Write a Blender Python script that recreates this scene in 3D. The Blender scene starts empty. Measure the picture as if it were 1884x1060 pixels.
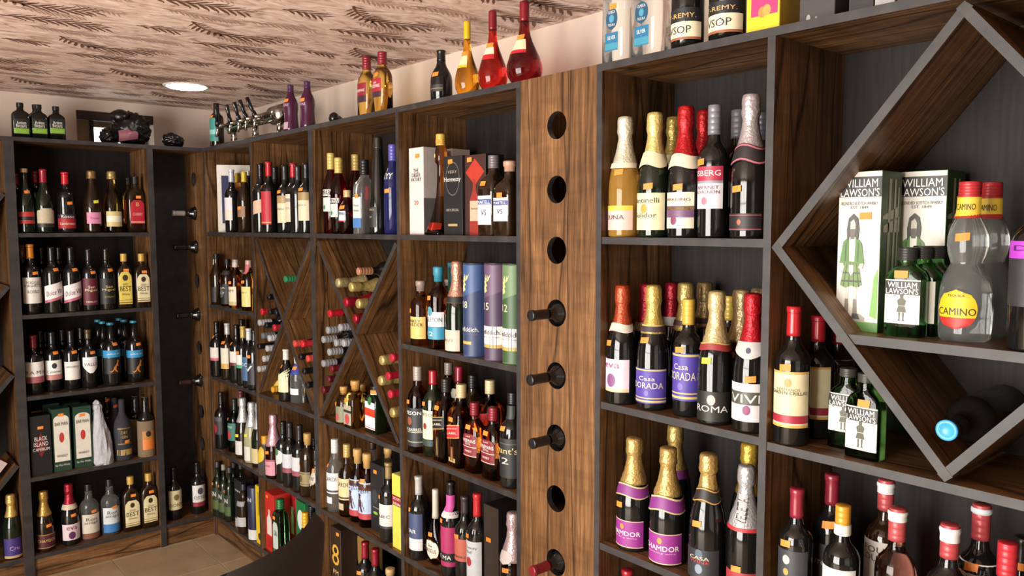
import bpy, bmesh, math, random
from mathutils import Vector, Matrix
random.seed(7)
PI = math.pi
scene = bpy.context.scene
COLL = scene.collection

# ------------------------------------------------------------ camera, world, lights, exposure
cam_d = bpy.data.cameras.new('camera')
cam_d.sensor_width = 36.0
cam_d.lens = 36.0 * 1456.4 / 1884.0
cam_d.clip_start = 0.02
cam = bpy.data.objects.new('camera', cam_d)
COLL.objects.link(cam)
_R, _U, _F = Vector((0.75842, -0.65176, -0.00200)), Vector((0.05263, 0.05818, 0.99692)), Vector((0.64964, 0.75620, -0.07841))
_F.normalize(); _R = (_R - _F * _R.dot(_F)).normalized(); _U = _R.cross(_F)
_m = Matrix((_R, _U, -_F)).transposed().to_4x4()
_m.translation = (0, 0, 1.66725)
cam.matrix_world = _m
scene.camera = cam

world = bpy.data.worlds.new('sky'); scene.world = world; world.use_nodes = True
_bg = world.node_tree.nodes['Background']
_bg.inputs['Color'].default_value = (0.80, 0.90, 1.0, 1); _bg.inputs['Strength'].default_value = 1.6

vs = scene.view_settings
vs.view_transform = 'Standard'; vs.look = 'None'; vs.gamma = 1.0; vs.use_curve_mapping = False
vs.exposure = 0.74
scene.cycles.use_denoising = True
scene.cycles.max_bounces = 10; scene.cycles.transmission_bounces = 8; scene.cycles.glossy_bounces = 4
scene.cycles.caustics_reflective = False
scene.cycles.sample_clamp_indirect = 6.0

def area_light(name, loc, rot, sx, sy, power, color):
    d = bpy.data.lights.new(name, 'AREA'); d.shape = 'RECTANGLE'; d.size = sx; d.size_y = sy
    d.energy = power; d.color = color
    o = bpy.data.objects.new(name, d); o.location = loc; o.rotation_euler = rot; COLL.objects.link(o)
    return o
# daylight entering by the shop windows: behind the viewer and in the left wall
area_light('window_daylight', (-0.35, -2.14, 1.15), (PI/2, 0, PI), 2.2, 2.1, 60, (1.0, 0.965, 0.92))
area_light('window_daylight', (-2.14, 1.2, 1.15), (PI/2, 0, -PI/2), 2.4, 2.1, 225, (1.0, 0.96, 0.90))

# ------------------------------------------------------------ materials
def lin(h):
    v = [int(h[i:i+2], 16) / 255 for i in (1, 3, 5)]
    return tuple(c / 12.92 if c <= 0.04045 else ((c + 0.055) / 1.055) ** 2.4 for c in v) + (1.0,)
_mats = {}
def new_mat(name):
    m = bpy.data.materials.new(name); m.use_nodes = True
    return m, m.node_tree.nodes, m.node_tree.links, m.node_tree.nodes['Principled BSDF']
def paint(h, rough=0.5, metal=0.0, bump=0.0, coat=0.0):
    k = (h, rough, metal, bump, coat)
    if k not in _mats:
        m, N, L, p = new_mat('paint_' + h[1:])
        # slight procedural mottling so that no surface is perfectly flat in tone
        tc = N.new('ShaderNodeTexCoord'); no = N.new('ShaderNodeTexNoise'); no.inputs['Scale'].default_value = 55.0
        mx = N.new('ShaderNodeMixRGB'); mx.blend_type = 'MULTIPLY'; mx.inputs[0].default_value = 0.22
        mx.inputs[1].default_value = lin(h)
        L.new(tc.outputs['Object'], no.inputs['Vector']); L.new(no.outputs['Fac'], mx.inputs[2]); L.new(mx.outputs[0], p.inputs['Base Color'])
        p.inputs['Roughness'].default_value = rough; p.inputs['Metallic'].default_value = metal
        p.inputs['Coat Weight'].default_value = coat
        if bump:
            n2 = N.new('ShaderNodeTexNoise'); n2.inputs['Scale'].default_value = 160.0; n2.inputs['Detail'].default_value = 3
            b = N.new('ShaderNodeBump'); b.inputs['Strength'].default_value = bump; b.inputs['Distance'].default_value = 0.004
            L.new(tc.outputs['Object'], n2.inputs['Vector']); L.new(n2.outputs['Fac'], b.inputs['Height']); L.new(b.outputs['Normal'], p.inputs['Normal'])
        _mats[k] = m
    return _mats[k]
def glass(key):
    if ('glass', key) in _mats: return _mats[('glass', key)]
    spec = dict(blk=((.006,.006,.006),0,.05), grn=((.006,.010,.005),0,.05), brn=((.014,.007,.003),0,.05), prp=((.055,.008,.034),0,.15),
        milk=((.42,.40,.24),.25,.1), clr=((.84,.87,.86),.945,.02), amb=((.60,.20,.035),1,.02), brnl=((.36,.10,.025),1,.02), gold=((.88,.58,.14),1,.02),  # clr: slight white haze in the colour stands in for window light
        goldg=((.50,.27,.05),.6,.04), orr=((.88,.38,.03),1,.02), redl=((.58,.022,.016),1,.02), dredl=((.45,.01,.012),1,.02), dred=((.20,.010,.012),1,.02),
        rose=((.72,.30,.24),1,.03), grng=((.10,.34,.10),1,.03), bluv=((.022,.026,.13),.5,.05))
    spec['or'] = spec['orr']
    c, tr, ro = spec[key]
    m, N, L, p = new_mat('glass_' + key)
    # faint smudges on the glass
    tc = N.new('ShaderNodeTexCoord'); no = N.new('ShaderNodeTexNoise'); no.inputs['Scale'].default_value = 30.0
    mr = N.new('ShaderNodeMapRange'); mr.inputs['To Min'].default_value = ro; mr.inputs['To Max'].default_value = ro + 0.05
    L.new(tc.outputs['Object'], no.inputs['Vector']); L.new(no.outputs['Fac'], mr.inputs['Value']); L.new(mr.outputs[0], p.inputs['Roughness'])
    p.inputs['Base Color'].default_value = c + (1,); p.inputs['Transmission Weight'].default_value = tr
    p.inputs['IOR'].default_value = 1.36 if tr else 1.5
    _mats[('glass', key)] = m
    return m
def wood(axis, tone=.90):
    k = ('wood', axis, tone)
    if k in _mats: return _mats[k]
    m, N, L, p = new_mat('rustic_wood_' + axis)
    tc = N.new('ShaderNodeTexCoord'); oi = N.new('ShaderNodeObjectInfo')
    off = N.new('ShaderNodeVectorMath'); off.operation = 'ADD'
    comb = N.new('ShaderNodeCombineXYZ'); rnd = N.new('ShaderNodeMath'); rnd.operation = 'MULTIPLY'; rnd.inputs[1].default_value = 7.0
    L.new(oi.outputs['Random'], rnd.inputs[0])
    for i in range(3): L.new(rnd.outputs[0], comb.inputs[i])
    L.new(tc.outputs['Object'], off.inputs[0]); L.new(comb.outputs[0], off.inputs[1])
    def scaled(across, along):
        mp = N.new('ShaderNodeMapping'); s = [across] * 3; s['xyz'.index(axis)] = along
        mp.inputs['Scale'].default_value = s; L.new(off.outputs[0], mp.inputs['Vector']); return mp
    def noise(mp, sc, det, dist=0.0):
        n = N.new('ShaderNodeTexNoise'); n.inputs['Scale'].default_value = sc; n.inputs['Detail'].default_value = det
        n.inputs['Distortion'].default_value = dist; L.new(mp.outputs[0], n.inputs['Vector']); return n
    grain = noise(scaled(95, 4), 1.0, 6, 0.5); patch = noise(scaled(11, 2.6), 1.0, 4, 0.8); fine = noise(scaled(380, 14), 1.0, 2)
    cracks = N.new('ShaderNodeTexVoronoi'); cracks.feature = 'DISTANCE_TO_EDGE'; cracks.inputs['Scale'].default_value = 1.0
    wob = noise(scaled(5, 1.2), 1.0, 2); wv = N.new('ShaderNodeVectorMath'); wv.operation = 'MULTIPLY_ADD'; wv.inputs[1].default_value = (0.9, 0.9, 0.9); L.new(wob.outputs['Color'], wv.inputs[0]); L.new(scaled(11, 0.45).outputs[0], wv.inputs[2]); L.new(wv.outputs[0], cracks.inputs['Vector'])
    crr = N.new('ShaderNodeMapRange'); crr.inputs['From Max'].default_value = 0.034; L.new(cracks.outputs['Distance'], crr.inputs['Value'])
    saw = noise(scaled(6, 34), 1.0, 2, 0.3)
    ramp = N.new('ShaderNodeValToRGB'); e = ramp.color_ramp.elements
    e[0].position = 0.32; e[0].color = (0.040*tone, 0.0175*tone, 0.0068*tone, 1)
    e[1].position = 0.72; e[1].color = (0.330*tone, 0.170*tone, 0.070*tone, 1)
    mid = e.new(0.52); mid.color = (0.150*tone, 0.070*tone, 0.026*tone, 1)
    mixa = N.new('ShaderNodeMath'); mixa.operation = 'MULTIPLY_ADD'; mixa.inputs[1].default_value = 0.50
    L.new(grain.outputs['Fac'], mixa.inputs[0])
    mixb = N.new('ShaderNodeMath'); mixb.operation = 'MULTIPLY_ADD'; mixb.inputs[1].default_value = 0.42; mixb.inputs[2].default_value = -0.12
    L.new(patch.outputs['Fac'], mixb.inputs[0])
    mixc = N.new('ShaderNodeMath'); mixc.operation = 'MULTIPLY_ADD'; mixc.inputs[1].default_value = 0.30
    L.new(fine.outputs['Fac'], mixc.inputs[0]); L.new(mixb.outputs[0], mixc.inputs[2]); L.new(mixc.outputs[0], mixa.inputs[2])
    L.new(mixa.outputs[0], ramp.inputs['Fac'])
    mul = N.new('ShaderNodeMixRGB'); mul.blend_type = 'MULTIPLY'; mul.inputs[0].default_value = 0.78
    L.new(ramp.outputs['Color'], mul.inputs[1]); L.new(crr.outputs[0], mul.inputs[2])
    sr = N.new('ShaderNodeMapRange'); sr.inputs['From Min'].default_value = 0.38; sr.inputs['From Max'].default_value = 0.52; sr.inputs['To Min'].default_value = 0.84
    L.new(saw.outputs['Fac'], sr.inputs['Value'])
    mul2 = N.new('ShaderNodeMixRGB'); mul2.blend_type = 'MULTIPLY'; mul2.inputs[0].default_value = 1.0
    L.new(mul.outputs[0], mul2.inputs[1]); L.new(sr.outputs[0], mul2.inputs[2])
    L.new(mul2.outputs[0], p.inputs['Base Color'])
    p.inputs['Roughness'].default_value = 0.38; p.inputs['Specular IOR Level'].default_value = 0.4
    b = N.new('ShaderNodeBump'); b.inputs['Strength'].default_value = 0.25; b.inputs['Distance'].default_value = 0.002
    L.new(mixa.outputs[0], b.inputs['Height']); L.new(b.outputs['Normal'], p.inputs['Normal'])
    _mats[k] = m
    return m
def charcoal(fine_axis=None, col='#302d2e', rough=0.5, spec=0.4):
    k = ('charcoal', fine_axis, col)
    if k in _mats: return _mats[k]
    m, N, L, p = new_mat('charcoal_laminate')
    tc = N.new('ShaderNodeTexCoord'); mp = N.new('ShaderNodeMapping'); no = N.new('ShaderNodeTexNoise')
    s = [150, 150, 150]
    if fine_axis: s['xyz'.index(fine_axis)] = 6
    else: s = [22, 22, 22]
    mp.inputs['Scale'].default_value = s; no.inputs['Scale'].default_value = 1.0; no.inputs['Detail'].default_value = 4
    ramp = N.new('ShaderNodeValToRGB'); c = lin(col)
    ramp.color_ramp.elements[0].position = 0.3; ramp.color_ramp.elements[1].position = 0.75
    ramp.color_ramp.elements[0].color = (c[0]*.55, c[1]*.55, c[2]*.55, 1); ramp.color_ramp.elements[1].color = (c[0]*1.35, c[1]*1.33, c[2]*1.3, 1)
    L.new(tc.outputs['Object'], mp.inputs['Vector']); L.new(mp.outputs[0], no.inputs['Vector']); L.new(no.outputs['Fac'], ramp.inputs['Fac']); L.new(ramp.outputs[0], p.inputs['Base Color'])
    p.inputs['Roughness'].default_value = rough; p.inputs['Specular IOR Level'].default_value = spec
    b = N.new('ShaderNodeBump'); b.inputs['Strength'].default_value = 0.2; b.inputs['Distance'].default_value = 0.001
    L.new(no.outputs['Fac'], b.inputs['Height']); L.new(b.outputs['Normal'], p.inputs['Normal'])
    _mats[k] = m
    return m
EDGE = charcoal()
BACK = charcoal('z', '#1d1817', .62, .2)
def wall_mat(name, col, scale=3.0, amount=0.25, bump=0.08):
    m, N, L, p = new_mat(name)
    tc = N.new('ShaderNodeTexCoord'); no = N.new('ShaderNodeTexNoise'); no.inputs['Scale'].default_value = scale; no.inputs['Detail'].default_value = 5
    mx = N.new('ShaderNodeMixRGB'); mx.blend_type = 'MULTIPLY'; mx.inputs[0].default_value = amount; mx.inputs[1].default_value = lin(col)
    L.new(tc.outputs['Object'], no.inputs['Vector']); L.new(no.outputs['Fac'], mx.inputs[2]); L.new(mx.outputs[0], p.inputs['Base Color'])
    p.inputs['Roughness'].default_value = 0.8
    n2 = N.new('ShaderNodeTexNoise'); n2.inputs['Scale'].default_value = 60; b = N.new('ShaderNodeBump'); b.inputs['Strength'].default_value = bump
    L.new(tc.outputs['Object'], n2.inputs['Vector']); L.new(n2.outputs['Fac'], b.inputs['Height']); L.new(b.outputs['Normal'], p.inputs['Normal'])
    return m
def ceiling_mat():
    m, N, L, p = new_mat('marbled_ceiling_paper')
    tc = N.new('ShaderNodeTexCoord'); mp = N.new('ShaderNodeMapping'); mp.inputs['Scale'].default_value = (4.5, 9, 1)
    no = N.new('ShaderNodeTexNoise'); no.inputs['Scale'].default_value = 1.6; no.inputs['Detail'].default_value = 6; no.inputs['Distortion'].default_value = 2.6
    ramp = N.new('ShaderNodeValToRGB'); e = ramp.color_ramp.elements
    e[0].position = .32; e[0].color = lin('#a98a7a'); e[1].position = .68; e[1].color = lin('#efdcd0'); x = e.new(.46); x.color = lin('#d6b9aa'); y = e.new(.58); y.color = lin('#e2c7b9')
    L.new(tc.outputs['Object'], mp.inputs['Vector']); L.new(mp.outputs[0], no.inputs['Vector']); L.new(no.outputs['Fac'], ramp.inputs['Fac']); L.new(ramp.outputs[0], p.inputs['Base Color'])
    p.inputs['Roughness'].default_value = 0.62
    return m
def emitter(name, col, strength):
    m, N, L, p = new_mat(name)
    p.inputs['Base Color'].default_value = (.9, .9, .9, 1); p.inputs['Emission Color'].default_value = col; p.inputs['Emission Strength'].default_value = strength
    return m

# ------------------------------------------------------------ helpers
def link(name, verts, faces, mats, parent=None, smooth=False, idx=None, loc=None, rot=None):
    me = bpy.data.meshes.new(name); me.from_pydata(verts, [], faces)
    for m in (mats if isinstance(mats, (list, tuple)) else [mats]): me.materials.append(m)
    if idx: me.polygons.foreach_set('material_index', idx)
    if smooth: me.polygons.foreach_set('use_smooth', [True] * len(me.polygons))
    me.update()
    o = bpy.data.objects.new(name, me); COLL.objects.link(o)
    if parent: o.parent = parent
    if loc: o.location = loc
    if rot: o.rotation_euler = rot
    return o
def tag_thing(o, label, cat, group=None, kind=None):
    if label: o['label'] = label
    if cat: o['category'] = cat
    if group: o['group'] = group
    if kind: o['kind'] = kind
    return o
def root(name, loc, rotz, label, cat, group=None):
    o = bpy.data.objects.new(name, None); o.empty_display_size = 0.05; COLL.objects.link(o)
    o.location = loc; o.rotation_euler = (0, 0, rotz)
    return tag_thing(o, label, cat, group)
BOXF = [(0,1,3,2),(4,6,7,5),(0,4,5,1),(2,3,7,6),(0,2,6,4),(1,5,7,3)]   # -x +x -y +y -z +z
def boxv(x0, x1, y0, y1, z0, z1):
    return [(x, y, z) for x in (x0, x1) for y in (y0, y1) for z in (z0, z1)]
def box(name, b, mats, parent=None, idx=None):
    """axis aligned box, origin at its centre; b = x0,x1,y0,y1,z0,z1"""
    c = [(b[i] + b[i+1]) / 2 for i in (0, 2, 4)]
    v = boxv(b[0]-c[0], b[1]-c[0], b[2]-c[1], b[3]-c[1], b[4]-c[2], b[5]-c[2])
    return link(name, v, BOXF, mats, parent, idx=idx, loc=c)
def bevel_box(name, b, mat, parent=None, bev=0.004, seg=2, loc=None):
    bm = bmesh.new(); vs_ = [bm.verts.new(p) for p in boxv(*b)]
    for f in BOXF: bm.faces.new([vs_[i] for i in f])
    bmesh.ops.recalc_face_normals(bm, faces=bm.faces)
    bmesh.ops.bevel(bm, geom=bm.edges[:], offset=bev, segments=seg, affect='EDGES', profile=0.6)
    me = bpy.data.meshes.new(name); bm.to_mesh(me); bm.free(); me.materials.append(mat)
    me.polygons.foreach_set('use_smooth', [False] * len(me.polygons))
    o = bpy.data.objects.new(name, me); COLL.objects.link(o)
    if parent: o.parent = parent
    if loc: o.location = loc
    return o
def lathe(prof, seg=24, sec=None, jit=0.0, cap_top=True):
    """prof = [(z, r)]; sec(r, z, a) -> (x, y)"""
    V = []; F = []
    for (z, r) in prof:
        for k in range(seg):
            a = 2 * PI * k / seg
            x, y = sec(r, z, a) if sec else (r * math.cos(a), r * math.sin(a))
            if jit: q = 1 + random.uniform(-jit, jit); x *= q; y *= q
            V.append((x, y, z))
    n = len(prof)
    for i in range(n - 1):
        for k in range(seg):
            F.append((i*seg + k, i*seg + (k+1) % seg, (i+1)*seg + (k+1) % seg, (i+1)*seg + k))
    F.append(tuple(reversed(range(seg))))
    if cap_top: F.append(tuple((n-1)*seg + k for k in range(seg)))
    return V, F
def tube_between(a, b, r0, r1, seg=12):
    a, b = Vector(a), Vector(b); d = (b - a).normalized()
    u = d.orthogonal().normalized(); w = d.cross(u)
    V = []; F = []
    for (p, r) in ((a, r0), (b, r1)):
        for k in range(seg):
            t = 2 * PI * k / seg; V.append(tuple(p + u * (r * math.cos(t)) + w * (r * math.sin(t))))
    for k in range(seg): F.append((k, (k+1) % seg, seg + (k+1) % seg, seg + k))
    F.append(tuple(reversed(range(seg)))); F.append(tuple(range(seg, 2*seg)))
    return V, F
def merge(*parts):
    V = []; F = []
    for v, f in parts:
        n = len(V); V += v; F += [tuple(i + n for i in q) for q in f]
    return V, F

# ------------------------------------------------------------ lettering: glyphs as thin flat meshes
_txt = {}
def glyphs(s):
    if s not in _txt:
        cu = bpy.data.curves.new('lettering', 'FONT'); cu.body = s; cu.resolution_u = 2; cu.offset = 0.0
        ob = bpy.data.objects.new('lettering', cu)
        me = ob.to_mesh()
        V = [(v.co.x, v.co.y) for v in me.vertices]; F = [tuple(p.vertices) for p in me.polygons]
        ob.to_mesh_clear(); bpy.data.objects.remove(ob); bpy.data.curves.remove(cu)
        if not V: V, F = [(0, 0), (1, 0), (0, 1)], [(0, 1, 2)]
        x0 = min(v[0] for v in V); x1 = max(v[0] for v in V); y0 = min(v[1] for v in V); y1 = max(v[1] for v in V)
        V = [((v[0]-x0)/(x1-x0) - .5, (v[1]-y0)/(y1-y0) - .5) for v in V]
        bm = bmesh.new(); bv = [bm.verts.new((x, y, 0)) for x, y in V]
        for f in F:
            try: bm.faces.new([bv[i] for i in f])
            except ValueError: pass
        for k in range(1, 8):
            bmesh.ops.bisect_plane(bm, geom=bm.verts[:] + bm.edges[:] + bm.faces[:], plane_co=(-.5 + k/8, 0, 0), plane_no=(1, 0, 0))
        bm.verts.index_update()
        _txt[s] = ([(v.co.x, v.co.y) for v in bm.verts], [tuple(v.index for v in f.verts) for f in bm.faces]); bm.free()
    return _txt[s]
FIGS = {  # flat printed emblems, unit square outlines
 'kangaroo': [[(.05,.18),(.22,.10),(.40,.22),(.46,.40),(.58,.52),(.72,.70),(.74,.86),(.80,.98),(.83,.88),(.96,.84),(.86,.76),(.80,.60),(.86,.48),(.80,.46),(.72,.54),(.66,.40),(.64,.24),(.78,.06),(.72,.02),(.54,.14),(.50,.26),(.44,.14),(.24,.02)]],
 'kilt': [[(.40,.86),(.60,.86),(.62,.99),(.50,1.02),(.38,.99)],[(.30,.60),(.22,.78),(.36,.86),(.64,.86),(.78,.78),(.70,.60)],[(.30,.58),(.70,.58),(.80,.36),(.20,.36)],[(.32,.35),(.44,.35),(.42,.10),(.46,.04),(.28,.04),(.34,.10)],[(.56,.35),(.68,.35),(.66,.10),(.74,.04),(.55,.04),(.58,.10)]],
 'strider': [[(.45,.88),(.60,.88),(.60,1.0),(.45,1.0)],[(.38,.55),(.42,.86),(.62,.86),(.68,.55)],[(.40,.54),(.52,.54),(.30,.02),(.16,.02)],[(.52,.54),(.66,.54),(.86,.02),(.72,.02)]],
 'captain': [[(.40,.74),(.62,.74),(.60,.86),(.70,.90),(.50,.99),(.30,.90),(.42,.86)],[(.30,.40),(.34,.72),(.66,.72),(.72,.40)],[(.30,.40),(.46,.40),(.34,.16),(.20,.16)],[(.50,.40),(.68,.40),(.80,.16),(.64,.16)],[(.72,.60),(.92,.20),(.95,.22),(.76,.64)]],
 'diamond': [[(.5,0),(1,.5),(.5,1),(0,.5)]],
 'bottle': [[(.0,.0),(1,.0),(1,.62),(.66,.80),(.62,1.0),(.38,1.0),(.34,.80),(.0,.62)]],
 'stag': [[(.30,.0),(.62,.12),(.50,.30),(.66,.38),(.52,.50),(.62,.70),(.50,.95),(.46,.72),(.36,.80),(.40,.56),(.24,.62),(.34,.44),(.26,.24)],[(.62,.56),(.80,.66),(.98,.96),(.78,.78),(.72,.92),(.68,.70)]],
}
def grid_patch(nu, nv, fn):
    V = [fn(-1 + 2*i/nu, j/nv) for j in range(nv+1) for i in range(nu+1)]
    F = [(j*(nu+1)+i, j*(nu+1)+i+1, (j+1)*(nu+1)+i+1, (j+1)*(nu+1)+i) for j in range(nv) for i in range(nu)]
    return V, F
def drape(polys, fn, step=.005):
    bm = bmesh.new()
    for poly in polys:
        try: bm.faces.new([bm.verts.new((x, z, 0)) for x, z in poly])
        except ValueError: pass
    bmesh.ops.triangulate(bm, faces=bm.faces[:])
    xs = [v.co.x for v in bm.verts]; x = min(xs) + step
    while x < max(xs):
        bmesh.ops.bisect_plane(bm, geom=bm.verts[:] + bm.edges[:] + bm.faces[:], plane_co=(x, 0, 0), plane_no=(1, 0, 0)); x += step
    bm.verts.index_update()
    V = [fn(v.co.x, v.co.y) for v in bm.verts]; F = [tuple(v.index for v in f.verts) for f in bm.faces]; bm.free()
    return V, F
def fan(poly):
    return [tuple(range(len(poly)))]

# ------------------------------------------------------------ bottles
PROFILES = {
 'bord': ([(0,.88),(.006,.96),(.018,1),(.58,1),(.615,.985),(.645,.93),(.672,.82),(.695,.66),(.715,.52),(.74,.425),(.78,.38),(.955,.36),(.957,.405),(.982,.405),(.985,.375),(1,.375)], None),
 'burg': ([(0,.88),(.008,.97),(.02,1),(.42,1),(.50,.96),(.57,.85),(.64,.67),(.70,.50),(.76,.41),(.85,.37),(.955,.36),(.957,.40),(.985,.40),(1,.38)], None),
 'champ': ([(0,.88),(.008,.97),(.02,1),(.38,1),(.46,.975),(.54,.89),(.62,.74),(.69,.58),(.76,.46),(.83,.395),(.90,.36),(.955,.35),(.957,.40),(.985,.40),(1,.34)], None),
 'whisky': ([(0,.92),(.01,1),(.58,1),(.64,.975),(.69,.88),(.73,.70),(.765,.50),(.79,.43),(.84,.40),(.90,.38),(1,.38)], None),
 'bacardi': ([(0,.92),(.01,1),(.52,1),(.58,.97),(.64,.86),(.69,.68),(.73,.52),(.77,.44),(.82,.40),(1,.38)], None),
 'vodka': ([(0,.92),(.01,1),(.54,1),(.60,.98),(.65,.90),(.69,.72),(.72,.50),(.75,.40),(.86,.38),(1,.38)], None),
 'slim': ([(0,.92),(.01,1),(.52,1),(.60,.96),(.66,.84),(.72,.64),(.77,.48),(.82,.42),(.90,.39),(1,.38)], None),
 'square': ([(0,.94),(.01,1),(.58,1),(.64,.96),(.69,.84),(.74,.60),(.78,.44),(.84,.40),(1,.38)], (5.0, 1.0)),
 'flask': ([(0,.94),(.01,1),(.60,1),(.67,.96),(.72,.84),(.76,.60),(.79,.42),(.84,.36),(1,.35)], (4.0, .60)),
 'flaskr': ([(0,.92),(.01,1),(.52,1),(.60,.97),(.66,.86),(.71,.64),(.75,.44),(.80,.36),(1,.34)], (2.6, .72)),
 'flask2': ([(0,.95),(.012,1),(.62,1),(.68,.95),(.73,.82),(.77,.62),(.80,.48),(.86,.44),(1,.44)], (5.0, .55)),
 'jager': ([(0,.95),(.01,1),(.66,1),(.71,.97),(.76,.86),(.80,.58),(.83,.42),(.87,.38),(1,.38)], (8.0, .62)),
 'mateus': ([(0,.42),(.01,.50),(.05,.72),(.12,.91),(.21,1),(.30,.97),(.39,.82),(.47,.60),(.54,.42),(.61,.31),(.70,.27),(1,.26)], (2.0, .65)),
 'tear': ([(0,.46),(.008,.54),(.04,.74),(.10,.92),(.17,1),(.25,.98),(.34,.85),(.43,.66),(.52,.47),(.60,.345),(.68,.285),(.76,.26),(1,.25)], None),
 'tall': ([(0,.96),(.008,1),(.12,1),(.40,.86),(.65,.66),(.85,.50),(.95,.44),(1,.42)], None),
 'swirl': ([(0,.90),(.01,1),(.10,1),(.25,.90),(.40,.86),(.52,.94),(.62,.92),(.70,.74),(.77,.52),(.84,.42),(.92,.38),(1,.40)], None),
 'camino': ([(0,.86),(.01,.94),(.04,.97),(.20,1),(.33,.96),(.41,.84),(.465,.66),(.485,.60),(.50,.61),(.54,.70),(.60,.755),(.66,.74),(.72,.64),(.77,.49),(.80,.41),(.84,.385),(1,.37)], None),
 'eiffel': ([(0,1),(.03,1),(.035,.92),(.10,.76),(.18,.62),(.28,.48),(.40,.37),(.52,.31),(.66,.285),(.70,.30),(.73,.44),(.80,.46),(.85,.40),(.88,.33),(1,.32)], (6.0, 1.0)),
 'cloth': ([(0,.94),(.02,1),(.45,1),(.55,.97),(.63,.86),(.70,.62),(.75,.42),(.80,.36),(.97,.35),(1,.30)], None),
 'burlap': ([(0,.95),(.01,1),(.60,.98),(.605,.93),(.66,.80),(.70,.60),(.74,.42),(.80,.37),(1,.36)], None),
}
def section(kind_sec, neck=0.42):
    if not kind_sec: return None
    n0, ratio = kind_sec
    def f(r, z, a, R):
        t = max(0.0, min(1.0, (r / R - neck) / (1 - neck - .12)))
        n = 2 + (n0 - 2) * t; q = 1 + (ratio - 1) * t
        c, s = math.cos(a), math.sin(a)
        return (r * math.copysign(abs(c) ** (2/n), c), r * q * math.copysign(abs(s) ** (2/n), s))
    return f
def prof_r(prof, z):
    for i in range(len(prof) - 1):
        if prof[i][0] <= z <= prof[i+1][0]:
            a, b = prof[i], prof[i+1]; t = (z - a[0]) / max(1e-6, b[0] - a[0]); return a[1] + (b[1] - a[1]) * t
    return prof[-1][1]
class Skin:
    """maps (x along the surface, z) to a point just outside the front of a bottle"""
    def __init__(s, prof, h, R, sec):
        s.p, s.h, s.R, s.sec = prof, h, R, sec
    def pt(s, x, z, off, k=0.0):
        r = prof_r(s.p, max(0.0, min(1.0, z / s.h))) * s.R
        if s.sec:
            n0, ratio = s.sec
            t = max(0.0, min(1.0, (r / s.R - .42) / .46)); n = 2 + (n0 - 2) * t; q = 1 + (ratio - 1) * t
            if n0 > 2.1:
                u = max(-.97, min(.97, x / r)); y = -r * q * (1 - abs(u) ** n) ** (1 / n)
                return (u * r * (1 + off / r), y - off, z)
            a = x / r + k; return ((r + off) * math.sin(a), -(r * q + off) * math.cos(a), z)
        a = x / r + k; r += off
        return (r * math.sin(a), -r * math.cos(a), z)
    def width(s, a, z):
        r = prof_r(s.p, z / s.h) * s.R
        return (a * r if (s.sec and s.sec[0] > 2.1) else math.radians(a) * r)
def shape_u(s, v):
    if s == 'oval': return math.sqrt(max(0.0, 1 - (2*v - 1) ** 2))
    if s == 'arch': return 1.0 if v < .78 else math.sqrt(max(.12, 1 - ((v - .78) / .26) ** 2))
    if s == 'shield': return 1.0 if v > .45 else max(.06, (v / .45)) ** .6
    if s == 'shieldup': return 1.0 - .42 * v
    return 1.0
def put_label(sk, L, parent, pname='label', ex=0.0):
    z0, z1 = L['z0'] * sk.h, L['z1'] * sk.h; zc = (z0 + z1) / 2
    W = sk.width(L['a'], zc) / 2; k = math.radians(L.get('k', 0)); s = L.get('s', 'rect'); H = z1 - z0
    def zz(u, v):
        z = z0 + H * v
        if s == 'tilt': z += u * H * .16
        if s == 'wave': z += H * .14 * math.cos(u * PI * 1.5)
        if s == 'vee' and v > .5: z += (abs(u) - .6) * H * .35 * (v - .5) * 2
        return z
    def full(u, v, off): return sk.pt(u * W * shape_u(s, v), zz(u, v), off, k)
    V, F = grid_patch(12, 8 if s in ('oval', 'arch', 'shield', 'vee') else 4, lambda u, v: full(u, v, .0006 + ex))
    lab = link(pname, V, F, paint(L['c'], .55), parent, smooth=True)
    for (f0, f1, c) in L.get('b', ()):
        V, F = grid_patch(12, 3, lambda u, v: full(u * .995, f0 + (f1 - f0) * v, .0009 + ex))
        link('label_band', V, F, paint(c, .5), lab, smooth=True)
    for (f, rr, c) in L.get('o', ()):     # round seals
        rad = rr * H * .8
        V, F = drape([[(rad * math.cos(2*PI*i/20) * .8, z0 + f * H + rad * math.sin(2*PI*i/20)) for i in range(20)]], lambda x, z: sk.pt(x, z, .0011 + ex, k))
        link('seal', V, F, paint(c, .5), lab)
    if 'fig' in L:
        fh = .62 * H if L['fig'] in ('kilt', 'captain') else .86 * H; fz = z0 + (.04 if L['fig'] in ('kilt',) else .10 if L['fig'] == 'captain' else .07) * H
        fw = min(W * 1.1, fh * (.55 if L['fig'] == 'kilt' else .9))
        V, F = drape([[((x - .5) * fw, fz + y * fh) for x, y in poly] for poly in FIGS[L['fig']]], lambda x, z: sk.pt(x, z, .0012, k))
        link('printed_figure', V, F, paint({'kangaroo': '#c87828', 'strider': '#c8a458', 'captain': '#4a2a30', 'kilt': '#4a4a38'}[L['fig']], .5), lab)
    for t in L.get('t', ()):
        s_, f, wf, hf, c = t
        gv, gf = glyphs(s_); w = 2 * W * wf; hh = H * hf
        tw = w
        V = [sk.pt(x * tw, z0 + f * H + y * hh + (x * H * .30 * wf if s == 'tilt' else 0), .0014 + ex, k) for x, y in gv]
        link('lettering', V, gf, paint(c, .5), lab)
    for s_, f, wf, c in L.get('v', ()):   # lettering that runs up the neck
        gv, gf = glyphs(s_)
        V = [sk.pt(-y * .022, z0 + H * (.5 + x * wf), .0014 + ex, k) for x, y in gv]
        link('lettering', V, gf, paint(c, .4), lab)
    return lab
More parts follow.
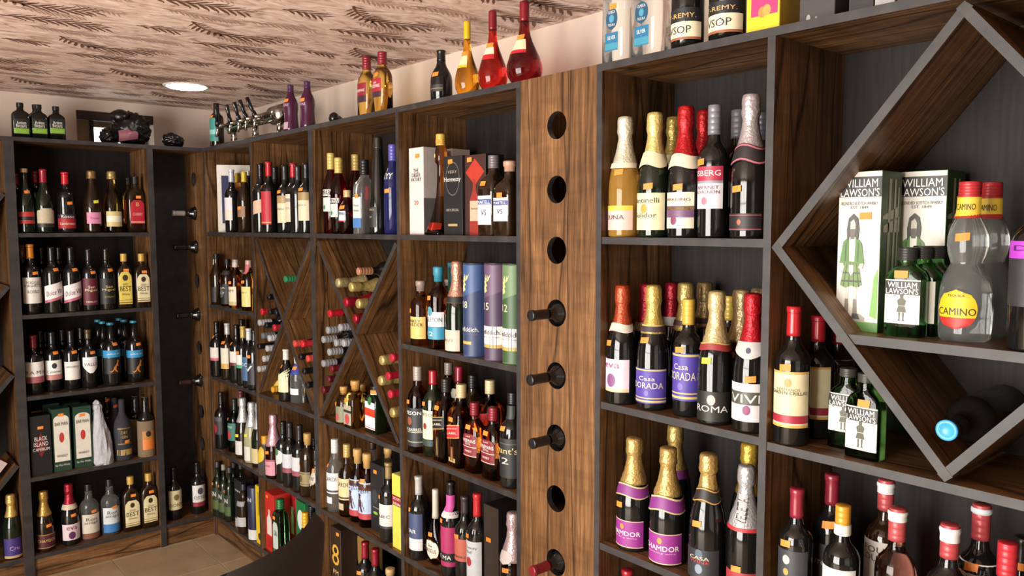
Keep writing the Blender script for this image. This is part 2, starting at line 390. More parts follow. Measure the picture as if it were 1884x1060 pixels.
def cap_mesh(kind, prof, h, R, z0):
    """closure from height fraction z0 up to the top"""
    zs = [z0 + (1 - z0) * i / 8 for i in range(9)]
    rn = prof_r(prof, .94) * R
    if kind == 'foil':
        zs = [z0 + (1 - z0) * i / 16 for i in range(17)]; P = []
        for z in zs:
            r = prof_r(prof, z) * R + .0012
            if z > .84:
                t = (z - .84) / .16
                r = rn * (1.12 + .24 * min(1, t / .14) + .10 * math.exp(-((t - .30) / .10) ** 2) - .10 * max(0, t - .9) / .1)
            P.append((z * h, r))
        P.append((1.006 * h, rn * 1.10)); P.append((1.012 * h, rn * .60))
        return P, .035
    if kind == 'screw':
        r0 = max(prof_r(prof, z0), prof_r(prof, 1)) * R + .0016
        r0 = min(r0, prof_r(prof, .98) * R + .0035)
        P = [(z0 * h, r0)]
        n = 5
        for i in range(1, n + 1):
            z = z0 + (1 - z0) * i / n; P += [((z - .006) * h, r0), ((z - .004) * h, r0 * .965), ((z - .001) * h, r0)]
        P += [(1.001 * h, r0 * .96), (1.004 * h, r0 * .86)]
        return P, 0
    if kind == 'cork':
        r0 = prof_r(prof, .95) * R
        return [(z0 * h, r0 * 1.08), ((z0 + .45 * (1 - z0)) * h, r0 * 1.10), ((z0 + .5 * (1 - z0)) * h, r0 * 1.28), (.985 * h, r0 * 1.32), (1.0 * h, r0 * 1.22), (1.003 * h, r0 * .9)], 0
    P = [(z * h, prof_r(prof, z) * R + .0009) for z in zs]
    P[-1] = (1.0 * h, P[-2][1] * .98); P.append((1.004 * h, P[-2][1] * .82))
    return P, 0
CAP_FINISH = {'foil': (.34, .55, .55), 'screw': (.38, .15, 0), 'capsule': (.27, .1, 0), 'cork': (.5, .05, 0)}
def bottle(name, kind, loc, h, R, rz, g, cap, labels, tag, text, cat, group):
    e = root(name, loc, rz, text, cat, group)
    prof, sec = PROFILES[kind]; fsec = section(sec)
    sk = Skin(prof, h, R, sec)
    fn = (lambda r, z, a: fsec(r, z, a, R)) if fsec else None
    seg = 28 if fsec else 24
    V, F = lathe([(z * h, r * R) for z, r in prof], seg, fn, jit=.03 if kind in ('cloth',) else 0)
    if g == 'cloth_d': m = paint('#2b2a33', .85, 0, .5)
    elif g == 'burlap': m = paint('#7d6a52', .9, 0, .6)
    else: m = glass(g)
    link('body', V, F, m, e, smooth=True)
    if kind == 'burlap':
        V, F = lathe([(.598 * h, .6 * R), (.606 * h, .955 * R), (.66 * h, .84 * R), (.70 * h, .64 * R), (.745 * h, .46 * R), (.80 * h, .405 * R), (.99 * h, .39 * R), (1.004 * h, .3 * R)], 20)
        link('neck', V, F, glass('blk'), e, smooth=True)
    if cap:
        ck, cc, z0 = cap
        P, j = cap_mesh(ck, prof, h, R, z0)
        V, F = lathe(P, 28 if ck == 'foil' else 20, None, j)
        ro, me_, bu = CAP_FINISH[ck]
        link('foil' if ck == 'foil' else 'cap', V, F, paint(cc, ro, me_, bu), e, smooth=True)
    for L in labels:
        over = .0026 if (cap and L['z1'] > cap[2] - .015) else 0.0
        put_label(sk, L, e, 'neck_label' if L['z0'] > .55 else 'label', over)
    if tag:
        z, a, c = tag; w = .0115
        k = math.radians(a)
        if sec and sec[0] > 2.1:
            V, F = grid_patch(3, 1, lambda u, v: sk.pt(u * w + k * R * .5, z * h + (v - .5) * .014, .0022, 0))
        else:
            V, F = grid_patch(4, 1, lambda u, v: sk.pt(u * w, z * h + (v - .5) * .014 + u * .0012, .0022, k))
        link('price_tag', V, F, paint(c, .6), e)
    return e
def lying(name, y, z, R, kind, col, text, group, tipx, kind_prof, tilt=0.0, h=.297):
    """bottle on its side, neck towards the room (-X)"""
    e = root(name, (tipx + h, y, z), 0, text, 'bottle', group)
    e.rotation_euler = (0, -PI/2 - tilt, 0)
    prof, sec = PROFILES[kind_prof]
    V, F = lathe([(zz * h, r * R) for zz, r in prof], 20); link('body', V, F, glass('blk'), e, smooth=True)
    ck = {'S': 'screw', 'K': 'capsule', 'F': 'foil'}[kind]
    P, j = cap_mesh(ck, prof, h, R, .60 if kind == 'F' else .79)
    V, F = lathe(P, 20, None, j); ro, me_, bu = CAP_FINISH[ck]
    link('foil' if kind == 'F' else 'cap', V, F, paint(col, ro, me_, bu), e, smooth=True)
    return e
def carton(name, loc, w, d, h, rz, col, side, prints, texts, sprints, tag, fig, text, group):
    """printed cardboard carton; local front is -y, camera side is +x"""
    e = root(name, loc, rz, text, 'carton', group)
    b = bevel_box('box', (-w/2, w/2, -d/2, d/2, 0, h), paint(side, .45), e, .0012, 1)
    def flat(nm, pts, c, lift, par):
        V = [((x - .5) * w, -d/2 - lift, z * h) for x, z in pts]
        return link(nm, V, [tuple(range(len(V)))], paint(c, .45), par)
    fr = flat('front_panel', [(.01, .004), (.99, .004), (.99, .996), (.01, .996)], col, .0004, e)
    def shp(s, x0, x1, z0, z1):
        if s == 'rect': return [(x0, z0), (x1, z0), (x1, z1), (x0, z1)]
        if s == 'oval': return [((x0+x1)/2 + (x1-x0)/2*math.cos(2*PI*i/24), (z0+z1)/2 + (z1-z0)/2*math.sin(2*PI*i/24)) for i in range(24)]
        if s == 'arch': return [(x0, z0), (x1, z0), (x1, z1 - .07)] + [((x0+x1)/2 + (x1-x0)/2*math.cos(PI*i/10), z1 - .07 + .07*math.sin(PI*i/10)) for i in range(1, 10)] + [(x0, z1 - .07)]
        if s == 'ring': return None
        return [(x0 + (x1-x0)*x, z0 + (z1-z0)*y) for x, y in FIGS[s][0]]
    for i, (x0, x1, z0, z1, c, s) in enumerate(prints):
        if s == 'ring':
            n = 28; cx, cz = (x0+x1)/2, (z0+z1)/2; V = []
            for q in (1.0, .93):
                V += [((cx - .5 + (x1-x0)/2*q*math.cos(2*PI*i2/n)) * w, -d/2 - .0007, (cz + (z1-z0)/2*q*math.sin(2*PI*i2/n)) * h) for i2 in range(n)]
            link('printed_ring', V, [(k, (k+1) % n, n + (k+1) % n, n + k) for k in range(n)], paint('#5a5a58', .4), fr)
        else:
            flat('printed_patch', [(max(.005, min(.995, x)), z) for x, z in shp(s, x0, x1, z0, z1)], c, .0006 + .0002 * i, fr)
    for (s, f, wf, hf, c) in texts:
        gv, gf = glyphs(s)
        link('lettering', [(x * w * wf, -d/2 - .0016, f * h + y * hf * h) for x, y in gv], gf, paint(c, .45), fr)
    if fig == 'kilt':
        ks = [('#8f8c80', [(0,.0),(.2,.05),(.5,.03),(.8,.06),(1,.02),(1,-.03),(0,-.03)]),
              ('#b5ada0', [(.28,.40),(.43,.40),(.40,.22),(.29,.22)]), ('#b5ada0', [(.56,.40),(.71,.40),(.70,.22),(.59,.22)]),
              ('#6f6b60', [(.29,.22),(.41,.22),(.42,.05),(.27,.05)]), ('#6f6b60', [(.58,.22),(.70,.22),(.73,.05),(.58,.05)]),
              ('#33312b', [(.25,.06),(.44,.06),(.46,.0),(.18,.0)]), ('#33312b', [(.56,.06),(.75,.06),(.84,.0),(.55,.0)]),
              ('#5d7a35', [(.24,.62),(.74,.62),(.88,.38),(.70,.35),(.5,.37),(.30,.34),(.10,.37)])]
        ks += [('#2c3a1a', [(.33+.11*i,.62),(.35+.11*i,.62),(.24+.185*i,.36),(.20+.185*i,.36)]) for i in range(4)]
        ks += [('#2c3a1a', [(.20,.52),(.80,.52),(.81,.505),(.19,.505)]), ('#2c3a1a', [(.15,.43),(.85,.43),(.86,.41),(.14,.41)]),
              ('#d4cfc2', [(.41,.60),(.57,.60),(.57,.52),(.49,.48),(.41,.52)]),
              ('#4a7428', [(.18,.86),(.40,.92),(.62,.92),(.84,.84),(.94,.62),(.80,.60),(.74,.62),(.24,.62),(.20,.60),(.06,.62)]),
              ('#2e4a18', [(.26,.84),(.32,.86),(.30,.64),(.24,.64)]), ('#2e4a18', [(.70,.86),(.76,.84),(.74,.64),(.70,.64)]),
              ('#d8d4c8', [(.40,.91),(.62,.91),(.60,.64),(.42,.64)]), ('#b5ada0', [(.06,.62),(.20,.62),(.26,.57),(.12,.56)]), ('#b5ada0', [(.80,.62),(.94,.62),(.88,.56),(.74,.57)]),
              ('#3a352f', [(.32,.86),(.30,1.0),(.36,1.12),(.52,1.17),(.68,1.12),(.74,1.0),(.70,.88),(.6,.92),(.42,.92)]), ('#b5ada0', [(.42,.98),(.43,1.08),(.54,1.11),(.61,1.06),(.60,.98)]), ('#57514a', [(.41,1.0),(.61,1.0),(.58,.89),(.44,.89)])]
        for i, (c, poly) in enumerate(ks):
            flat('printed_figure', [(.03 + .66 * x, .075 + .565 * z) for x, z in poly], c, .0012 + .00008 * i, fr)
        flat('printed_patch', [(.80, .10), (.97, .08), (.97, .40), (.88, .34)], '#6a9a3a', .0011, fr)
        # white crossed brush strokes on the green side
        for (a0, a1, b0, b1) in ((.28, .40, .10, .95), (.55, .64, .10, .95), (.10, .9, .62, .66), (.05, .8, .70, .72), (.74, .80, .2, .9)):
            V = [(w/2 + .0006, -d/2 + d*q, zz * h) for q, zz in ((a0, b0), (a1, b0), (a1 + (.06 if b1 - b0 > .3 else 0), b1 + (.06 if b1 - b0 < .1 else 0)), (a0 + (.06 if b1 - b0 > .3 else 0), b1))]
            link('printed_stroke', V, [(0, 1, 2, 3)], paint('#a8b09a', .5), b)
    for (x0, x1, z0, z1, c, s) in sprints:
        V = [(w/2 + .0005, -d/2 + d * x, z * h) for x, z in shp(s, x0, x1, z0, z1)]
        link('printed_patch', V, [tuple(range(len(V)))], paint(c, .45), b)
    if tag:
        f, o = tag
        V = [(o * w + u, -d/2 - .002, f * h + v) for u, v in ((-.012, -.007), (.012, -.006), (.012, .008), (-.012, .007))]
        link('price_tag', V, [(0, 1, 2, 3)], paint('#e8852c', .6), e)
    return e

# ------------------------------------------------------------ the room
RX, DY, CEIL, WX, WY = 1.5, 4.227, 2.322, 1.83, 4.56
LX, FY = -2.2, -2.2
floor = tag_thing(box('floor', (LX, WX, FY, WY, -.10, -.0015), paint('#8f8272', .8)), None, None, None, 'structure')
def tile_mat():
    m, N, L, p = new_mat('beige_floor_tile')
    tc = N.new('ShaderNodeTexCoord'); no = N.new('ShaderNodeTexNoise'); no.inputs['Scale'].default_value = 6; no.inputs['Detail'].default_value = 5
    oi = N.new('ShaderNodeObjectInfo'); ramp = N.new('ShaderNodeValToRGB')
    ramp.color_ramp.elements[0].color = lin('#9a8468'); ramp.color_ramp.elements[1].color = lin('#b09a7c'); ramp.color_ramp.elements[0].position = .3; ramp.color_ramp.elements[1].position = .7
    ad = N.new('ShaderNodeVectorMath'); ad.operation = 'ADD'; L.new(tc.outputs['Object'], ad.inputs[0]); L.new(oi.outputs['Random'], ad.inputs[1])
    L.new(ad.outputs[0], no.inputs['Vector']); L.new(no.outputs['Fac'], ramp.inputs['Fac']); L.new(ramp.outputs[0], p.inputs['Base Color'])
    p.inputs['Roughness'].default_value = .32
    return m
TS = .396; _tm = tile_mat(); _tile_me = None
for i in range(-9, 2):
    for j in range(-16, 2):
        x0, y0 = .986 + i * TS, 3.825 + j * TS
        if x0 < LX or y0 < FY or x0 + TS > WX + .2 or y0 > WY - .3: continue
        if _tile_me is None:
            t = bevel_box('tile', (.0015, TS - .0015, .0015, TS - .0015, -.006, 0), _tm, floor, .001, 1); _tile_me = t.data
        else:
            t = bpy.data.objects.new('tile', _tile_me); COLL.objects.link(t); t.parent = floor
        t.location = (x0 - floor.location.x, y0 - floor.location.y, -floor.location.z)
ceiling = tag_thing(box('ceiling', (LX, WX, FY, WY, CEIL, CEIL + .12), ceiling_mat()), None, None, None, 'structure')
# leaf sprigs printed on the ceiling paper
def sprig(V, F, x, y, ang, length, s, curl):
    n = int(length / (.0120 * s) * .9); ca, sa = math.cos(ang), math.sin(ang)
    def P(u, v):
        v += curl * math.sin(u / length * PI) * length
        return (x + u*ca - v*sa, y + u*sa + v*ca)
    def poly(pts):
        k = len(V); V.extend(pts); F.append(tuple(range(k, k + len(pts))))
    m = 10
    for i in range(m):
        u0, u1 = length*i/m, length*(i+1)/m; w0 = .0042*s*(1.15 - i/m); w1 = .0042*s*(1.15 - (i+1)/m)
        poly([P(u0, -w0), P(u1, -w1), P(u1, w1), P(u0, w0)])
    for i in range(n):
        u = length * (.04 + .94 * i / n); side = 1 if i % 2 else -1
        t = math.sin(PI * (.12 + .80 * i / n)); ll = (.024 + .030 * t) * s * random.uniform(.8, 1.2); w = .0140 * s * (.5 + .6*t)
        d = side * (.30 + .25 * random.random())
        pts = [(0, 0), (.30, .55), (.62, .75), (.86, .55), (1.0, .95), (.98, .35), (.70, .05), (.35, -.12)]
        out = []
        for a, b_ in pts:
            lu = a * ll; lv = b_ * w * 1.5 + (.40 * a + .30 * a * a) * ll
            out.append(P(u + lu * .92, side * lv))
        if side < 0: out.reverse()
        poly(out)
dark, pale = ([], []), ([], [])
ci = 0
for iy in range(-11, 10):
    for ix in range(-9, 5):
        bx, by = .434 + ix * .585 + (.28 if iy % 2 else 0), 2.933 + iy * .49
        if not (LX - .2 < bx < WX + .4 and FY < by < WY + .3): continue
        for (px_, py_, ang, ln, s, cu, tgt) in ((0, 0, -3, .31, 1.0, -.05, dark), (.20, .19, 38, .19, .85, .10, dark), (.30, .30, -8, .24, 1.0, .08, dark), (.36, -.13, 0, .14, .8, -.04, dark),
                                                  (.08, .09, 4, .26, .6, .05, pale), (.33, .08, -5, .24, .65, -.04, pale), (.02, -.14, 8, .2, .55, .03, pale), (.44, .22, 12, .16, .6, -.05, pale)):
            sprig(tgt[0], tgt[1], bx + px_, by + py_, math.radians(ang), ln, s * 1.12, cu)
for (V, F), c, dz in ((dark, '#6e4836', .0008), (pale, '#b39080', .0005)):
    V3 = []; F3 = []
    for f in F:
        pts = [V[i] for i in f]
        if all(LX + .01 < p[0] < WX - .01 and FY + .01 < p[1] < WY - .01 for p in pts):
            k = len(V3); V3 += [(p[0] - ceiling.location.x, p[1] - ceiling.location.y, CEIL - dz - ceiling.location.z) for p in pts]; F3.append(tuple(reversed(range(k, k + len(pts)))))
    o = link('leaf_print', V3, F3, paint(c, .62), ceiling); o['kind'] = 'stuff'
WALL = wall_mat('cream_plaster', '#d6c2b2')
tag_thing(box('wall_right', (WX, WX + .12, FY, WY, 0, CEIL), WALL), None, None, None, 'structure')
# back wall with the small barred window high up
wx0, wx1, wz0, wz1 = .985, 1.36, 1.94, 2.262
parts = [boxv(LX, wx0, WY, WY + .2, 0, CEIL), boxv(wx1, WX, WY, WY + .2, 0, CEIL), boxv(wx0, wx1, WY, WY + .2, 0, wz0), boxv(wx0, wx1, WY, WY + .2, wz1, CEIL)]
V, F = merge(*[(p, BOXF) for p in parts])
tag_thing(link('wall_back', V, F, WALL), None, None, None, 'structure')
w1 = bpy.data.objects.new('window_1', None); COLL.objects.link(w1); w1.location = ((wx0 + wx1)/2, WY + .1, wz0); w1['kind'] = 'structure'
def wpart(name, b, m):
    o = box(name, b, m, w1); o.location = Vector(o.location) - w1.location; return o
fm = paint('#a58a6c', .6)
wpart('window_frame', (wx0 + .005, wx0 + .085, WY + .12, WY + .17, wz0, wz1 - .002), fm)
wpart('window_frame', (wx1 - .055, wx1 - .005, WY + .12, WY + .17, wz0, wz1 - .002), fm)
wpart('window_frame', (wx0 + .085, wx1 - .055, WY + .12, WY + .17, wz1 - .066, wz1 - .002), fm)
wpart('window_frame', (wx0 + .085, wx1 - .055, WY + .12, WY + .17, wz0, wz0 + .03), fm)
wpart('window_bar', (wx0 + .068, wx0 + .086, WY + .03, WY + .05, wz0, wz1 - .002), paint('#241d1a', .6))
wpart('window_bar', (wx0 + .225, wx0 + .243, WY + .03, WY + .05, wz0, wz1 - .002), paint('#241d1a', .6))
wpart('lintel_edge', (wx0 + .002, wx1 - .002, WY + .002, WY + .05, wz1 - .045, wz1 - .001), paint('#3a2a24', .9, 0, .6))
gl = wpart('pane', (wx0 + .085, wx1 - .055, WY + .145, WY + .149, wz0 + .03, wz1 - .066), paint('#e8efec', .3))
gl.data.materials.clear(); gl.data.materials.append(emitter('daylit_frosted_glass', (.92, 1, .95, 1), 1.6))
# walls behind the viewer with their glazed openings
def shop_window(nm, along, fixed, a0, a1, z0, z1, n):
    e = bpy.data.objects.new(nm, None); COLL.objects.link(e); e['kind'] = 'structure'
    fmw = paint('#5a5450', .5)
    def bar(u0, u1, za, zb, dd=0.0):
        b = (u0, u1, fixed + .06 + dd, fixed + .10 + dd, za, zb) if along == 'x' else (fixed + .06 + dd, fixed + .10 + dd, u0, u1, za, zb)
        box('window_frame', b, fmw, e)
    bar(a0 - .06, a0, z0 - .06, z1 + .06); bar(a1, a1 + .06, z0 - .06, z1 + .06); bar(a0, a1, z1, z1 + .06); bar(a0, a1, z0 - .06, z0)
    for k in range(1, n): u = a0 + (a1 - a0) * k / n; bar(u - .03, u + .03, z0, z1)
    bar(a0, a1, z0 + (z1 - z0) * .66 - .02, z0 + (z1 - z0) * .66 + .02, .001)
    b = (a0, a1, fixed + .01, fixed + .014, z0, z1) if along == 'x' else (fixed + .01, fixed + .014, a0, a1, z0, z1)
    box('pane', b, glass('clr'), e)
WALL_DIM = wall_mat('darkened_unseen_wall', '#7a6454')  # unseen walls, brown added to cut grey reflections in bottles and bounce light
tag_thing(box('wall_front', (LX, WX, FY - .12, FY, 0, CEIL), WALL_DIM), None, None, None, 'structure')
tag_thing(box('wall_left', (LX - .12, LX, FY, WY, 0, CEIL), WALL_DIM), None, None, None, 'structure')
shop_window('window_2', 'x', FY, -1.45, .75, .10, 2.20, 4)
shop_window('window_3', 'y', LX, 0.0, 2.4, .10, 2.20, 4)
# recessed round ceiling lamp
lamp = root('ceiling_lamp', (1.30, 3.845, CEIL), 0, 'round white recessed lamp lit in the patterned ceiling', 'lamp')
V, F = lathe([(-.004, .088), (-.006, .098), (-.001, .104), (0, .104)], 40); link('rim', V, F, paint('#d8d4cc', .4), lamp, smooth=True)
V, F = lathe([(-.0085, .060), (-.008, .084), (-.0045, .087)], 40); link('diffuser', V, F, emitter('lamp_light', (1, .97, .93, 1), 14), lamp, smooth=True)

# ------------------------------------------------------------ shelf units
T = .018
WZ, WY_, WX_ = wood('z'), wood('y'), wood('x')
class Unit:
    def __init__(s, name, label, loc, front):
        s.e = root(name, loc, 0, label, 'shelf unit'); s.f = front
    def add(s, name, b, m, edge=True):
        idx = [1 if (edge and k == (0 if s.f == 'x' else 2)) else 0 for k in range(6)]
        o = box(name, b, [m, EDGE], s.e, idx); o.location = Vector(o.location) - s.e.location
        return o
    def diag(s, a, b, depth0, depth1, short=.0, name='diagonal_shelf'):
        """board in the front plane from (u, z) a to b"""
        a, b = Vector(a), Vector(b); d = (b - a); L = d.length - short; c = (a + b) / 2
        if s.f == 'x':
            o = link(name, boxv(-(depth1-depth0)/2, (depth1-depth0)/2, -L/2, L/2, -T/2, T/2), BOXF, [WY_, EDGE], s.e, idx=[1, 0, 0, 0, 0, 0])
            o.location = Vector(((depth0 + depth1)/2, c.x, c.y)) - s.e.location; o.rotation_euler = (math.atan2(d.y, d.x), 0, 0)
        else:
            o = link(name, boxv(-L/2, L/2, -(depth1-depth0)/2, (depth1-depth0)/2, -T/2, T/2), BOXF, [WX_, EDGE], s.e, idx=[0, 0, 1, 0, 0, 0])
            o.location = Vector((c.x, (depth0 + depth1)/2, c.y)) - s.e.location; o.rotation_euler = (0, -math.atan2(d.y, d.x), 0)
        return o
XB = RX + .30
# back-wall unit
u = Unit('shelf_unit', 'dark wooden shelf unit against the back wall with five bottle tiers', (.94, DY + .15, 0), 'y')
for x0, x1 in ((.629, .652), (1.2225, 1.251)): u.add('side_panel', (x0, x1, DY, DY + .30, 0, 2.057), WZ)
u.add('top_board', (.629, 1.251, DY, DY + .30, 2.057, 2.075), WX_)
for z in (1.637, 1.258, .875, .488, .1137): u.add('shelf', (.652, 1.2225, DY + .003, DY + .294, z - T, z), WX_)
u.add('back_panel', (.652, 1.2225, DY + .294, DY + .30, .0, 2.057), BACK, False)
u.add('plinth', (.652, 1.2225, DY + .012, DY + .030, 0, .1137 - T), WX_, False)
# far left unit with slanted boards
u = Unit('shelf_unit', 'shelf unit with slanted boards at the left picture edge', (.26, DY + .15, 0), 'y')
for x0, x1 in ((-.11, -.092), (.611, .629)): u.add('side_panel', (x0, x1, DY, DY + .30, 0, 2.057), WZ)
u.add('top_board', (-.11, .629, DY, DY + .30, 2.057, 2.075), WX_)
u.add('shelf', (-.092, .611, DY + .003, DY + .294, .1137 - T, .1137), WX_)
u.add('back_panel', (-.092, .611, DY + .294, DY + .30, 0, 2.057), BACK, False)
u.add('plinth', (-.092, .611, DY + .012, DY + .030, 0, .1137 - T), WX_, False)
for z in (1.815, 1.395, .985, .56): u.diag((.604, z), (.26, z - .42), DY + .003, DY + .292, .0)
for z in (1.815, 1.395, .985, .56): u.diag((-.085, z), (.245, z - .41), DY + .003, DY + .292, .0)
# narrow corner bay with the holed panel on its right
u = Unit('shelf_unit', 'narrow open corner bay with dark back and holed side panel', (1.37, DY + .15, 0), 'y')
u.add('top_board', (1.251, 1.5, DY, DY + .30, 2.057, 2.075), WX_)
u.add('shelf', (1.251, 1.5, DY + .003, DY + .284, .1137 - T, .1137), WX_)
u.add('back_panel', (1.251, 1.5, DY + .284, DY + .30, 0, 2.057), charcoal(None, '#2c2c31'), False)
u.add('plinth', (1.251, 1.499, DY + .012, DY + .030, 0, .1137 - T), WX_, False)
def holed_panel(e, X0, X1, y0, y1, z0, z1, yc, holes, r, zs=None):
    """upright board in a plane of constant X with round holes really cut through it"""
    V = []; F = []; idx = []
    zs = [z0] + [(a + b) / 2 for a, b in zip(sorted(holes), sorted(holes)[1:])] + [z1]
    n = 32
    def quad(*p, m=0):
        k = len(V); V.extend(p); F.append((k, k+1, k+2, k+3)); idx.append(m)
    for hz, za, zb in zip(sorted(holes), zs, zs[1:]):
        ring = []; out = []
        for k in range(n):
            a = 2*PI*k/n; c, s_ = math.cos(a), math.sin(a)
            ring.append((yc + r*c, hz + r*s_))
            t = min(((y1 - yc) if c > 0 else (yc - y0)) / abs(c) if abs(c) > 1e-9 else 9e9, ((zb - hz) if s_ > 0 else (hz - za)) / abs(s_) if abs(s_) > 1e-9 else 9e9)
            out.append((yc + t*c, hz + t*s_))
        cor = [(y1, zb), (y0, zb), (y0, za), (y1, za)]
        for X, fl in ((X0, False), (X1, True)):
            for k in range(n):
                q = (k + 1) % n; pts = [ring[k], out[k]]
                a0, a1 = 2*PI*k/n, 2*PI*(k+1)/n
                for cy, cz in cor:
                    ca = math.atan2(cz - hz, cy - yc) % (2*PI)
                    if a0 < ca < a1: pts.append((cy, cz))
                pts += [out[q], ring[q]]
                kk = len(V); V.extend([(X, p[0], p[1]) for p in pts]); f = list(range(kk, kk + len(pts)))
                F.append(tuple(reversed(f)) if not fl else tuple(f)); idx.append(0)
        for k in range(n):
            q = (k + 1) % n
            quad((X0, *ring[k]), (X0, *ring[q]), (X1, *ring[q]), (X1, *ring[k]), m=1)
    for (ya, yb) in ((y0, y0), (y1, y1)):
        quad((X0, ya, z0), (X1, ya, z0), (X1, ya, z1), (X0, ya, z1))
    for z in (z0, z1): quad((X0, y0, z), (X1, y0, z), (X1, y1, z), (X0, y1, z))
    c = ((X0 + X1)/2, (y0 + y1)/2, (z0 + z1)/2)
    return link('holed_panel', [(a - c[0], b - c[1], d - c[2]) for a, b, d in V], F, [HOLED, EDGE], e, idx=idx, loc=Vector(c) - e.location)
HOLED = wood('z', .92)
H_FAR = [1.92, 1.737, 1.555, 1.372, 1.188, 1.005, .824, .650, .470, .290]
holed_panel(u.e, 1.5, 1.518, DY, DY + .284, .0, 2.057, 4.375, H_FAR, .038)
# long wall: corner unit
def run_unit(label, y0, y1, panels, cols, name='shelf_unit'):
    u = Unit(name, label, (RX + .15, (y0 + y1)/2, 0), 'x')
    for a, b in panels: u.add('side_panel', (RX, XB, a, b, 0, 2.057), WZ)
    u.add('top_board', (RX - .001, XB, y0, y1, 2.057, 2.075), WY_)
    for (a, b, zs) in cols:
        for z in zs: u.add('shelf', (RX + .003, XB - .006, a, b, z - T, z), WY_)
        u.add('back_panel', (XB - .006, XB, a, b, 0, 2.057), BACK, False)
        u.add('plinth', (RX + .012, RX + .030, a, b, 0, .1137 - T), WY_, False)
    return u
def cross(u, y0, y1, z0, z1, c):
    c = Vector(c); h = .012
    u.diag((y1 - h, z1 - h), (y0 + h, z0 + h), RX + .004, XB - .008, .012)
    for p in ((y0 + h, z1 - h), (y1 - h, z0 + h)):
        d = (Vector(p) - c).normalized(); u.diag(c + d * .0125, p, RX + .004, XB - .008, .006)
u = run_unit('long-wall corner unit with the far crossed wine rack', 3.0047, 4.227, ((4.209, 4.227), (3.602, 3.620), (3.0047, 3.0225)),
    ((3.620, 4.209, (1.637, 1.257, .875, .485, .1137)), (3.0225, 3.602, (1.637, .877, .487, .1137))))
cross(u, 3.0225, 3.602, .877, 1.619, (3.312, 1.248))
u = run_unit('long-wall middle unit with the near crossed wine rack', 1.7085, 3.0047, ((2.9867, 3.0047), (2.344, 2.362), (1.7085, 1.7265)),
    ((2.362, 2.9867, (1.637, .875, .484, .1137)), (1.7265, 2.344, (1.637, 1.256, .873, .485, .1137))))
cross(u, 2.362, 2.9867, .875, 1.619, (2.674, 1.247))
u = Unit('wine_holder', 'tall brown wooden panel with a column of eight bottle holes', (RX + .15, 1.56, 0), 'x')
H_NEAR = [1.937, 1.765, 1.600, 1.428, 1.254, 1.079, .906, .722, .545, .365]
holed_panel(u.e, RX, RX + T, 1.413, 1.7085, 0, 2.075, 1.5595, H_NEAR, .0375)
u.add('back_panel', (XB - .006, XB, 1.413, 1.7085, 0, 2.057), BACK, False)
u.add('shelf', (RX + T, XB - .006, 1.413, 1.7085, .84, .858), WY_)
u = run_unit('right-hand shelf unit with the big diamond frame', .172, 1.413, ((1.395, 1.413), (.910, .928), (.172, .190)),
    ((.928, 1.395, (1.638, 1.209, .830, .45, .1137)), (.190, .910, (1.203, .82, .45, .1137))))
dl, dt, dr, db = (.9075, 1.621), (.550, 2.052), (.1925, 1.621), (.550, 1.205)
def dia(a, b, inward):
    a, b = Vector(a), Vector(b); n = Vector((-(b - a).y, (b - a).x)).normalized(); c = Vector((.55, 1.62))
    if n.dot(c - a) > 0: n = -n
    o = n * (T / 2) * (-1)
    u.diag(a + o, b + o, RX - .001 - .0006 * inward, XB - .008, .001)
dia(dl, dt, 0); dia(dt, dr, 1); dia(dr, db, 0); dia(db, dl, 1)
u.add('shelf', (RX + .002, XB - .008, .338, .762, 1.436, 1.454), WY_)

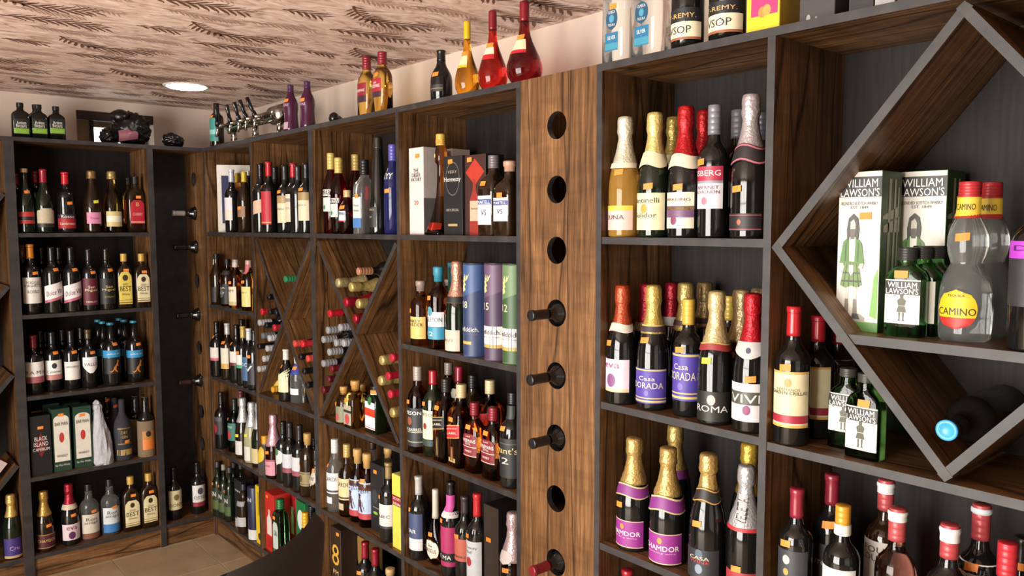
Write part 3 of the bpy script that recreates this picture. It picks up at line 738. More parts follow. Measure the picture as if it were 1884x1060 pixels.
# ------------------------------------------------------------ bottles and cartons (metres)
BOTTLES = [
('bitters_flask', 'flask', (0.6917, 4.2744, 2.075), 0.1595, 0.037, -0.031, 'blk', ('screw', '#15160f', 0.88), [{'a': 1.6, 'c': '#14140f', 't': [('Action', 0.74, 0.62, 0.22, '#e9e6e0'), ('Bitters', 0.52, 0.66, 0.22, '#e9e6e0')], 'b': [(0, 0.36, '#7ea83a')], 'z0': 0.116, 'z1': 0.531}], None, 'leftmost of four small black bitters flasks, on top of the back-wall shelf', 'bottles, on top of the back-wall shelf'),
('bitters_flask', 'flask', (0.7722, 4.377, 2.075), 0.1705, 0.037, 0.005, 'blk', ('screw', '#15160f', 0.88), [], None, 'half-hidden bitters flask behind the row of three, on top of the back-wall shelf', 'bottles, on top of the back-wall shelf'),
('bitters_flask', 'flask', (0.7669, 4.2877, 2.075), 0.1597, 0.037, -0.016, 'blk', ('screw', '#15160f', 0.88), [{'a': 1.6, 'c': '#14140f', 't': [('Action', 0.74, 0.62, 0.22, '#e9e6e0'), ('Bitters', 0.52, 0.66, 0.22, '#e9e6e0')], 'b': [(0, 0.36, '#7ea83a')], 'z0': 0.158, 'z1': 0.579}], None, 'middle of the three front bitters flasks, on top of the back-wall shelf', 'bottles, on top of the back-wall shelf'),
('bitters_flask', 'flask', (0.8422, 4.2994, 2.075), 0.1595, 0.0371, 0.012, 'blk', ('screw', '#15160f', 0.88), [{'a': 1.6, 'c': '#14140f', 't': [('Action', 0.74, 0.62, 0.22, '#e9e6e0'), ('Bitters', 0.52, 0.66, 0.22, '#e9e6e0')], 'b': [(0, 0.36, '#7ea83a')], 'z0': 0.199, 'z1': 0.627}], None, 'rightmost of four small black bitters flasks, on top of the back-wall shelf', 'bottles, on top of the back-wall shelf'),
('wine_bottle', 'bord', (0.6896, 4.4653, 1.637), 0.2847, 0.037, 0.015, 'blk', ('capsule', '#7a1622', 0.8), [], None, 'dark wine bottle with red capsule, half hidden by the frame, back-wall shelf, top tier', 'bottles, back-wall shelf, top tier'),
('wine_bottle', 'burg', (0.6965, 4.2868, 1.637), 0.2987, 0.037, -0.052, 'grn', ('screw', '#a98a62', 0.94), [{'a': 120, 'c': '#b32a24', 'b': [(0.3, 0.6, '#1a1210')], 'z0': 0.148, 'z1': 0.331}], (0.64, 15, '#ea8730'), 'dark wine bottle, cork-coloured top and small red label, back-wall shelf, top tier', 'bottles, back-wall shelf, top tier'),
('wine_bottle', 'bord', (0.7624, 4.4268, 1.637), 0.297, 0.037, -0.058, 'blk', ('capsule', '#7d1a26', 0.8), [], None, 'dark wine bottle with red capsule, behind the cream-labelled one, back-wall shelf, top tier', 'bottles, back-wall shelf, top tier'),
('wine_bottle', 'burg', (0.7733, 4.2868, 1.637), 0.2989, 0.0384, 0.04, 'grn', ('capsule', '#8e1d2c', 0.79), [{'a': 130, 'c': '#b9ad92', 'b': [(0, 0.2, '#26221d')], 's': 'arch', 'z0': 0.093, 'z1': 0.388}], None, 'red-capsuled wine bottle with large cream label, back-wall shelf, top tier', 'bottles, back-wall shelf, top tier'),
('wine_bottle', 'bord', (0.8641, 4.287, 1.637), 0.2895, 0.04, -0.029, 'blk', ('capsule', '#c02028', 0.8), [{'a': 140, 'c': '#a3141c', 'b': [(0.7, 1, '#2a1026')], 't': [('Rosso', 0.84, 0.6, 0.2, '#e9e6e0'), ('Lambrusco', 0.35, 0.7, 0.2, '#e2d8b8')], 'z0': 0.076, 'z1': 0.308}], (0.49, 15, '#ea8730'), 'bright red-capsuled bottle with dark and red label, back-wall shelf, top tier', 'bottles, back-wall shelf, top tier'),
('sparkling_wine_bottle', 'champ', (0.9791, 4.287, 1.637), 0.2989, 0.041, -0.032, 'brn', ('foil', '#8a6a44', 0.88), [{'a': 100, 'c': '#d184a8', 't': [('Rose', 0.5, 0.5, 0.2, '#8a3a60')], 'z0': 0.149, 'z1': 0.332}], (0.504, 15, '#d8d838'), 'sparkling wine with bronze top and pink label, back-wall shelf, top tier', 'bottles, back-wall shelf, top tier'),
('sparkling_wine_bottle', 'champ', (1.0694, 4.2877, 1.637), 0.3004, 0.041, 0.059, 'gold', ('foil', '#a58a52', 0.88), [{'a': 120, 'c': '#cdb980', 'b': [(0.3, 0.7, '#e6dfc8')], 'z0': 0.102, 'z1': 0.349}], None, 'golden sparkling wine with cream and yellow label, back-wall shelf, top tier', 'bottles, back-wall shelf, top tier'),
('whisky_flask', 'flask', (1.1743, 4.3968, 1.637), 0.2805, 0.0384, -0.004, 'brn', ('screw', '#16110f', 0.86), [{'a': 1.5, 'c': '#7d1420', 'z0': 0.16, 'z1': 0.589}], None, 'whisky flask behind the red-labelled flask, back-wall shelf, top tier', 'bottles, back-wall shelf, top tier'),
('whisky_flask', 'flask', (1.1784, 4.2869, 1.637), 0.2814, 0.0421, 0.04, 'brn', ('screw', '#16110f', 0.86), [{'a': 1.55, 'c': '#b01c30', 's': 'arch', 't': [('B', 0.82, 0.22, 0.16, '#d8b26a'), ('CHERRY', 0.4, 0.7, 0.12, '#e8b0b0')], 'b': [(0.05, 0.09, '#e0b8a0')], 'z0': 0.158, 'z1': 0.577}], (0.631, 15, '#ea8730'), 'red-labelled whisky flask with black cap, back-wall shelf, top tier', 'bottles, back-wall shelf, top tier'),
('wine_bottle', 'bord', (0.6943, 4.4267, 1.258), 0.3221, 0.038, -0.003, 'blk', ('capsule', '#8a5a2a', 0.8), [], None, 'dark wine bottle with dull brown capsule at the back left, back-wall shelf, second tier', 'bottles, back-wall shelf, second tier'),
('wine_bottle', 'bord', (0.7058, 4.29, 1.258), 0.3265, 0.04, 0.017, 'blk', ('capsule', '#d98a28', 0.8), [{'a': 140, 'c': '#d8d4cc', 't': [('POGGIO', 0.8, 0.6, 0.1, '#1a1a1c'), ('BORGHETTO', 0.68, 0.8, 0.1, '#1a1a1c'), ('ROSSO', 0.45, 0.5, 0.12, '#1a1a1c')], 'z0': 0.158, 'z1': 0.53}], (0.591, 15, '#ea8730'), 'orange-capsuled wine bottle with tall white label, back-wall shelf, second tier', 'bottles, back-wall shelf, second tier'),
('wine_bottle', 'bord', (0.7743, 4.4268, 1.258), 0.3116, 0.037, -0.042, 'blk', ('capsule', '#141416', 0.78), [], None, 'black bottle behind, left of the tilted labels, back-wall shelf, second tier', 'bottles, back-wall shelf, second tier'),
('wine_bottle', 'bord', (0.8499, 4.4275, 1.258), 0.3101, 0.037, 0.016, 'blk', ('capsule', '#141416', 0.78), [], None, 'black bottle behind, between the two tilted labels, back-wall shelf, second tier', 'bottles, back-wall shelf, second tier'),
('wine_bottle', 'bord', (0.7897, 4.2708, 1.258), 0.312, 0.0396, 0.044, 'blk', ('capsule', '#17171a', 0.78), [{'a': 140, 'c': '#e4dcdc', 's': 'tilt', 't': [('Dolce Vita', 0.5, 0.75, 0.3, '#5a2a34')], 'b': [(0, 0.16, '#b06070')], 'z0': 0.195, 'z1': 0.453}], (0.664, 15, '#ea8730'), 'black wine bottle with tilted white label, left of a pair, back-wall shelf, second tier', 'bottles, back-wall shelf, second tier'),
('wine_bottle', 'bord', (0.8707, 4.2705, 1.258), 0.3104, 0.04, 0.003, 'blk', ('capsule', '#17171a', 0.78), [{'a': 140, 'c': '#e4dcdc', 's': 'tilt', 't': [('Dolce Vita', 0.5, 0.75, 0.3, '#5a2a34')], 'b': [(0, 0.16, '#b06070')], 'z0': 0.18, 'z1': 0.443}], (0.657, 15, '#ea8730'), 'black wine bottle with tilted white label, right of a pair, back-wall shelf, second tier', 'bottles, back-wall shelf, second tier'),
('wine_bottle', 'bord', (0.9484, 4.274, 1.258), 0.2997, 0.0374, 0.029, 'blk', ('capsule', '#241a1c', 0.8), [{'a': 130, 'c': '#5d1828', 't': [('San', 0.68, 0.35, 0.1, '#e2d8b8'), ('Miguel', 0.55, 0.7, 0.12, '#e2d8b8'), ('MERLOT', 0.12, 0.6, 0.06, '#e2d8b8')], 'z0': 0.096, 'z1': 0.529}], (0.625, 15, '#ea8730'), 'dark wine bottle with maroon label, back-wall shelf, second tier', 'bottles, back-wall shelf, second tier'),
('wine_bottle', 'bord', (1.0256, 4.2701, 1.258), 0.3005, 0.0392, 0.021, 'blk', ('capsule', '#1a1712', 0.8), [{'a': 130, 'c': '#0f0f10', 't': [('San', 0.68, 0.35, 0.1, '#c8b070'), ('Miguel', 0.55, 0.7, 0.12, '#c8b070'), ('SYRAH', 0.28, 0.5, 0.07, '#a08848')], 'z0': 0.099, 'z1': 0.517}], (0.652, 15, '#ea8730'), 'dark wine bottle with black gold-lettered label, back-wall shelf, second tier', 'bottles, back-wall shelf, second tier'),
('whisky_flask', 'flask', (1.1052, 4.2656, 1.258), 0.2731, 0.037, -0.052, 'brn', ('screw', '#c8a24e', 0.86), [{'a': 1.6, 'c': '#d6c25a', 's': 'arch', 't': [('GOLD', 0.62, 0.4, 0.07, '#4a3a20'), ('BEST', 0.48, 0.85, 0.16, '#2a2418'), ('Whisky', 0.3, 0.6, 0.09, '#7a5a28')], 'o': [(0.82, 0.12, '#3a2c18')], 'b': [(0.03, 0.07, '#8a7030'), (0.12, 0.14, '#8a7030')], 'z0': 0.082, 'z1': 0.672}], (0.703, 15, '#ea8730'), 'whisky flask with gold cap and yellow label, back-wall shelf, second tier', 'bottles, back-wall shelf, second tier'),
('whisky_flask', 'flask', (1.185, 4.2532, 1.258), 0.2715, 0.0376, 0.031, 'brn', ('screw', '#c8a24e', 0.86), [{'a': 1.6, 'c': '#e2d7b2', 's': 'arch', 't': [('GOLD', 0.62, 0.4, 0.07, '#4a3a20'), ('BEST', 0.48, 0.85, 0.16, '#2a2418'), ('Whisky', 0.3, 0.6, 0.09, '#7a5a28')], 'o': [(0.82, 0.12, '#3a2c18')], 'b': [(0.03, 0.07, '#8a7030'), (0.12, 0.14, '#8a7030')], 'z0': 0.111, 'z1': 0.623}], (0.667, 15, '#ea8730'), 'whisky flask with gold cap and cream label, back-wall shelf, second tier', 'bottles, back-wall shelf, second tier'),
('wine_bottle', 'bord', (0.7018, 4.3009, 0.875), 0.2789, 0.0387, 0.011, 'blk', ('capsule', '#7a1c26', 0.78), [{'a': 150, 'c': '#e9e6e0', 'b': [(0, 0.3, '#a55a62')], 't': [('B A M A', 0.5, 0.9, 0.16, '#1a1a1c')], 'z0': 0.202, 'z1': 0.559}], None, 'red-capsuled wine bottle with white and pink label, back-wall shelf, third tier', 'bottles, back-wall shelf, third tier'),
('wine_bottle', 'bord', (0.7845, 4.3238, 0.875), 0.2856, 0.0378, -0.024, 'blk', ('capsule', '#1a191b', 0.78), [{'a': 140, 'c': '#e9e6e0', 'b': [(0, 0.27, '#b77a74')], 't': [('Cabernet', 0.42, 0.7, 0.13, '#1a1a1c')], 'o': [(0.72, 0.18, '#2b2b30')], 'z0': 0.202, 'z1': 0.532}], (0.657, 15, '#ea8730'), 'black-capsuled bottle with white label over a pink band, back-wall shelf, third tier', 'bottles, back-wall shelf, third tier'),
('wine_bottle', 'bord', (0.8622, 4.3084, 0.875), 0.2875, 0.0365, -0.056, 'blk', ('capsule', '#1c1c1f', 0.78), [{'a': 130, 'c': '#dedad6', 't': [('LANGUEDOC', 0.72, 0.8, 0.1, '#1a1a1c')], 'z0': 0.173, 'z1': 0.483}], (0.643, 15, '#ea8730'), 'black-capsuled bottle with plain square white label, back-wall shelf, third tier', 'bottles, back-wall shelf, third tier'),
('wine_bottle', 'bord', (0.9376, 4.305, 0.875), 0.2862, 0.0373, 0.044, 'blk', ('capsule', '#4a3c26', 0.84), [{'a': 120, 'c': '#e8e6e8', 's': 'shield', 't': [('VALLIS', 0.55, 0.8, 0.2, '#2a2a3a')], 'z0': 0.257, 'z1': 0.534}], (0.611, 15, '#ea8730'), 'wine bottle with white shield-shaped label, back-wall shelf, third tier', 'bottles, back-wall shelf, third tier'),
('wine_bottle', 'bord', (0.7473, 4.3995, 0.875), 0.2886, 0.036, -0.003, 'blk', ('capsule', '#17171a', 0.78), [], None, 'leftmost dark bottle of the hidden back row, back-wall shelf, third tier', 'bottles, back-wall shelf, third tier'),
('wine_bottle', 'bord', (0.7807, 4.4648, 0.875), 0.2755, 0.036, 0.026, 'blk', ('capsule', '#17171a', 0.78), [], None, 'second dark bottle of the hidden back row, back-wall shelf, third tier', 'bottles, back-wall shelf, third tier'),
('wine_bottle', 'bord', (0.8493, 4.427, 0.875), 0.2818, 0.036, 0.045, 'blk', ('capsule', '#17171a', 0.78), [], None, 'dark bottle in back row left of the square label, back-wall shelf, third tier', 'bottles, back-wall shelf, third tier'),
('wine_bottle', 'bord', (0.932, 4.4269, 0.875), 0.2846, 0.036, 0.026, 'blk', ('capsule', '#17171a', 0.78), [], None, 'dark bottle in back row left of the shield label, back-wall shelf, third tier', 'bottles, back-wall shelf, third tier'),
('wine_bottle', 'bord', (1.0364, 4.286, 0.875), 0.3141, 0.04, 0.051, 'blk', ('screw', '#2f7f96', 0.965), [{'a': 170, 'c': '#2f8fc4', 't': [('yellow tail', 0.5, 0.5, 0.3, '#e9e6e0')], 'z0': 0.453, 'z1': 0.571}, {'a': 150, 'c': '#14130f', 'fig': 'kangaroo', 'z0': 0.194, 'z1': 0.445}], (0.665, 15, '#ea8730'), 'blue-banded kangaroo wine bottle, left of the front pair, back-wall shelf, third tier', 'bottles, back-wall shelf, third tier'),
('wine_bottle', 'bord', (1.1502, 4.3055, 0.875), 0.3132, 0.04, -0.013, 'blk', ('screw', '#2f7f96', 0.965), [{'a': 170, 'c': '#2f8fc4', 't': [('yellow tail', 0.5, 0.5, 0.3, '#e9e6e0')], 'z0': 0.407, 'z1': 0.528}, {'a': 150, 'c': '#14130f', 'fig': 'kangaroo', 'z0': 0.14, 'z1': 0.399}], (0.624, 15, '#ea8730'), 'blue-banded kangaroo wine bottle, right of the front pair, back-wall shelf, third tier', 'bottles, back-wall shelf, third tier'),
('wine_bottle', 'bord', (1.0159, 4.4373, 0.875), 0.3171, 0.037, 0.036, 'blk', ('screw', '#2f7f96', 0.965), [{'a': 170, 'c': '#24597a', 'z0': 0.423, 'z1': 0.543}], None, 'teal-topped bottle, back row, first from the left, back-wall shelf, third tier', 'bottles, back-wall shelf, third tier'),
('wine_bottle', 'bord', (1.0189, 4.3624, 0.875), 0.3148, 0.037, -0.007, 'blk', ('screw', '#2f7f96', 0.965), [{'a': 170, 'c': '#24597a', 'z0': 0.455, 'z1': 0.574}], None, 'teal-topped bottle, back row, second from the left, back-wall shelf, third tier', 'bottles, back-wall shelf, third tier'),
('wine_bottle', 'bord', (1.1204, 4.4537, 0.875), 0.3151, 0.037, 0.052, 'blk', ('screw', '#2f7f96', 0.965), [{'a': 170, 'c': '#24597a', 'z0': 0.383, 'z1': 0.506}], None, 'teal-topped bottle, back row, third from the left, back-wall shelf, third tier', 'bottles, back-wall shelf, third tier'),
('wine_bottle', 'bord', (1.1249, 4.3788, 0.875), 0.3137, 0.037, 0.045, 'blk', ('screw', '#2f7f96', 0.965), [{'a': 170, 'c': '#24597a', 'z0': 0.413, 'z1': 0.535}], None, 'teal-topped bottle, back row, fourth from the left, back-wall shelf, third tier', 'bottles, back-wall shelf, third tier'),
('wine_bottle', 'bord', (1.0436, 4.4467, 0.488), 0.2996, 0.036, -0.048, 'blk', ('capsule', '#120f10', 0.78), [], (0.943, 15, '#d8502a'), 'black bottle with red price tag behind the wrapped ones, back-wall shelf, fourth tier', 'bottles, back-wall shelf, fourth tier'),
('wrapped_bottle', 'cloth', (1.0614, 4.3719, 0.488), 0.3029, 0.04, -0.044, 'cloth_d', None, [], (0.863, 15, '#d8502a'), 'dark cloth-covered bottle standing behind its twin, back-wall shelf, fourth tier', 'bottles, back-wall shelf, fourth tier'),
('wrapped_bottle', 'cloth', (1.0734, 4.287, 0.488), 0.3088, 0.042, -0.034, 'cloth_d', None, [{'a': 90, 'c': '#1b1620', 't': [('DRY', 0.7, 0.4, 0.16, '#b59a58'), ('GIN', 0.45, 0.4, 0.16, '#b59a58')], 'b': [(0.02, 0.08, '#8a7038'), (0.9, 0.97, '#8a7038')], 'z0': 0.266, 'z1': 0.552}, {'a': 110, 'c': '#a98a50', 'z0': 0.09, 'z1': 0.184}], (0.315, 15, '#ea8730'), 'dark cloth-covered bottle with gold medallion label, front twin, back-wall shelf, fourth tier', 'bottles, back-wall shelf, fourth tier'),
('wrapped_bottle', 'burlap', (1.1677, 4.3967, 0.488), 0.2926, 0.042, 0.056, 'burlap', None, [], None, 'burlap-sleeved bottle half hidden behind another, back-wall shelf, fourth tier', 'bottles, back-wall shelf, fourth tier'),
('wrapped_bottle', 'burlap', (1.1817, 4.2729, 0.488), 0.3083, 0.0423, -0.008, 'burlap', None, [{'a': 80, 'c': '#b5793a', 'o': [(0.85, 0.2, '#2a1c14')], 'b': [(0.0, 0.55, '#d87a34')], 'z0': 0.129, 'z1': 0.44}], None, 'burlap-sleeved bottle with orange tag, in front, back-wall shelf, fourth tier', 'bottles, back-wall shelf, fourth tier'),
('sparkling_wine_bottle', 'champ', (0.7096, 4.2845, 0.1137), 0.2865, 0.042, 0.015, 'brn', ('foil', '#b8924a', 0.6), [{'a': 150, 'c': '#4a1420', 't': [('CHAMDOR', 0.55, 0.75, 0.22, '#c9a860')], 'b': [(0, 0.05, '#b08a50'), (0.95, 1, '#b08a50')], 'z0': 0.067, 'z1': 0.298}], (0.445, 15, '#ea8730'), 'gold-foiled sparkling wine with maroon label, back-wall shelf, bottom tier', 'bottles, back-wall shelf, bottom tier'),
('sparkling_wine_bottle', 'champ', (0.8196, 4.2886, 0.1137), 0.2978, 0.041, -0.024, 'blk', ('foil', '#9a1c30', 0.66), [{'a': 130, 'c': '#d8c6cc', 't': [('eva', 0.75, 0.5, 0.22, '#7a2a50')], 'o': [(0.3, 0.3, '#5a2a5a')], 'z0': 0.096, 'z1': 0.359}, {'a': 200, 'c': '#c8b8a0', 'z0': 0.598, 'z1': 0.68}], (0.503, 15, '#ea8730'), 'red-foiled sparkling wine with pale pink label, back-wall shelf, bottom tier', 'bottles, back-wall shelf, bottom tier'),
('rum_bottle', 'vodka', (0.9089, 4.3038, 0.1137), 0.2747, 0.0447, 0.001, 'clr', ('screw', '#151416', 0.88), [{'a': 120, 'c': '#cfc6b6', 't': [('Ron', 0.8, 0.5, 0.14, '#1a1a1c'), ('amigo', 0.64, 0.7, 0.14, '#1a1a1c')], 'b': [(0, 0.22, '#7a4a32')], 'z0': 0.036, 'z1': 0.477}], (0.527, 15, '#ea8730'), 'clear rum bottle with brown and white label, back-wall shelf, bottom tier', 'bottles, back-wall shelf, bottom tier'),
('rum_bottle', 'vodka', (1.0039, 4.2991, 0.1137), 0.2806, 0.0437, -0.014, 'clr', ('screw', '#151416', 0.88), [{'a': 120, 'c': '#cdd4d8', 't': [('Ron', 0.8, 0.5, 0.14, '#1a1a1c'), ('amigo', 0.64, 0.7, 0.14, '#1a1a1c')], 'b': [(0, 0.34, '#3a78b8')], 'z0': 0.064, 'z1': 0.515}], (0.515, 15, '#ea8730'), 'clear rum bottle with blue and white label, back-wall shelf, bottom tier', 'bottles, back-wall shelf, bottom tier'),
('whisky_flask', 'flask', (1.0975, 4.2783, 0.1137), 0.2787, 0.0425, -0.018, 'brn', ('screw', '#c8a24e', 0.86), [{'a': 1.6, 'c': '#e0d4a6', 's': 'arch', 't': [('GOLD', 0.62, 0.4, 0.07, '#4a3a20'), ('BEST', 0.48, 0.85, 0.16, '#2a2418'), ('Whisky', 0.3, 0.6, 0.09, '#7a5a28')], 'o': [(0.82, 0.12, '#3a2c18')], 'b': [(0.03, 0.07, '#8a7030'), (0.12, 0.14, '#8a7030')], 'z0': 0.091, 'z1': 0.573}], (0.665, 15, '#ea8730'), 'cream-labelled whisky flask, left of the pair, back-wall shelf, bottom tier', 'bottles, back-wall shelf, bottom tier'),
('whisky_flask', 'flask', (1.1814, 4.2664, 0.1137), 0.2808, 0.0412, 0.01, 'brn', ('screw', '#c8a24e', 0.86), [{'a': 1.6, 'c': '#e0d4a6', 's': 'arch', 't': [('GOLD', 0.62, 0.4, 0.07, '#4a3a20'), ('BEST', 0.48, 0.85, 0.16, '#2a2418'), ('Whisky', 0.3, 0.6, 0.09, '#7a5a28')], 'o': [(0.82, 0.12, '#3a2c18')], 'b': [(0.03, 0.07, '#8a7030'), (0.12, 0.14, '#8a7030')], 'z0': 0.109, 'z1': 0.602}], (0.671, 15, '#ea8730'), 'cream-labelled whisky flask, right of the pair, back-wall shelf, bottom tier', 'bottles, back-wall shelf, bottom tier'),
('wine_bottle', 'bord', (1.3171, 4.2983, 0.1137), 0.2769, 0.0367, 0.01, 'blk', ('capsule', '#141315', 0.78), [{'a': 130, 'c': '#d8cda0', 't': [('DONTI', 0.25, 0.85, 0.16, '#3a2c18')], 'o': [(0.65, 0.2, '#7a6a40')], 'z0': 0.201, 'z1': 0.576}], None, 'dark wine bottle with cream label, floor of the narrow corner bay', 'bottles, floor of the narrow corner bay'),
('wine_bottle', 'bord', (1.4434, 4.309, 0.1137), 0.2773, 0.0378, 0.049, 'blk', ('capsule', '#141315', 0.78), [{'a': 130, 'c': '#d8d6d4', 't': [('OSTER', 0.42, 0.8, 0.16, '#2a2a2e')], 'o': [(0.72, 0.2, '#4a4a50')], 'b': [(0, 0.2, '#8a2434')], 'z0': 0.156, 'z1': 0.573}], None, 'dark wine bottle with white label and red band, floor of the narrow corner bay', 'bottles, floor of the narrow corner bay'),
('sparkling_wine_bottle', 'champ', (0.5762, 4.2854, 0.1137), 0.3007, 0.041, 0.022, 'grn', ('foil', '#c8a85e', 0.66), [{'a': 130, 'c': '#3a2a70', 't': [('Cru', 0.5, 0.4, 0.2, '#b8a0d8')], 'b': [(0, 0.12, '#b8a070')], 'z0': 0.026, 'z1': 0.339}], None, 'gold-foiled sparkling wine with purple label, bottom shelf at the left picture edge', 'bottles, bottom shelf at the left picture edge'),
('wine_bottle', 'bord', (1.6, 4.285, 2.075), 0.2707, 0.036, -1.519, 'brn', ('capsule', '#17171a', 0.74), [{'a': 150, 'c': '#3f8f86', 'b': [(0.3, 0.5, '#8cc4ba')], 'z0': 0.163, 'z1': 0.614}], (0.642, 15, '#ea8730'), 'brown bottle with teal label beside the tap tower, on top of the long shelf', 'bottles, on top of the long shelf'),
('liqueur_bottle', 'swirl', (1.56, 3.2993, 2.075), 0.206, 0.033, -1.528, 'prp', ('capsule', '#4a2450', 0.86), [{'a': 70, 'c': '#b89aa8', 'z0': 0.068, 'z1': 0.215}, {'a': 100, 'c': '#4a1440', 't': [('AKOLI', 0.5, 0.8, 0.6, '#e0b8d0')], 'z0': 0.532, 'z1': 0.616}], (0.666, 15, '#ea8730'), 'purple bottle with waisted shape, left of the pair, on top of the long shelf', 'bottles, on top of the long shelf'),
('liqueur_bottle', 'swirl', (1.56, 3.1406, 2.075), 0.1999, 0.033, -1.512, 'prp', ('capsule', '#4a2450', 0.86), [{'a': 100, 'c': '#4a1440', 't': [('AKOLI', 0.5, 0.8, 0.6, '#e0b8d0')], 'z0': 0.479, 'z1': 0.562}], (0.604, 15, '#ea8730'), 'purple bottle with waisted shape, right of the pair, on top of the long shelf', 'bottles, on top of the long shelf'),
('whisky_bottle', 'flaskr', (1.6, 2.7188, 2.075), 0.2402, 0.042, -1.55, 'gold', ('screw', '#8a2030', 0.8), [{'a': 1.5, 'c': '#8a1a2a', 't': [('WISEMANS', 0.62, 0.8, 0.14, '#e9e6e0')], 'b': [(0, 0.35, '#3a2030')], 'z0': 0.271, 'z1': 0.575}], None, 'golden whisky bottle with red label, half hidden, on top of the long shelf', 'bottles, on top of the long shelf'),
('whisky_bottle', 'flaskr', (1.56, 2.5399, 2.075), 0.2236, 0.0429, -1.611, 'gold', ('screw', '#8a2030', 0.8), [{'a': 1.5, 'c': '#a01c2c', 't': [('Lord', 0.8, 0.3, 0.14, '#e9e6e0'), ('WISEMANS', 0.6, 0.85, 0.18, '#e9e6e0')], 'b': [(0, 0.3, '#3a2030')], 'z0': 0.262, 'z1': 0.565}], (0.626, 15, '#ea8730'), 'golden red-labelled whisky bottle before its twin, on top of the long shelf', 'bottles, on top of the long shelf'),
('wine_bottle', 'burg', (1.58, 2.2001, 2.075), 0.1758, 0.037, -1.528, 'blk', ('capsule', '#141416', 0.8), [{'a': 120, 'c': '#2a2420', 'b': [(0.4, 0.5, '#8a7a60')], 'z0': 0.209, 'z1': 0.337}], (0.53, 15, '#ea8730'), 'small dark wine bottle with black label, on top of the long shelf', 'bottles, on top of the long shelf'),
('brandy_bottle', 'tear', (1.56, 2.0309, 2.075), 0.235, 0.0405, -1.515, 'or', ('capsule', '#d8b020', 0.765), [{'a': 120, 'c': '#e2d8a8', 's': 'shieldup', 'b': [(0, 0.22, '#d8b42a')], 'z0': 0.372, 'z1': 0.553}], (0.564, 15, '#ea8730'), 'amber teardrop brandy bottle with yellow capsule, on top of the long shelf', 'bottles, on top of the long shelf'),
('brandy_bottle', 'tear', (1.56, 1.9036, 2.075), 0.2414, 0.0457, -1.522, 'redl', ('capsule', '#7c1420', 0.765), [{'a': 140, 'c': '#e6dcba', 's': 'shieldup', 'b': [(0, 0.4, '#c01c2a')], 'z0': 0.386, 'z1': 0.544}], (0.565, 15, '#ea8730'), 'red teardrop brandy bottle with dark red capsule, on top of the long shelf', 'bottles, on top of the long shelf'),
('brandy_bottle', 'tear', (1.56, 1.7582, 2.075), 0.2381, 0.0527, -1.563, 'dred', ('capsule', '#7c1420', 0.765), [{'a': 140, 'c': '#e2d6b0', 's': 'shieldup', 'b': [(0, 0.25, '#c02030')], 'z0': 0.362, 'z1': 0.536}], (0.566, 15, '#ea8730'), 'dark red teardrop brandy bottle, largest in the row, on top of the long shelf', 'bottles, on top of the long shelf'),
('tequila_bottle', 'square', (1.59, 1.4085, 2.075), 0.27, 0.042, -1.545, 'clr', ('screw', '#c8c8c8', 0.88), [{'a': 0.9, 'c': '#174a66', 's': 'oval', 't': [('OLMECA', 0.78, 0.6, 0.13, '#e9e6e0'), ('TEQUILA', 0.22, 0.6, 0.13, '#e9e6e0')], 'o': [(0.5, 0.22, '#4a8fae')], 'z0': 0.34, 'z1': 0.554}, {'a': 1.0, 'c': '#1d6890', 't': [('SILVER', 0.72, 0.6, 0.2, '#e9e6e0')], 'b': [(0.06, 0.42, '#3a8aa0')], 'z0': 0.149, 'z1': 0.318}], (0.558, 15, '#ea8730'), 'clear square tequila bottle with blue labels, left one, on top of the right shelf', 'bottles, on top of the right shelf'),
('tequila_bottle', 'square', (1.575, 1.2912, 2.075), 0.27, 0.046, -1.605, 'clr', ('screw', '#c8c8c8', 0.88), [{'a': 0.9, 'c': '#174a66', 's': 'oval', 't': [('OLMECA', 0.78, 0.6, 0.13, '#e9e6e0'), ('TEQUILA', 0.22, 0.6, 0.13, '#e9e6e0')], 'o': [(0.5, 0.22, '#4a8fae')], 'z0': 0.307, 'z1': 0.511}, {'a': 1.0, 'c': '#1d6890', 't': [('SILVER', 0.72, 0.6, 0.2, '#e9e6e0')], 'b': [(0.06, 0.42, '#3a8aa0')], 'z0': 0.115, 'z1': 0.29}], None, 'clear square tequila bottle with blue labels, right one, on top of the right shelf', 'bottles, on top of the right shelf'),
('brandy_bottle', 'whisky', (1.56, 1.1781, 2.075), 0.2452, 0.0383, -1.531, 'blk', ('screw', '#141416', 0.86), [{'a': 170, 'c': '#16181c', 't': [('ST-REMY.', 0.42, 0.75, 0.36, '#d8a868')], 'z0': 0.264, 'z1': 0.388}, {'a': 175, 'c': '#e6d8b8', 't': [('VSOP', 0.55, 0.52, 0.42, '#2a2420')], 'b': [(0, 0.14, '#9a5a38')], 'z0': 0.093, 'z1': 0.259}], None, 'dark brandy bottle with cream label, left of the pair, on top of the right shelf', 'bottles, on top of the right shelf'),
('brandy_bottle', 'whisky', (1.56, 1.0686, 2.075), 0.232, 0.041, -1.562, 'blk', ('screw', '#141416', 0.86), [{'a': 170, 'c': '#16181c', 't': [('ST-REMY.', 0.42, 0.75, 0.36, '#d8a868')], 'z0': 0.261, 'z1': 0.378}, {'a': 175, 'c': '#e6d8b8', 't': [('VSOP', 0.55, 0.52, 0.42, '#2a2420')], 'b': [(0, 0.14, '#9a5a38')], 'z0': 0.08, 'z1': 0.257}], None, 'dark brandy bottle with cream label, right of the pair, on top of the right shelf', 'bottles, on top of the right shelf'),
('wine_bottle', 'bord', (1.55, 3.9759, 1.637), 0.3145, 0.0355, -1.597, 'blk', ('capsule', '#b9bcc0', 0.8), [{'a': 140, 'c': '#cfccd0', 'b': [(0, 0.45, '#d6c8b8')], 'z0': 0.193, 'z1': 0.552}], (0.605, -30, '#ea8730'), 'silver-capped bottle with white label before the gift box, corner column, top shelf', 'bottles, corner column, top shelf'),
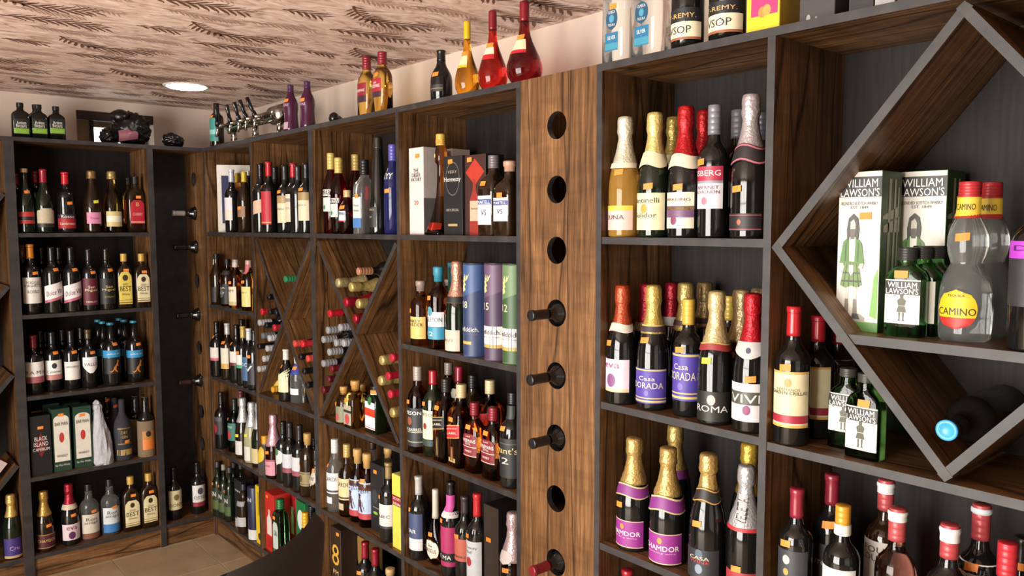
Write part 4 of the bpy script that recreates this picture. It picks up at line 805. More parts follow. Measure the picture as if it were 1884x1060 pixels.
('liquor_bottle', 'slim', (1.601, 4.0251, 1.637), 0.3015, 0.034, -1.623, 'amb', ('capsule', '#c2a030', 0.84), [{'a': 140, 'c': '#b8a48c', 's': 'arch', 'z0': 0.175, 'z1': 0.578}], None, 'yellow-capped amber bottle with arched label, corner column, top shelf', 'bottles, corner column, top shelf'),
('liquor_bottle', 'slim', (1.542, 3.7946, 1.637), 0.2944, 0.034, -1.528, 'brn', ('capsule', '#c2a030', 0.83), [{'a': 130, 'c': '#8a6a50', 'z0': 0.256, 'z1': 0.431}], (0.398, 15, '#ea8730'), 'yellow-capped brown bottle with orange tag, corner column, top shelf', 'bottles, corner column, top shelf'),
('liquor_bottle', 'slim', (1.5843, 3.8475, 1.637), 0.301, 0.033, -1.512, 'blk', ('screw', '#c8c4b8', 0.93), [{'a': 120, 'c': '#6a6266', 'z0': 0.025, 'z1': 0.441}], None, 'dark bottle cut by the shelf divider, corner column, top shelf', 'bottles, corner column, top shelf'),
('wine_bottle', 'bord', (1.528, 3.5686, 1.637), 0.3197, 0.0355, -1.62, 'blk', ('capsule', '#16161a', 0.8), [{'a': 140, 'c': '#c8a890', 's': 'tilt', 'z0': 0.264, 'z1': 0.453}], (0.63, -20, '#ea8730'), 'black-capped bottle with slanted cream label, above the far crossed rack', 'bottles, above the far crossed rack'),
('wine_bottle', 'bord', (1.5372, 3.4985, 1.637), 0.3226, 0.0355, -1.535, 'blk', ('capsule', '#b8202c', 0.8), [{'a': 150, 'c': '#b02430', 'b': [(0.04, 0.07, '#d8a060')], 'z0': 0.121, 'z1': 0.585}], (0.646, -25, '#ea8730'), 'red-capped bottle with tall red label, above the far crossed rack', 'bottles, above the far crossed rack'),
('wine_bottle', 'bord', (1.5968, 3.5642, 1.637), 0.3076, 0.0355, -1.582, 'blk', ('capsule', '#29292c', 0.8), [{'a': 110, 'c': '#d2c4d0', 'b': [(0.72, 1, '#7a2a4a')], 'z0': 0.152, 'z1': 0.549}], (0.599, -25, '#ea8730'), 'grey-capped bottle with narrow lilac label, above the far crossed rack', 'bottles, above the far crossed rack'),
('wine_bottle', 'bord', (1.5641, 3.387, 1.637), 0.3014, 0.0355, -1.613, 'blk', ('capsule', '#2a2a2c', 0.78), [{'a': 150, 'c': '#d8c8a8', 'b': [(0.72, 1, '#a58a5c')], 't': [('CARMEN', 0.5, 0.7, 0.07, '#6a6058')], 'z0': 0.152, 'z1': 0.553}], (0.608, 15, '#ea8730'), 'grey-capped bottle with cream label under a tan band, above the far crossed rack', 'bottles, above the far crossed rack'),
('wine_bottle', 'bord', (1.57, 3.3134, 1.637), 0.3071, 0.0355, -1.596, 'blk', ('capsule', '#b52430', 0.8), [{'a': 140, 'c': '#d4c6b0', 'b': [(0.72, 0.85, '#8a8480')], 't': [('SOL', 0.5, 0.6, 0.07, '#8a8480')], 'z0': 0.16, 'z1': 0.557}], None, 'red-capped bottle with plain white label, above the far crossed rack', 'bottles, above the far crossed rack'),
('wine_bottle', 'bord', (1.5396, 3.204, 1.637), 0.2879, 0.0355, -1.539, 'blk', ('capsule', '#2c2c2e', 0.78), [], None, 'grey-capped unlabelled bottle beside the red-capped one, above the far crossed rack', 'bottles, above the far crossed rack'),
('wine_bottle', 'bord', (1.54, 3.127, 1.637), 0.2937, 0.0355, -1.526, 'blk', ('capsule', '#1e1e21', 0.78), [{'a': 150, 'c': '#d6c6a8', 'b': [(0.72, 1, '#9a8052')], 't': [('SOLDO', 0.55, 0.7, 0.07, '#6a6058')], 'z0': 0.182, 'z1': 0.586}], (0.627, 15, '#ea8730'), 'black-capped cream-labelled bottle against the right divider, above the far crossed rack', 'bottles, above the far crossed rack'),
('liquor_bottle', 'slim', (1.5349, 4.1749, 1.257), 0.2653, 0.034, -1.625, 'brn', ('screw', '#1a1817', 0.9), [{'a': 120, 'c': '#1d1a18', 'z0': 0.053, 'z1': 0.344}, {'a': 60, 'c': '#b8ae98', 'z0': 0.792, 'z1': 0.898}], (0.568, -40, '#ea8730'), 'whisky bottle with pale cross on its neck, leftmost, corner column, second shelf', 'bottles, corner column, second shelf'),
('whisky_bottle', 'whisky', (1.5541, 4.0744, 1.257), 0.2398, 0.037, -1.557, 'amb', ('screw', '#17161a', 0.86), [{'a': 150, 'c': '#15161a', 't': [('JACK', 0.8, 0.6, 0.1, '#e9e6e0'), ('No 7', 0.55, 0.5, 0.1, '#e9e6e0')], 'o': [(0.55, 0.3, '#5a5a5c')], 'z0': 0.041, 'z1': 0.473}, {'a': 180, 'c': '#26262a', 'z0': 0.674, 'z1': 0.76}], (0.531, -20, '#ea8730'), 'amber whiskey with black cap and black label, corner column, second shelf', 'bottles, corner column, second shelf'),
('whisky_bottle', 'whisky', (1.5494, 3.9517, 1.257), 0.2423, 0.037, -1.625, 'amb', ('screw', '#a89a90', 0.86), [{'a': 140, 'c': '#d8ccb0', 'b': [(0, 0.2, '#b8a878')], 't': [('BEAM', 0.78, 0.7, 0.14, '#2a2420')], 'z0': 0.051, 'z1': 0.441}, {'a': 180, 'c': '#b8b0a8', 'z0': 0.844, 'z1': 0.941}], (0.524, 15, '#ea8730'), 'amber bourbon with pale wrapped cap and cream label, corner column, second shelf', 'bottles, corner column, second shelf'),
('whisky_bottle', 'whisky', (1.6274, 4.075, 1.257), 0.1816, 0.035, -1.545, 'amb', ('screw', '#8a8078', 0.86), [{'a': 140, 'c': '#b8a860', 'z0': 0.015, 'z1': 0.508}], None, 'bourbon bottle half hidden behind the cream-labelled pair, corner column, second shelf', 'bottles, corner column, second shelf'),
('whisky_bottle', 'whisky', (1.5412, 3.7664, 1.257), 0.2444, 0.037, -1.591, 'gold', ('screw', '#c49a96', 0.86), [{'a': 150, 'c': '#d8c880', 't': [('HONEY', 0.7, 0.7, 0.08, '#7a6030')], 'z0': 0.083, 'z1': 0.482}, {'a': 140, 'c': '#b0585a', 'z0': 0.734, 'z1': 0.92}], (0.575, 15, '#ea8730'), 'honey bourbon with pink cap and yellow label, corner column, second shelf', 'bottles, corner column, second shelf'),
('wine_bottle', 'bord', (1.5252, 4.1762, 0.875), 0.2892, 0.0355, -1.525, 'blk', ('capsule', '#141416', 0.78), [{'a': 150, 'c': '#d2ccc4', 'b': [(0, 0.2, '#b85a70')], 'z0': 0.3, 'z1': 0.54}], (0.724, -20, '#ea8730'), 'black-capped wine with white and pink label, leftmost, corner column, third shelf', 'bottles, corner column, third shelf'),
('wine_bottle', 'bord', (1.5397, 4.0653, 0.875), 0.2897, 0.0355, -1.513, 'brn', ('capsule', '#b8b6b2', 0.8), [{'a': 140, 'c': '#d8d0bc', 'b': [(0, 0.25, '#c8a050')], 'z0': 0.194, 'z1': 0.567}], (0.663, 15, '#ea8730'), 'white-capped rose wine with tall cream label, corner column, third shelf', 'bottles, corner column, third shelf'),
('wine_bottle', 'bord', (1.5446, 3.9562, 0.875), 0.2912, 0.0355, -1.57, 'blk', ('capsule', '#17171a', 0.8), [{'a': 150, 'c': '#d4d0c8', 'b': [(0, 0.2, '#6a2a30')], 'z0': 0.301, 'z1': 0.547}], (0.676, -15, '#ea8730'), 'black-capped wine with white label and maroon edge, corner column, third shelf', 'bottles, corner column, third shelf'),
('wine_bottle', 'bord', (1.6596, 4.1709, 0.875), 0.2904, 0.036, -1.511, 'blk', ('capsule', '#17171a', 0.8), [], None, 'tall black bottle behind the gold-capped one, corner column, third shelf', 'bottles, corner column, third shelf'),
('wine_bottle', 'bord', (1.5423, 3.8641, 0.875), 0.2934, 0.0355, -1.594, 'blk', ('capsule', '#c09a4e', 0.8), [{'a': 150, 'c': '#d4d4cc', 'b': [(0, 0.25, '#3f9a7a')], 'z0': 0.295, 'z1': 0.524}], (0.559, 15, '#ea8730'), 'gold-capped wine with white and green label, corner column, third shelf', 'bottles, corner column, third shelf'),
('wine_bottle', 'bord', (1.5423, 3.7912, 0.875), 0.2897, 0.0355, -1.622, 'blk', ('capsule', '#c8c8c8', 0.8), [{'a': 160, 'c': '#3f6288', 't': [('ISCO', 0.68, 0.8, 0.14, '#e9e6e0')], 'z0': 0.116, 'z1': 0.523}], None, 'white-capped wine with tall blue label, corner column, third shelf', 'bottles, corner column, third shelf'),
('wine_bottle', 'bord', (1.5392, 3.7187, 0.875), 0.2892, 0.036, -1.559, 'blk', ('capsule', '#17171a', 0.8), [{'a': 120, 'c': '#2a2c34', 't': [('V', 0.75, 0.8, 0.3, '#e9e6e0')], 'z0': 0.087, 'z1': 0.448}], (0.561, 15, '#ea8730'), 'dark bottle with V-shaped mark, cut by the divider, corner column, third shelf', 'bottles, corner column, third shelf'),
('wine_bottle', 'bord', (1.5355, 4.1735, 0.485), 0.3002, 0.0355, -1.627, 'blk', ('capsule', '#19191b', 0.77), [{'a': 150, 'c': '#2c2c30', 'o': [(0.32, 0.32, '#b02838')], 'b': [(0.75, 0.95, '#4a4a52')], 'z0': 0.258, 'z1': 0.582}], None, 'black wine bottle with red round seal on label, corner column, fourth shelf', 'bottles, corner column, fourth shelf'),
('wine_bottle', 'bord', (1.5649, 4.0651, 0.485), 0.2779, 0.0355, -1.607, 'grng', ('capsule', '#26302a', 0.78), [{'a': 150, 'c': '#2f7466', 't': [('PORTO', 0.78, 0.6, 0.12, '#e9e6e0')], 'o': [(0.32, 0.34, '#b83a44')], 'z0': 0.224, 'z1': 0.556}], (0.627, -15, '#ea8730'), 'green-glass wine bottle with teal label and red seal, corner column, fourth shelf', 'bottles, corner column, fourth shelf'),
('wine_bottle', 'bord', (1.6426, 4.1706, 0.485), 0.293, 0.036, -1.582, 'blk', ('capsule', '#6a3038', 0.8), [], None, 'maroon-capsuled bottle behind the white-foiled one, corner column, fourth shelf', 'bottles, corner column, fourth shelf'),
('sparkling_wine_bottle', 'champ', (1.5569, 3.932, 0.485), 0.3054, 0.041, -1.558, 'brn', ('foil', '#cfd0d0', 0.6), [{'a': 110, 'c': '#d0cfcb', 'z0': 0.064, 'z1': 0.297}], (0.388, 15, '#d8d838'), 'white-foiled brown sparkling wine with white label, corner column, fourth shelf', 'bottles, corner column, fourth shelf'),
('sparkling_wine_bottle', 'champ', (1.5594, 3.8233, 0.485), 0.3006, 0.041, -1.612, 'milk', ('foil', '#d2d4d2', 0.6), [{'a': 100, 'c': '#d2d0c4', 'z0': 0.041, 'z1': 0.279}], (0.466, 15, '#d8d838'), 'white-foiled pale cloudy sparkling wine, corner column, fourth shelf', 'bottles, corner column, fourth shelf'),
('sparkling_wine_bottle', 'champ', (1.5629, 3.7378, 0.485), 0.3113, 0.042, -1.626, 'grn', ('foil', '#cfd0d0', 0.6), [{'a': 110, 'c': '#c8b888', 'z0': 0.058, 'z1': 0.294}], None, 'sparkling wine mostly hidden behind the divider, corner column, fourth shelf', 'bottles, corner column, fourth shelf'),
('liquor_bottle', 'slim', (1.5199, 3.5783, 0.487), 0.1852, 0.034, -1.527, 'clr', ('screw', '#d89a24', 0.8), [{'a': 110, 'c': '#d0aa28', 's': 'oval', 'z0': 0.321, 'z1': 0.738}], None, 'small clear bottle with orange cap and yellow label, second shelf below the far crossed rack', 'bottles, second shelf below the far crossed rack'),
('sparkling_wine_bottle', 'champ', (1.5332, 3.5081, 0.487), 0.297, 0.041, -1.593, 'rose', ('foil', '#c89aa4', 0.52), [{'a': 140, 'c': '#c88a98', 'b': [(0.88, 1, '#a04a60')], 't': [('ROSE', 0.6, 0.6, 0.12, '#8a4a5a')], 'z0': 0.058, 'z1': 0.311}], (0.422, 15, '#ea8730'), 'pink-foiled rose sparkling wine with pink label, second shelf below the far crossed rack', 'bottles, second shelf below the far crossed rack'),
('wine_bottle', 'bord', (1.54, 3.4189, 0.487), 0.2809, 0.0355, -1.516, 'blk', ('capsule', '#1a1816', 0.78), [{'a': 120, 'c': '#c9c9c6', 's': 'oval', 'o': [(0.78, 0.26, '#4a7a52')], 'z0': 0.296, 'z1': 0.574}], (0.596, -30, '#ea8730'), 'black-capped wine with round green seal, second shelf below the far crossed rack', 'bottles, second shelf below the far crossed rack'),
('wine_bottle', 'bord', (1.5392, 3.3457, 0.487), 0.2887, 0.0355, -1.523, 'blk', ('capsule', '#2b2b2e', 0.76), [{'a': 150, 'c': '#bfc2c8', 'b': [(0, 0.26, '#8a4450')], 'z0': 0.229, 'z1': 0.528}], None, 'black wine with white label over rose band, left, second shelf below the far crossed rack', 'bottles, second shelf below the far crossed rack'),
('wine_bottle', 'bord', (1.5416, 3.2528, 0.487), 0.2957, 0.0355, -1.585, 'blk', ('capsule', '#2b2b2e', 0.76), [{'a': 150, 'c': '#bfc2c8', 'b': [(0, 0.26, '#8a4450')], 'z0': 0.246, 'z1': 0.532}], None, 'black wine with white label over rose band, right, second shelf below the far crossed rack', 'bottles, second shelf below the far crossed rack'),
('whisky_bottle', 'whisky', (1.541, 3.1711, 0.487), 0.2759, 0.037, -1.576, 'brn', ('cork', '#b08c4e', 0.74), [{'a': 150, 'c': '#8a7a52', 'b': [(0.1, 0.14, '#3a3020'), (0.86, 0.9, '#3a3020')], 'o': [(0.5, 0.3, '#5a4a34')], 'z0': 0.176, 'z1': 0.402}], (0.525, -20, '#ea8730'), 'dark rum with cork-coloured capsule and parchment label, second shelf below the far crossed rack', 'bottles, second shelf below the far crossed rack'),
('wine_bottle', 'bord', (1.6602, 3.3479, 0.487), 0.1975, 0.036, -1.568, 'blk', ('capsule', '#17171a', 0.8), [], None, 'black bottle behind, against the right divider, second shelf below the far crossed rack', 'bottles, second shelf below the far crossed rack'),
('wine_bottle', 'mateus', (1.5366, 3.0879, 0.487), 0.2203, 0.045, -1.554, 'brn', ('capsule', '#1a1816', 0.8), [{'a': 110, 'c': '#b4b0a0', 's': 'oval', 't': [('ROSE', 0.5, 0.6, 0.2, '#2a2420')], 'z0': 0.301, 'z1': 0.592}], (0.605, -10, '#ea8730'), 'round-shouldered brown bottle cut by the divider, second shelf below the far crossed rack', 'bottles, second shelf below the far crossed rack'),
('liquor_bottle', 'slim', (1.5505, 2.9255, 1.637), 0.3228, 0.034, -1.559, 'dredl', ('screw', '#c8b060', 0.8), [{'a': 120, 'c': '#c8c8c4', 't': [('CAMPARI', 0.5, 0.95, 0.8, '#17171a')], 'z0': 0.468, 'z1': 0.55}, {'a': 100, 'c': '#bcccc0', 'o': [(0.3, 0.2, '#3a7a50')], 'z0': 0.277, 'z1': 0.449}], (0.595, -40, '#ea8730'), 'red aperitif with gold cap, leftmost of the tall three, above the near crossed rack', 'bottles, above the near crossed rack'),
('liquor_bottle', 'slim', (1.54, 2.8443, 1.637), 0.2984, 0.034, -1.564, 'dredl', ('screw', '#c8b060', 0.8), [{'a': 120, 'c': '#c8c8c4', 't': [('CAMPARI', 0.5, 0.95, 0.8, '#17171a')], 'z0': 0.41, 'z1': 0.47}, {'a': 100, 'c': '#bcccc0', 'o': [(0.3, 0.2, '#3a7a50')], 'z0': 0.221, 'z1': 0.396}], (0.538, -45, '#ea8730'), 'red aperitif with gold cap, middle of the tall three, above the near crossed rack', 'bottles, above the near crossed rack'),
('liquor_bottle', 'slim', (1.6205, 2.8539, 1.637), 0.3164, 0.034, -1.556, 'dredl', ('screw', '#b89e58', 0.8), [], None, 'red aperitif with gold cap, behind the small bottle, above the near crossed rack', 'bottles, above the near crossed rack'),
('liquor_bottle', 'slim', (1.5381, 2.7749, 1.637), 0.169, 0.034, -1.518, 'redl', ('screw', '#c2a878', 0.84), [{'a': 80, 'c': '#bcc8d4', 't': [('CAMPARI', 0.75, 0.9, 0.3, '#17171a')], 'b': [(0.0, 0.1, '#c02a30')], 'z0': 0.285, 'z1': 0.526}], (0.608, 15, '#ea8730'), 'small red aperitif bottle with tan cap, above the near crossed rack', 'bottles, above the near crossed rack'),
('whisky_bottle', 'square', (1.5416, 2.6482, 1.637), 0.278, 0.037, -1.57, 'clr', ('screw', '#17171a', 0.8), [{'a': 1.55, 'c': '#d4d4cc', 'b': [(0, 0.32, '#4a7ab4')], 't': [('Viejo', 0.72, 0.7, 0.1, '#6a5a48'), ('Anejo', 0.56, 0.7, 0.1, '#6a5a48')], 'z0': 0.085, 'z1': 0.499}], (0.513, 15, '#ea8730'), 'clear square tequila with white and blue label, above the near crossed rack', 'bottles, above the near crossed rack'),
('wine_bottle', 'tall', (1.5504, 2.5633, 1.637), 0.3563, 0.036, -1.579, 'blk', ('capsule', '#26241f', 0.88), [{'a': 90, 'c': '#1c1c1b', 't': [('NERO', 0.86, 0.6, 0.09, '#b0a890'), ('DRY', 0.5, 0.3, 0.08, '#b0a890')], 'z0': 0.072, 'z1': 0.283}], None, 'tall tapering black bottle, tallest on the shelf, above the near crossed rack', 'bottles, above the near crossed rack'),
('liquor_bottle', 'slim', (1.5597, 2.4767, 1.637), 0.3225, 0.034, -1.544, 'bluv', ('screw', '#5a54a8', 0.82), [{'a': 110, 'c': '#242a52', 't': [('SKYY', 0.5, 0.9, 0.85, '#e9e6e0')], 'z0': 0.61, 'z1': 0.689}], (0.485, 15, '#ea8730'), 'blue vodka bottle with violet cap, above the near crossed rack', 'bottles, above the near crossed rack'),
('liquor_bottle', 'slim', (1.6001, 3.566, 0.877), 0.1619, 0.033, -1.602, 'gold', ('screw', '#c89a28', 0.8), [{'a': 140, 'c': '#c8a028', 'z0': 0.091, 'z1': 0.92}], None, 'yellow-labelled bottle behind the white-capped one, under the far crossed rack', 'bottles, under the far crossed rack'),
('wine_bottle', 'burg', (1.5409, 3.3684, 0.877), 0.2333, 0.037, -1.595, 'blk', ('capsule', '#d8d4ca', 0.8), [{'a': 150, 'c': '#d6d2ac', 's': 'vee', 'z0': 0.182, 'z1': 0.609}], (0.67, -20, '#ea8730'), 'white-capped black bottle with cream pointed label, under the far crossed rack', 'bottles, under the far crossed rack'),
('liquor_bottle', 'slim', (1.5615, 3.2932, 0.877), 0.2164, 0.036, -1.513, 'clr', ('screw', '#b8b8bc', 0.82), [{'a': 160, 'c': '#2f3a94', 'z0': 0.602, 'z1': 0.801}, {'a': 120, 'c': '#d6d6d8', 'z0': 0.183, 'z1': 0.311}], (0.729, 15, '#ea8730'), 'clear vodka bottle with blue band, white block below, under the far crossed rack', 'bottles, under the far crossed rack'),
('liquor_bottle', 'slim', (1.5379, 2.8307, 0.875), 0.1485, 0.034, -1.568, 'gold', ('cork', '#b88a48', 0.78), [{'a': 120, 'c': '#7a7a62', 'o': [(0.3, 0.3, '#b04a48')], 'z0': 0.057, 'z1': 0.487}], (0.538, -20, '#ea8730'), 'small golden tequila bottle with cork-coloured cap, under the near crossed rack', 'bottles, under the near crossed rack'),
('whisky_bottle', 'square', (1.5438, 2.7471, 0.875), 0.1842, 0.04, -1.565, 'gold', ('cork', '#b88a48', 0.78), [{'a': 1.4, 'c': '#a09a88', 'o': [(0.28, 0.34, '#b04a48')], 'b': [(0.62, 0.75, '#2a2420')], 'z0': 0.072, 'z1': 0.492}], (0.6, -10, '#ea8730'), 'square golden tequila with moustached-face label, under the near crossed rack', 'bottles, under the near crossed rack'),
('liquor_bottle', 'slim', (1.6035, 2.7907, 0.875), 0.1564, 0.032, -1.629, 'gold', ('cork', '#a88048', 0.8), [], None, 'golden tequila bottle behind the moustached label, under the near crossed rack', 'bottles, under the near crossed rack'),
('liqueur_bottle', 'jager', (1.5598, 2.6238, 0.875), 0.1788, 0.043, -1.581, 'grn', ('screw', '#1a1a16', 0.88), [{'a': 1.7, 'c': '#d2d8d6', 'b': [(0.36, 0.58, '#c8381e'), (0.03, 0.05, '#c8381e')], 'o': [(0.79, 0.15, '#2f6a34')], 'z0': 0.082, 'z1': 0.855}], (0.882, 15, '#ea8730'), 'green-black square herb liqueur with tall white label, under the near crossed rack', 'bottles, under the near crossed rack'),
('rum_bottle', 'bacardi', (1.5475, 2.9338, 0.484), 0.2997, 0.037, -1.561, 'clr', ('screw', '#d2d2d0', 0.81), [{'a': 150, 'c': '#d6d6d4', 't': [('BACARDI', 0.7, 0.85, 0.2, '#1a1a1c')], 'b': [(0.06, 0.16, '#3a3a40')], 'z0': 0.264, 'z1': 0.551}, {'a': 70, 'c': '#c8ccd0', 'z0': 0.12, 'z1': 0.211}], (0.642, -25, '#ea8730'), 'clear rum bottle with white cap and white label, second shelf below the near crossed rack', 'bottles, second shelf below the near crossed rack'),
('rum_bottle', 'bacardi', (1.5564, 2.849, 0.484), 0.2948, 0.037, -1.628, 'gold', ('screw', '#b89a5a', 0.82), [{'a': 150, 'c': '#d2bc8c', 't': [('BACARDI', 0.72, 0.85, 0.2, '#1a1a1c')], 'b': [(0.06, 0.14, '#3a2a20')], 'z0': 0.245, 'z1': 0.544}, {'a': 70, 'c': '#b8a888', 'z0': 0.101, 'z1': 0.192}], None, 'golden rum bottle with gold cap and cream label, second shelf below the near crossed rack', 'bottles, second shelf below the near crossed rack'),
('rum_bottle', 'bacardi', (1.5629, 2.7721, 0.484), 0.291, 0.038, -1.557, 'brnl', ('cork', '#c0965a', 0.8), [{'a': 150, 'c': '#a9bcd8', 't': [('Captain', 0.88, 0.7, 0.1, '#2a3a6a'), ('Morgan', 0.76, 0.8, 0.1, '#2a3a6a')], 'fig': 'captain', 'b': [(0, 0.16, '#a83a44')], 'z0': 0.092, 'z1': 0.599}], None, 'spiced rum with blue pictorial label, left of two, second shelf below the near crossed rack', 'bottles, second shelf below the near crossed rack'),
('rum_bottle', 'bacardi', (1.5611, 2.6951, 0.484), 0.2894, 0.038, -1.555, 'brnl', ('cork', '#c0965a', 0.8), [{'a': 150, 'c': '#a9bcd8', 't': [('Captain', 0.88, 0.7, 0.1, '#2a3a6a'), ('Morgan', 0.76, 0.8, 0.1, '#2a3a6a')], 'fig': 'captain', 'b': [(0, 0.16, '#a83a44')], 'z0': 0.118, 'z1': 0.618}], (0.644, 15, '#ea8730'), 'spiced rum with blue pictorial label, right of two, second shelf below the near crossed rack', 'bottles, second shelf below the near crossed rack'),
('liquor_bottle', 'slim', (1.6604, 2.8217, 0.484), 0.2893, 0.034, -1.624, 'clr', ('screw', '#3a2a20', 0.9), [], None, 'clear-necked bottle behind the spiced rums, second shelf below the near crossed rack', 'bottles, second shelf below the near crossed rack'),
('liquor_bottle', 'slim', (1.6595, 2.6991, 0.484), 0.2924, 0.036, -1.556, 'brn', ('cork', '#c0965a', 0.84), [], None, 'cork-topped bottle behind the black carton, second shelf below the near crossed rack', 'bottles, second shelf below the near crossed rack'),
('wine_bottle', 'bord', (1.5449, 2.5115, 0.484), 0.2976, 0.037, -1.575, 'blk', ('capsule', '#8a7448', 0.8), [{'a': 150, 'c': '#cfccc4', 't': [('MALBEC', 0.5, 0.8, 0.12, '#1a1a1c')], 'b': [(0, 0.1, '#2a2a2e')], 'z0': 0.185, 'z1': 0.494}], (0.577, -20, '#ea8730'), 'dark wine bottle between black carton and yellow carton, second shelf below the near crossed rack', 'bottles, second shelf below the near crossed rack'),
('wine_bottle', 'bord', (1.56, 2.7223, 0.1137), 0.2919, 0.038, -1.549, 'blk', ('capsule', '#8a1a28', 0.78), [], (0.609, 15, '#ea8730'), 'red-capsuled wine beside the gold carton, left one, lowest visible shelf beside the chair', 'bottles, lowest visible shelf beside the chair'),
('wine_bottle', 'bord', (1.55, 2.6271, 0.1137), 0.2966, 0.038, -1.588, 'blk', ('capsule', '#8a1a28', 0.78), [], None, 'red-capsuled wine beside the gold carton, right one, lowest visible shelf beside the chair', 'bottles, lowest visible shelf beside the chair'),
('whisky_bottle', 'whisky', (1.55, 2.518, 0.1137), 0.2544, 0.038, -1.546, 'amb', ('cork', '#c0a070', 0.84), [], None, 'bottle with tan stopper, only its top showing, lowest visible shelf beside the chair', 'bottles, lowest visible shelf beside the chair'),
('liqueur_bottle', 'jager', (1.533, 3.4561, 0.1137), 0.2784, 0.043, -1.542, 'grng', ('screw', '#1f6a38', 0.84), [{'a': 1.2, 'c': '#b8c4bc', 't': [('GIN', 0.6, 0.6, 0.2, '#1a4a2a')], 's': 'arch', 'z0': 0.16, 'z1': 0.62}], (0.692, -25, '#ea8730'), 'squat green gin bottle with green cap, bottom shelf behind the chair', 'bottles, bottom shelf behind the chair'),
('liquor_bottle', 'slim', (1.6734, 3.5628, 0.1137), 0.174, 0.03, -1.628, 'blk', ('screw', '#2a3080', 0.74), [], None, 'slim bottle with blue cap at the chair back, bottom shelf behind the chair', 'bottles, bottom shelf behind the chair'),
('liquor_bottle', 'slim', (1.5373, 3.203, 0.1137), 0.2844, 0.033, -1.624, 'blk', ('screw', '#d8a024', 0.74), [], None, 'bottle with yellow cap above the chair back, bottom shelf behind the chair', 'bottles, bottom shelf behind the chair'),
('whisky_bottle', 'whisky', (1.5905, 3.2492, 0.1137), 0.2886, 0.036, -1.55, 'blk', ('screw', '#26242a', 0.84), [{'a': 140, 'c': '#c8b878', 'z0': 0.498, 'z1': 0.735}], None, 'dark bottle behind the yellow-capped one, bottom shelf behind the chair', 'bottles, bottom shelf behind the chair'),
('wine_bottle', 'bord', (1.5119, 4.1906, 0.1137), 0.2938, 0.03, -1.515, 'grn', ('screw', '#3a3a3a', 0.9), [{'a': 140, 'c': '#1e2a14', 't': [('GIN', 0.72, 0.6, 0.22, '#e9e6e0')], 'b': [(0.05, 0.45, '#4a5a2e')], 'z0': 0.128, 'z1': 0.541}], (0.609, -10, '#ea8730'), 'dark green gin bottle, first of the front three, corner column, bottom shelf', 'bottles, corner column, bottom shelf'),
('wine_bottle', 'bord', (1.5245, 4.1369, 0.1137), 0.2885, 0.03, -1.601, 'grn', ('screw', '#8a8478', 0.9), [{'a': 140, 'c': '#1e2a14', 't': [('GIN', 0.72, 0.6, 0.22, '#e9e6e0')], 'b': [(0.05, 0.45, '#4a5a2e')], 'z0': 0.119, 'z1': 0.536}], (0.612, -10, '#ea8730'), 'dark green gin bottle, second of the front three, corner column, bottom shelf', 'bottles, corner column, bottom shelf'),
('wine_bottle', 'bord', (1.5331, 4.0769, 0.1137), 0.2857, 0.03, -1.576, 'grn', ('screw', '#3a3a3a', 0.9), [{'a': 140, 'c': '#1e2a14', 't': [('GIN', 0.72, 0.6, 0.22, '#e9e6e0')], 'b': [(0.05, 0.45, '#4a5a2e')], 'z0': 0.101, 'z1': 0.502}], (0.564, -10, '#ea8730'), 'dark green gin bottle, third of the front three, corner column, bottom shelf', 'bottles, corner column, bottom shelf'),
('wine_bottle', 'bord', (1.5917, 4.1751, 0.1137), 0.2763, 0.032, -1.56, 'grn', ('screw', '#3a3a3a', 0.9), [], None, 'dark bottle with ridged neck behind the gin bottles, corner column, bottom shelf', 'bottles, corner column, bottom shelf'),
('wine_bottle', 'bord', (1.6075, 4.1123, 0.1137), 0.2825, 0.032, -1.592, 'grn', ('screw', '#3a3a3a', 0.9), [], None, 'clear-necked bottle behind the black carton, corner column, bottom shelf', 'bottles, corner column, bottom shelf'),
('wine_bottle', 'bord', (1.523, 3.8677, 0.1137), 0.2507, 0.035, -1.587, 'brn', ('screw', '#2a2c34', 0.88), [{'a': 160, 'c': '#b0b0ae', 'z0': 0.156, 'z1': 0.347}, {'a': 140, 'c': '#8a8a8c', 'z0': 0.575, 'z1': 0.67}], None, 'dark bottle with white band between two cartons, corner column, bottom shelf', 'bottles, corner column, bottom shelf'),
('tower_bottle', 'eiffel', (1.556, 2.1724, 1.637), 0.333, 0.047, -1.593, 'amb', ('screw', '#c8a444', 0.89), [{'a': 60, 'c': '#c8382a', 's': 'oval', 'z0': 0.045, 'z1': 0.127}], (0.929, 10, '#ea8730'), 'brandy bottle shaped like a lattice tower, top shelf left of the holed panel', 'bottles, top shelf left of the holed panel'),
('whisky_bottle', 'square', (1.5432, 1.8798, 1.637), 0.243, 0.04, -1.586, 'brn', ('screw', '#6a6268', 0.84), [{'a': 1.6, 'c': '#d6d0d4', 't': [('MARTELL', 0.78, 0.85, 0.11, '#e9e6e0'), ('VS', 0.42, 0.4, 0.2, '#3a3a50')], 'b': [(0.7, 0.88, '#3a4a88')], 'z0': 0.138, 'z1': 0.498}], (0.65, -15, '#ea8730'), 'square cognac with grey cap, left of the pair, top shelf left of the holed panel', 'bottles, top shelf left of the holed panel'),
('whisky_bottle', 'square', (1.5403, 1.8013, 1.637), 0.2213, 0.04, -1.559, 'brn', ('cork', '#b08a74', 0.86), [{'a': 1.6, 'c': '#d6d0d4', 't': [('MARTELL', 0.78, 0.85, 0.12, '#e9e6e0'), ('VS', 0.42, 0.4, 0.2, '#3a3a50')], 'b': [(0.68, 0.88, '#3a4a88')], 'z0': 0.197, 'z1': 0.509}], (0.544, 0, '#ea8730'), 'square cognac with copper cap, right of the pair, top shelf left of the holed panel', 'bottles, top shelf left of the holed panel'),
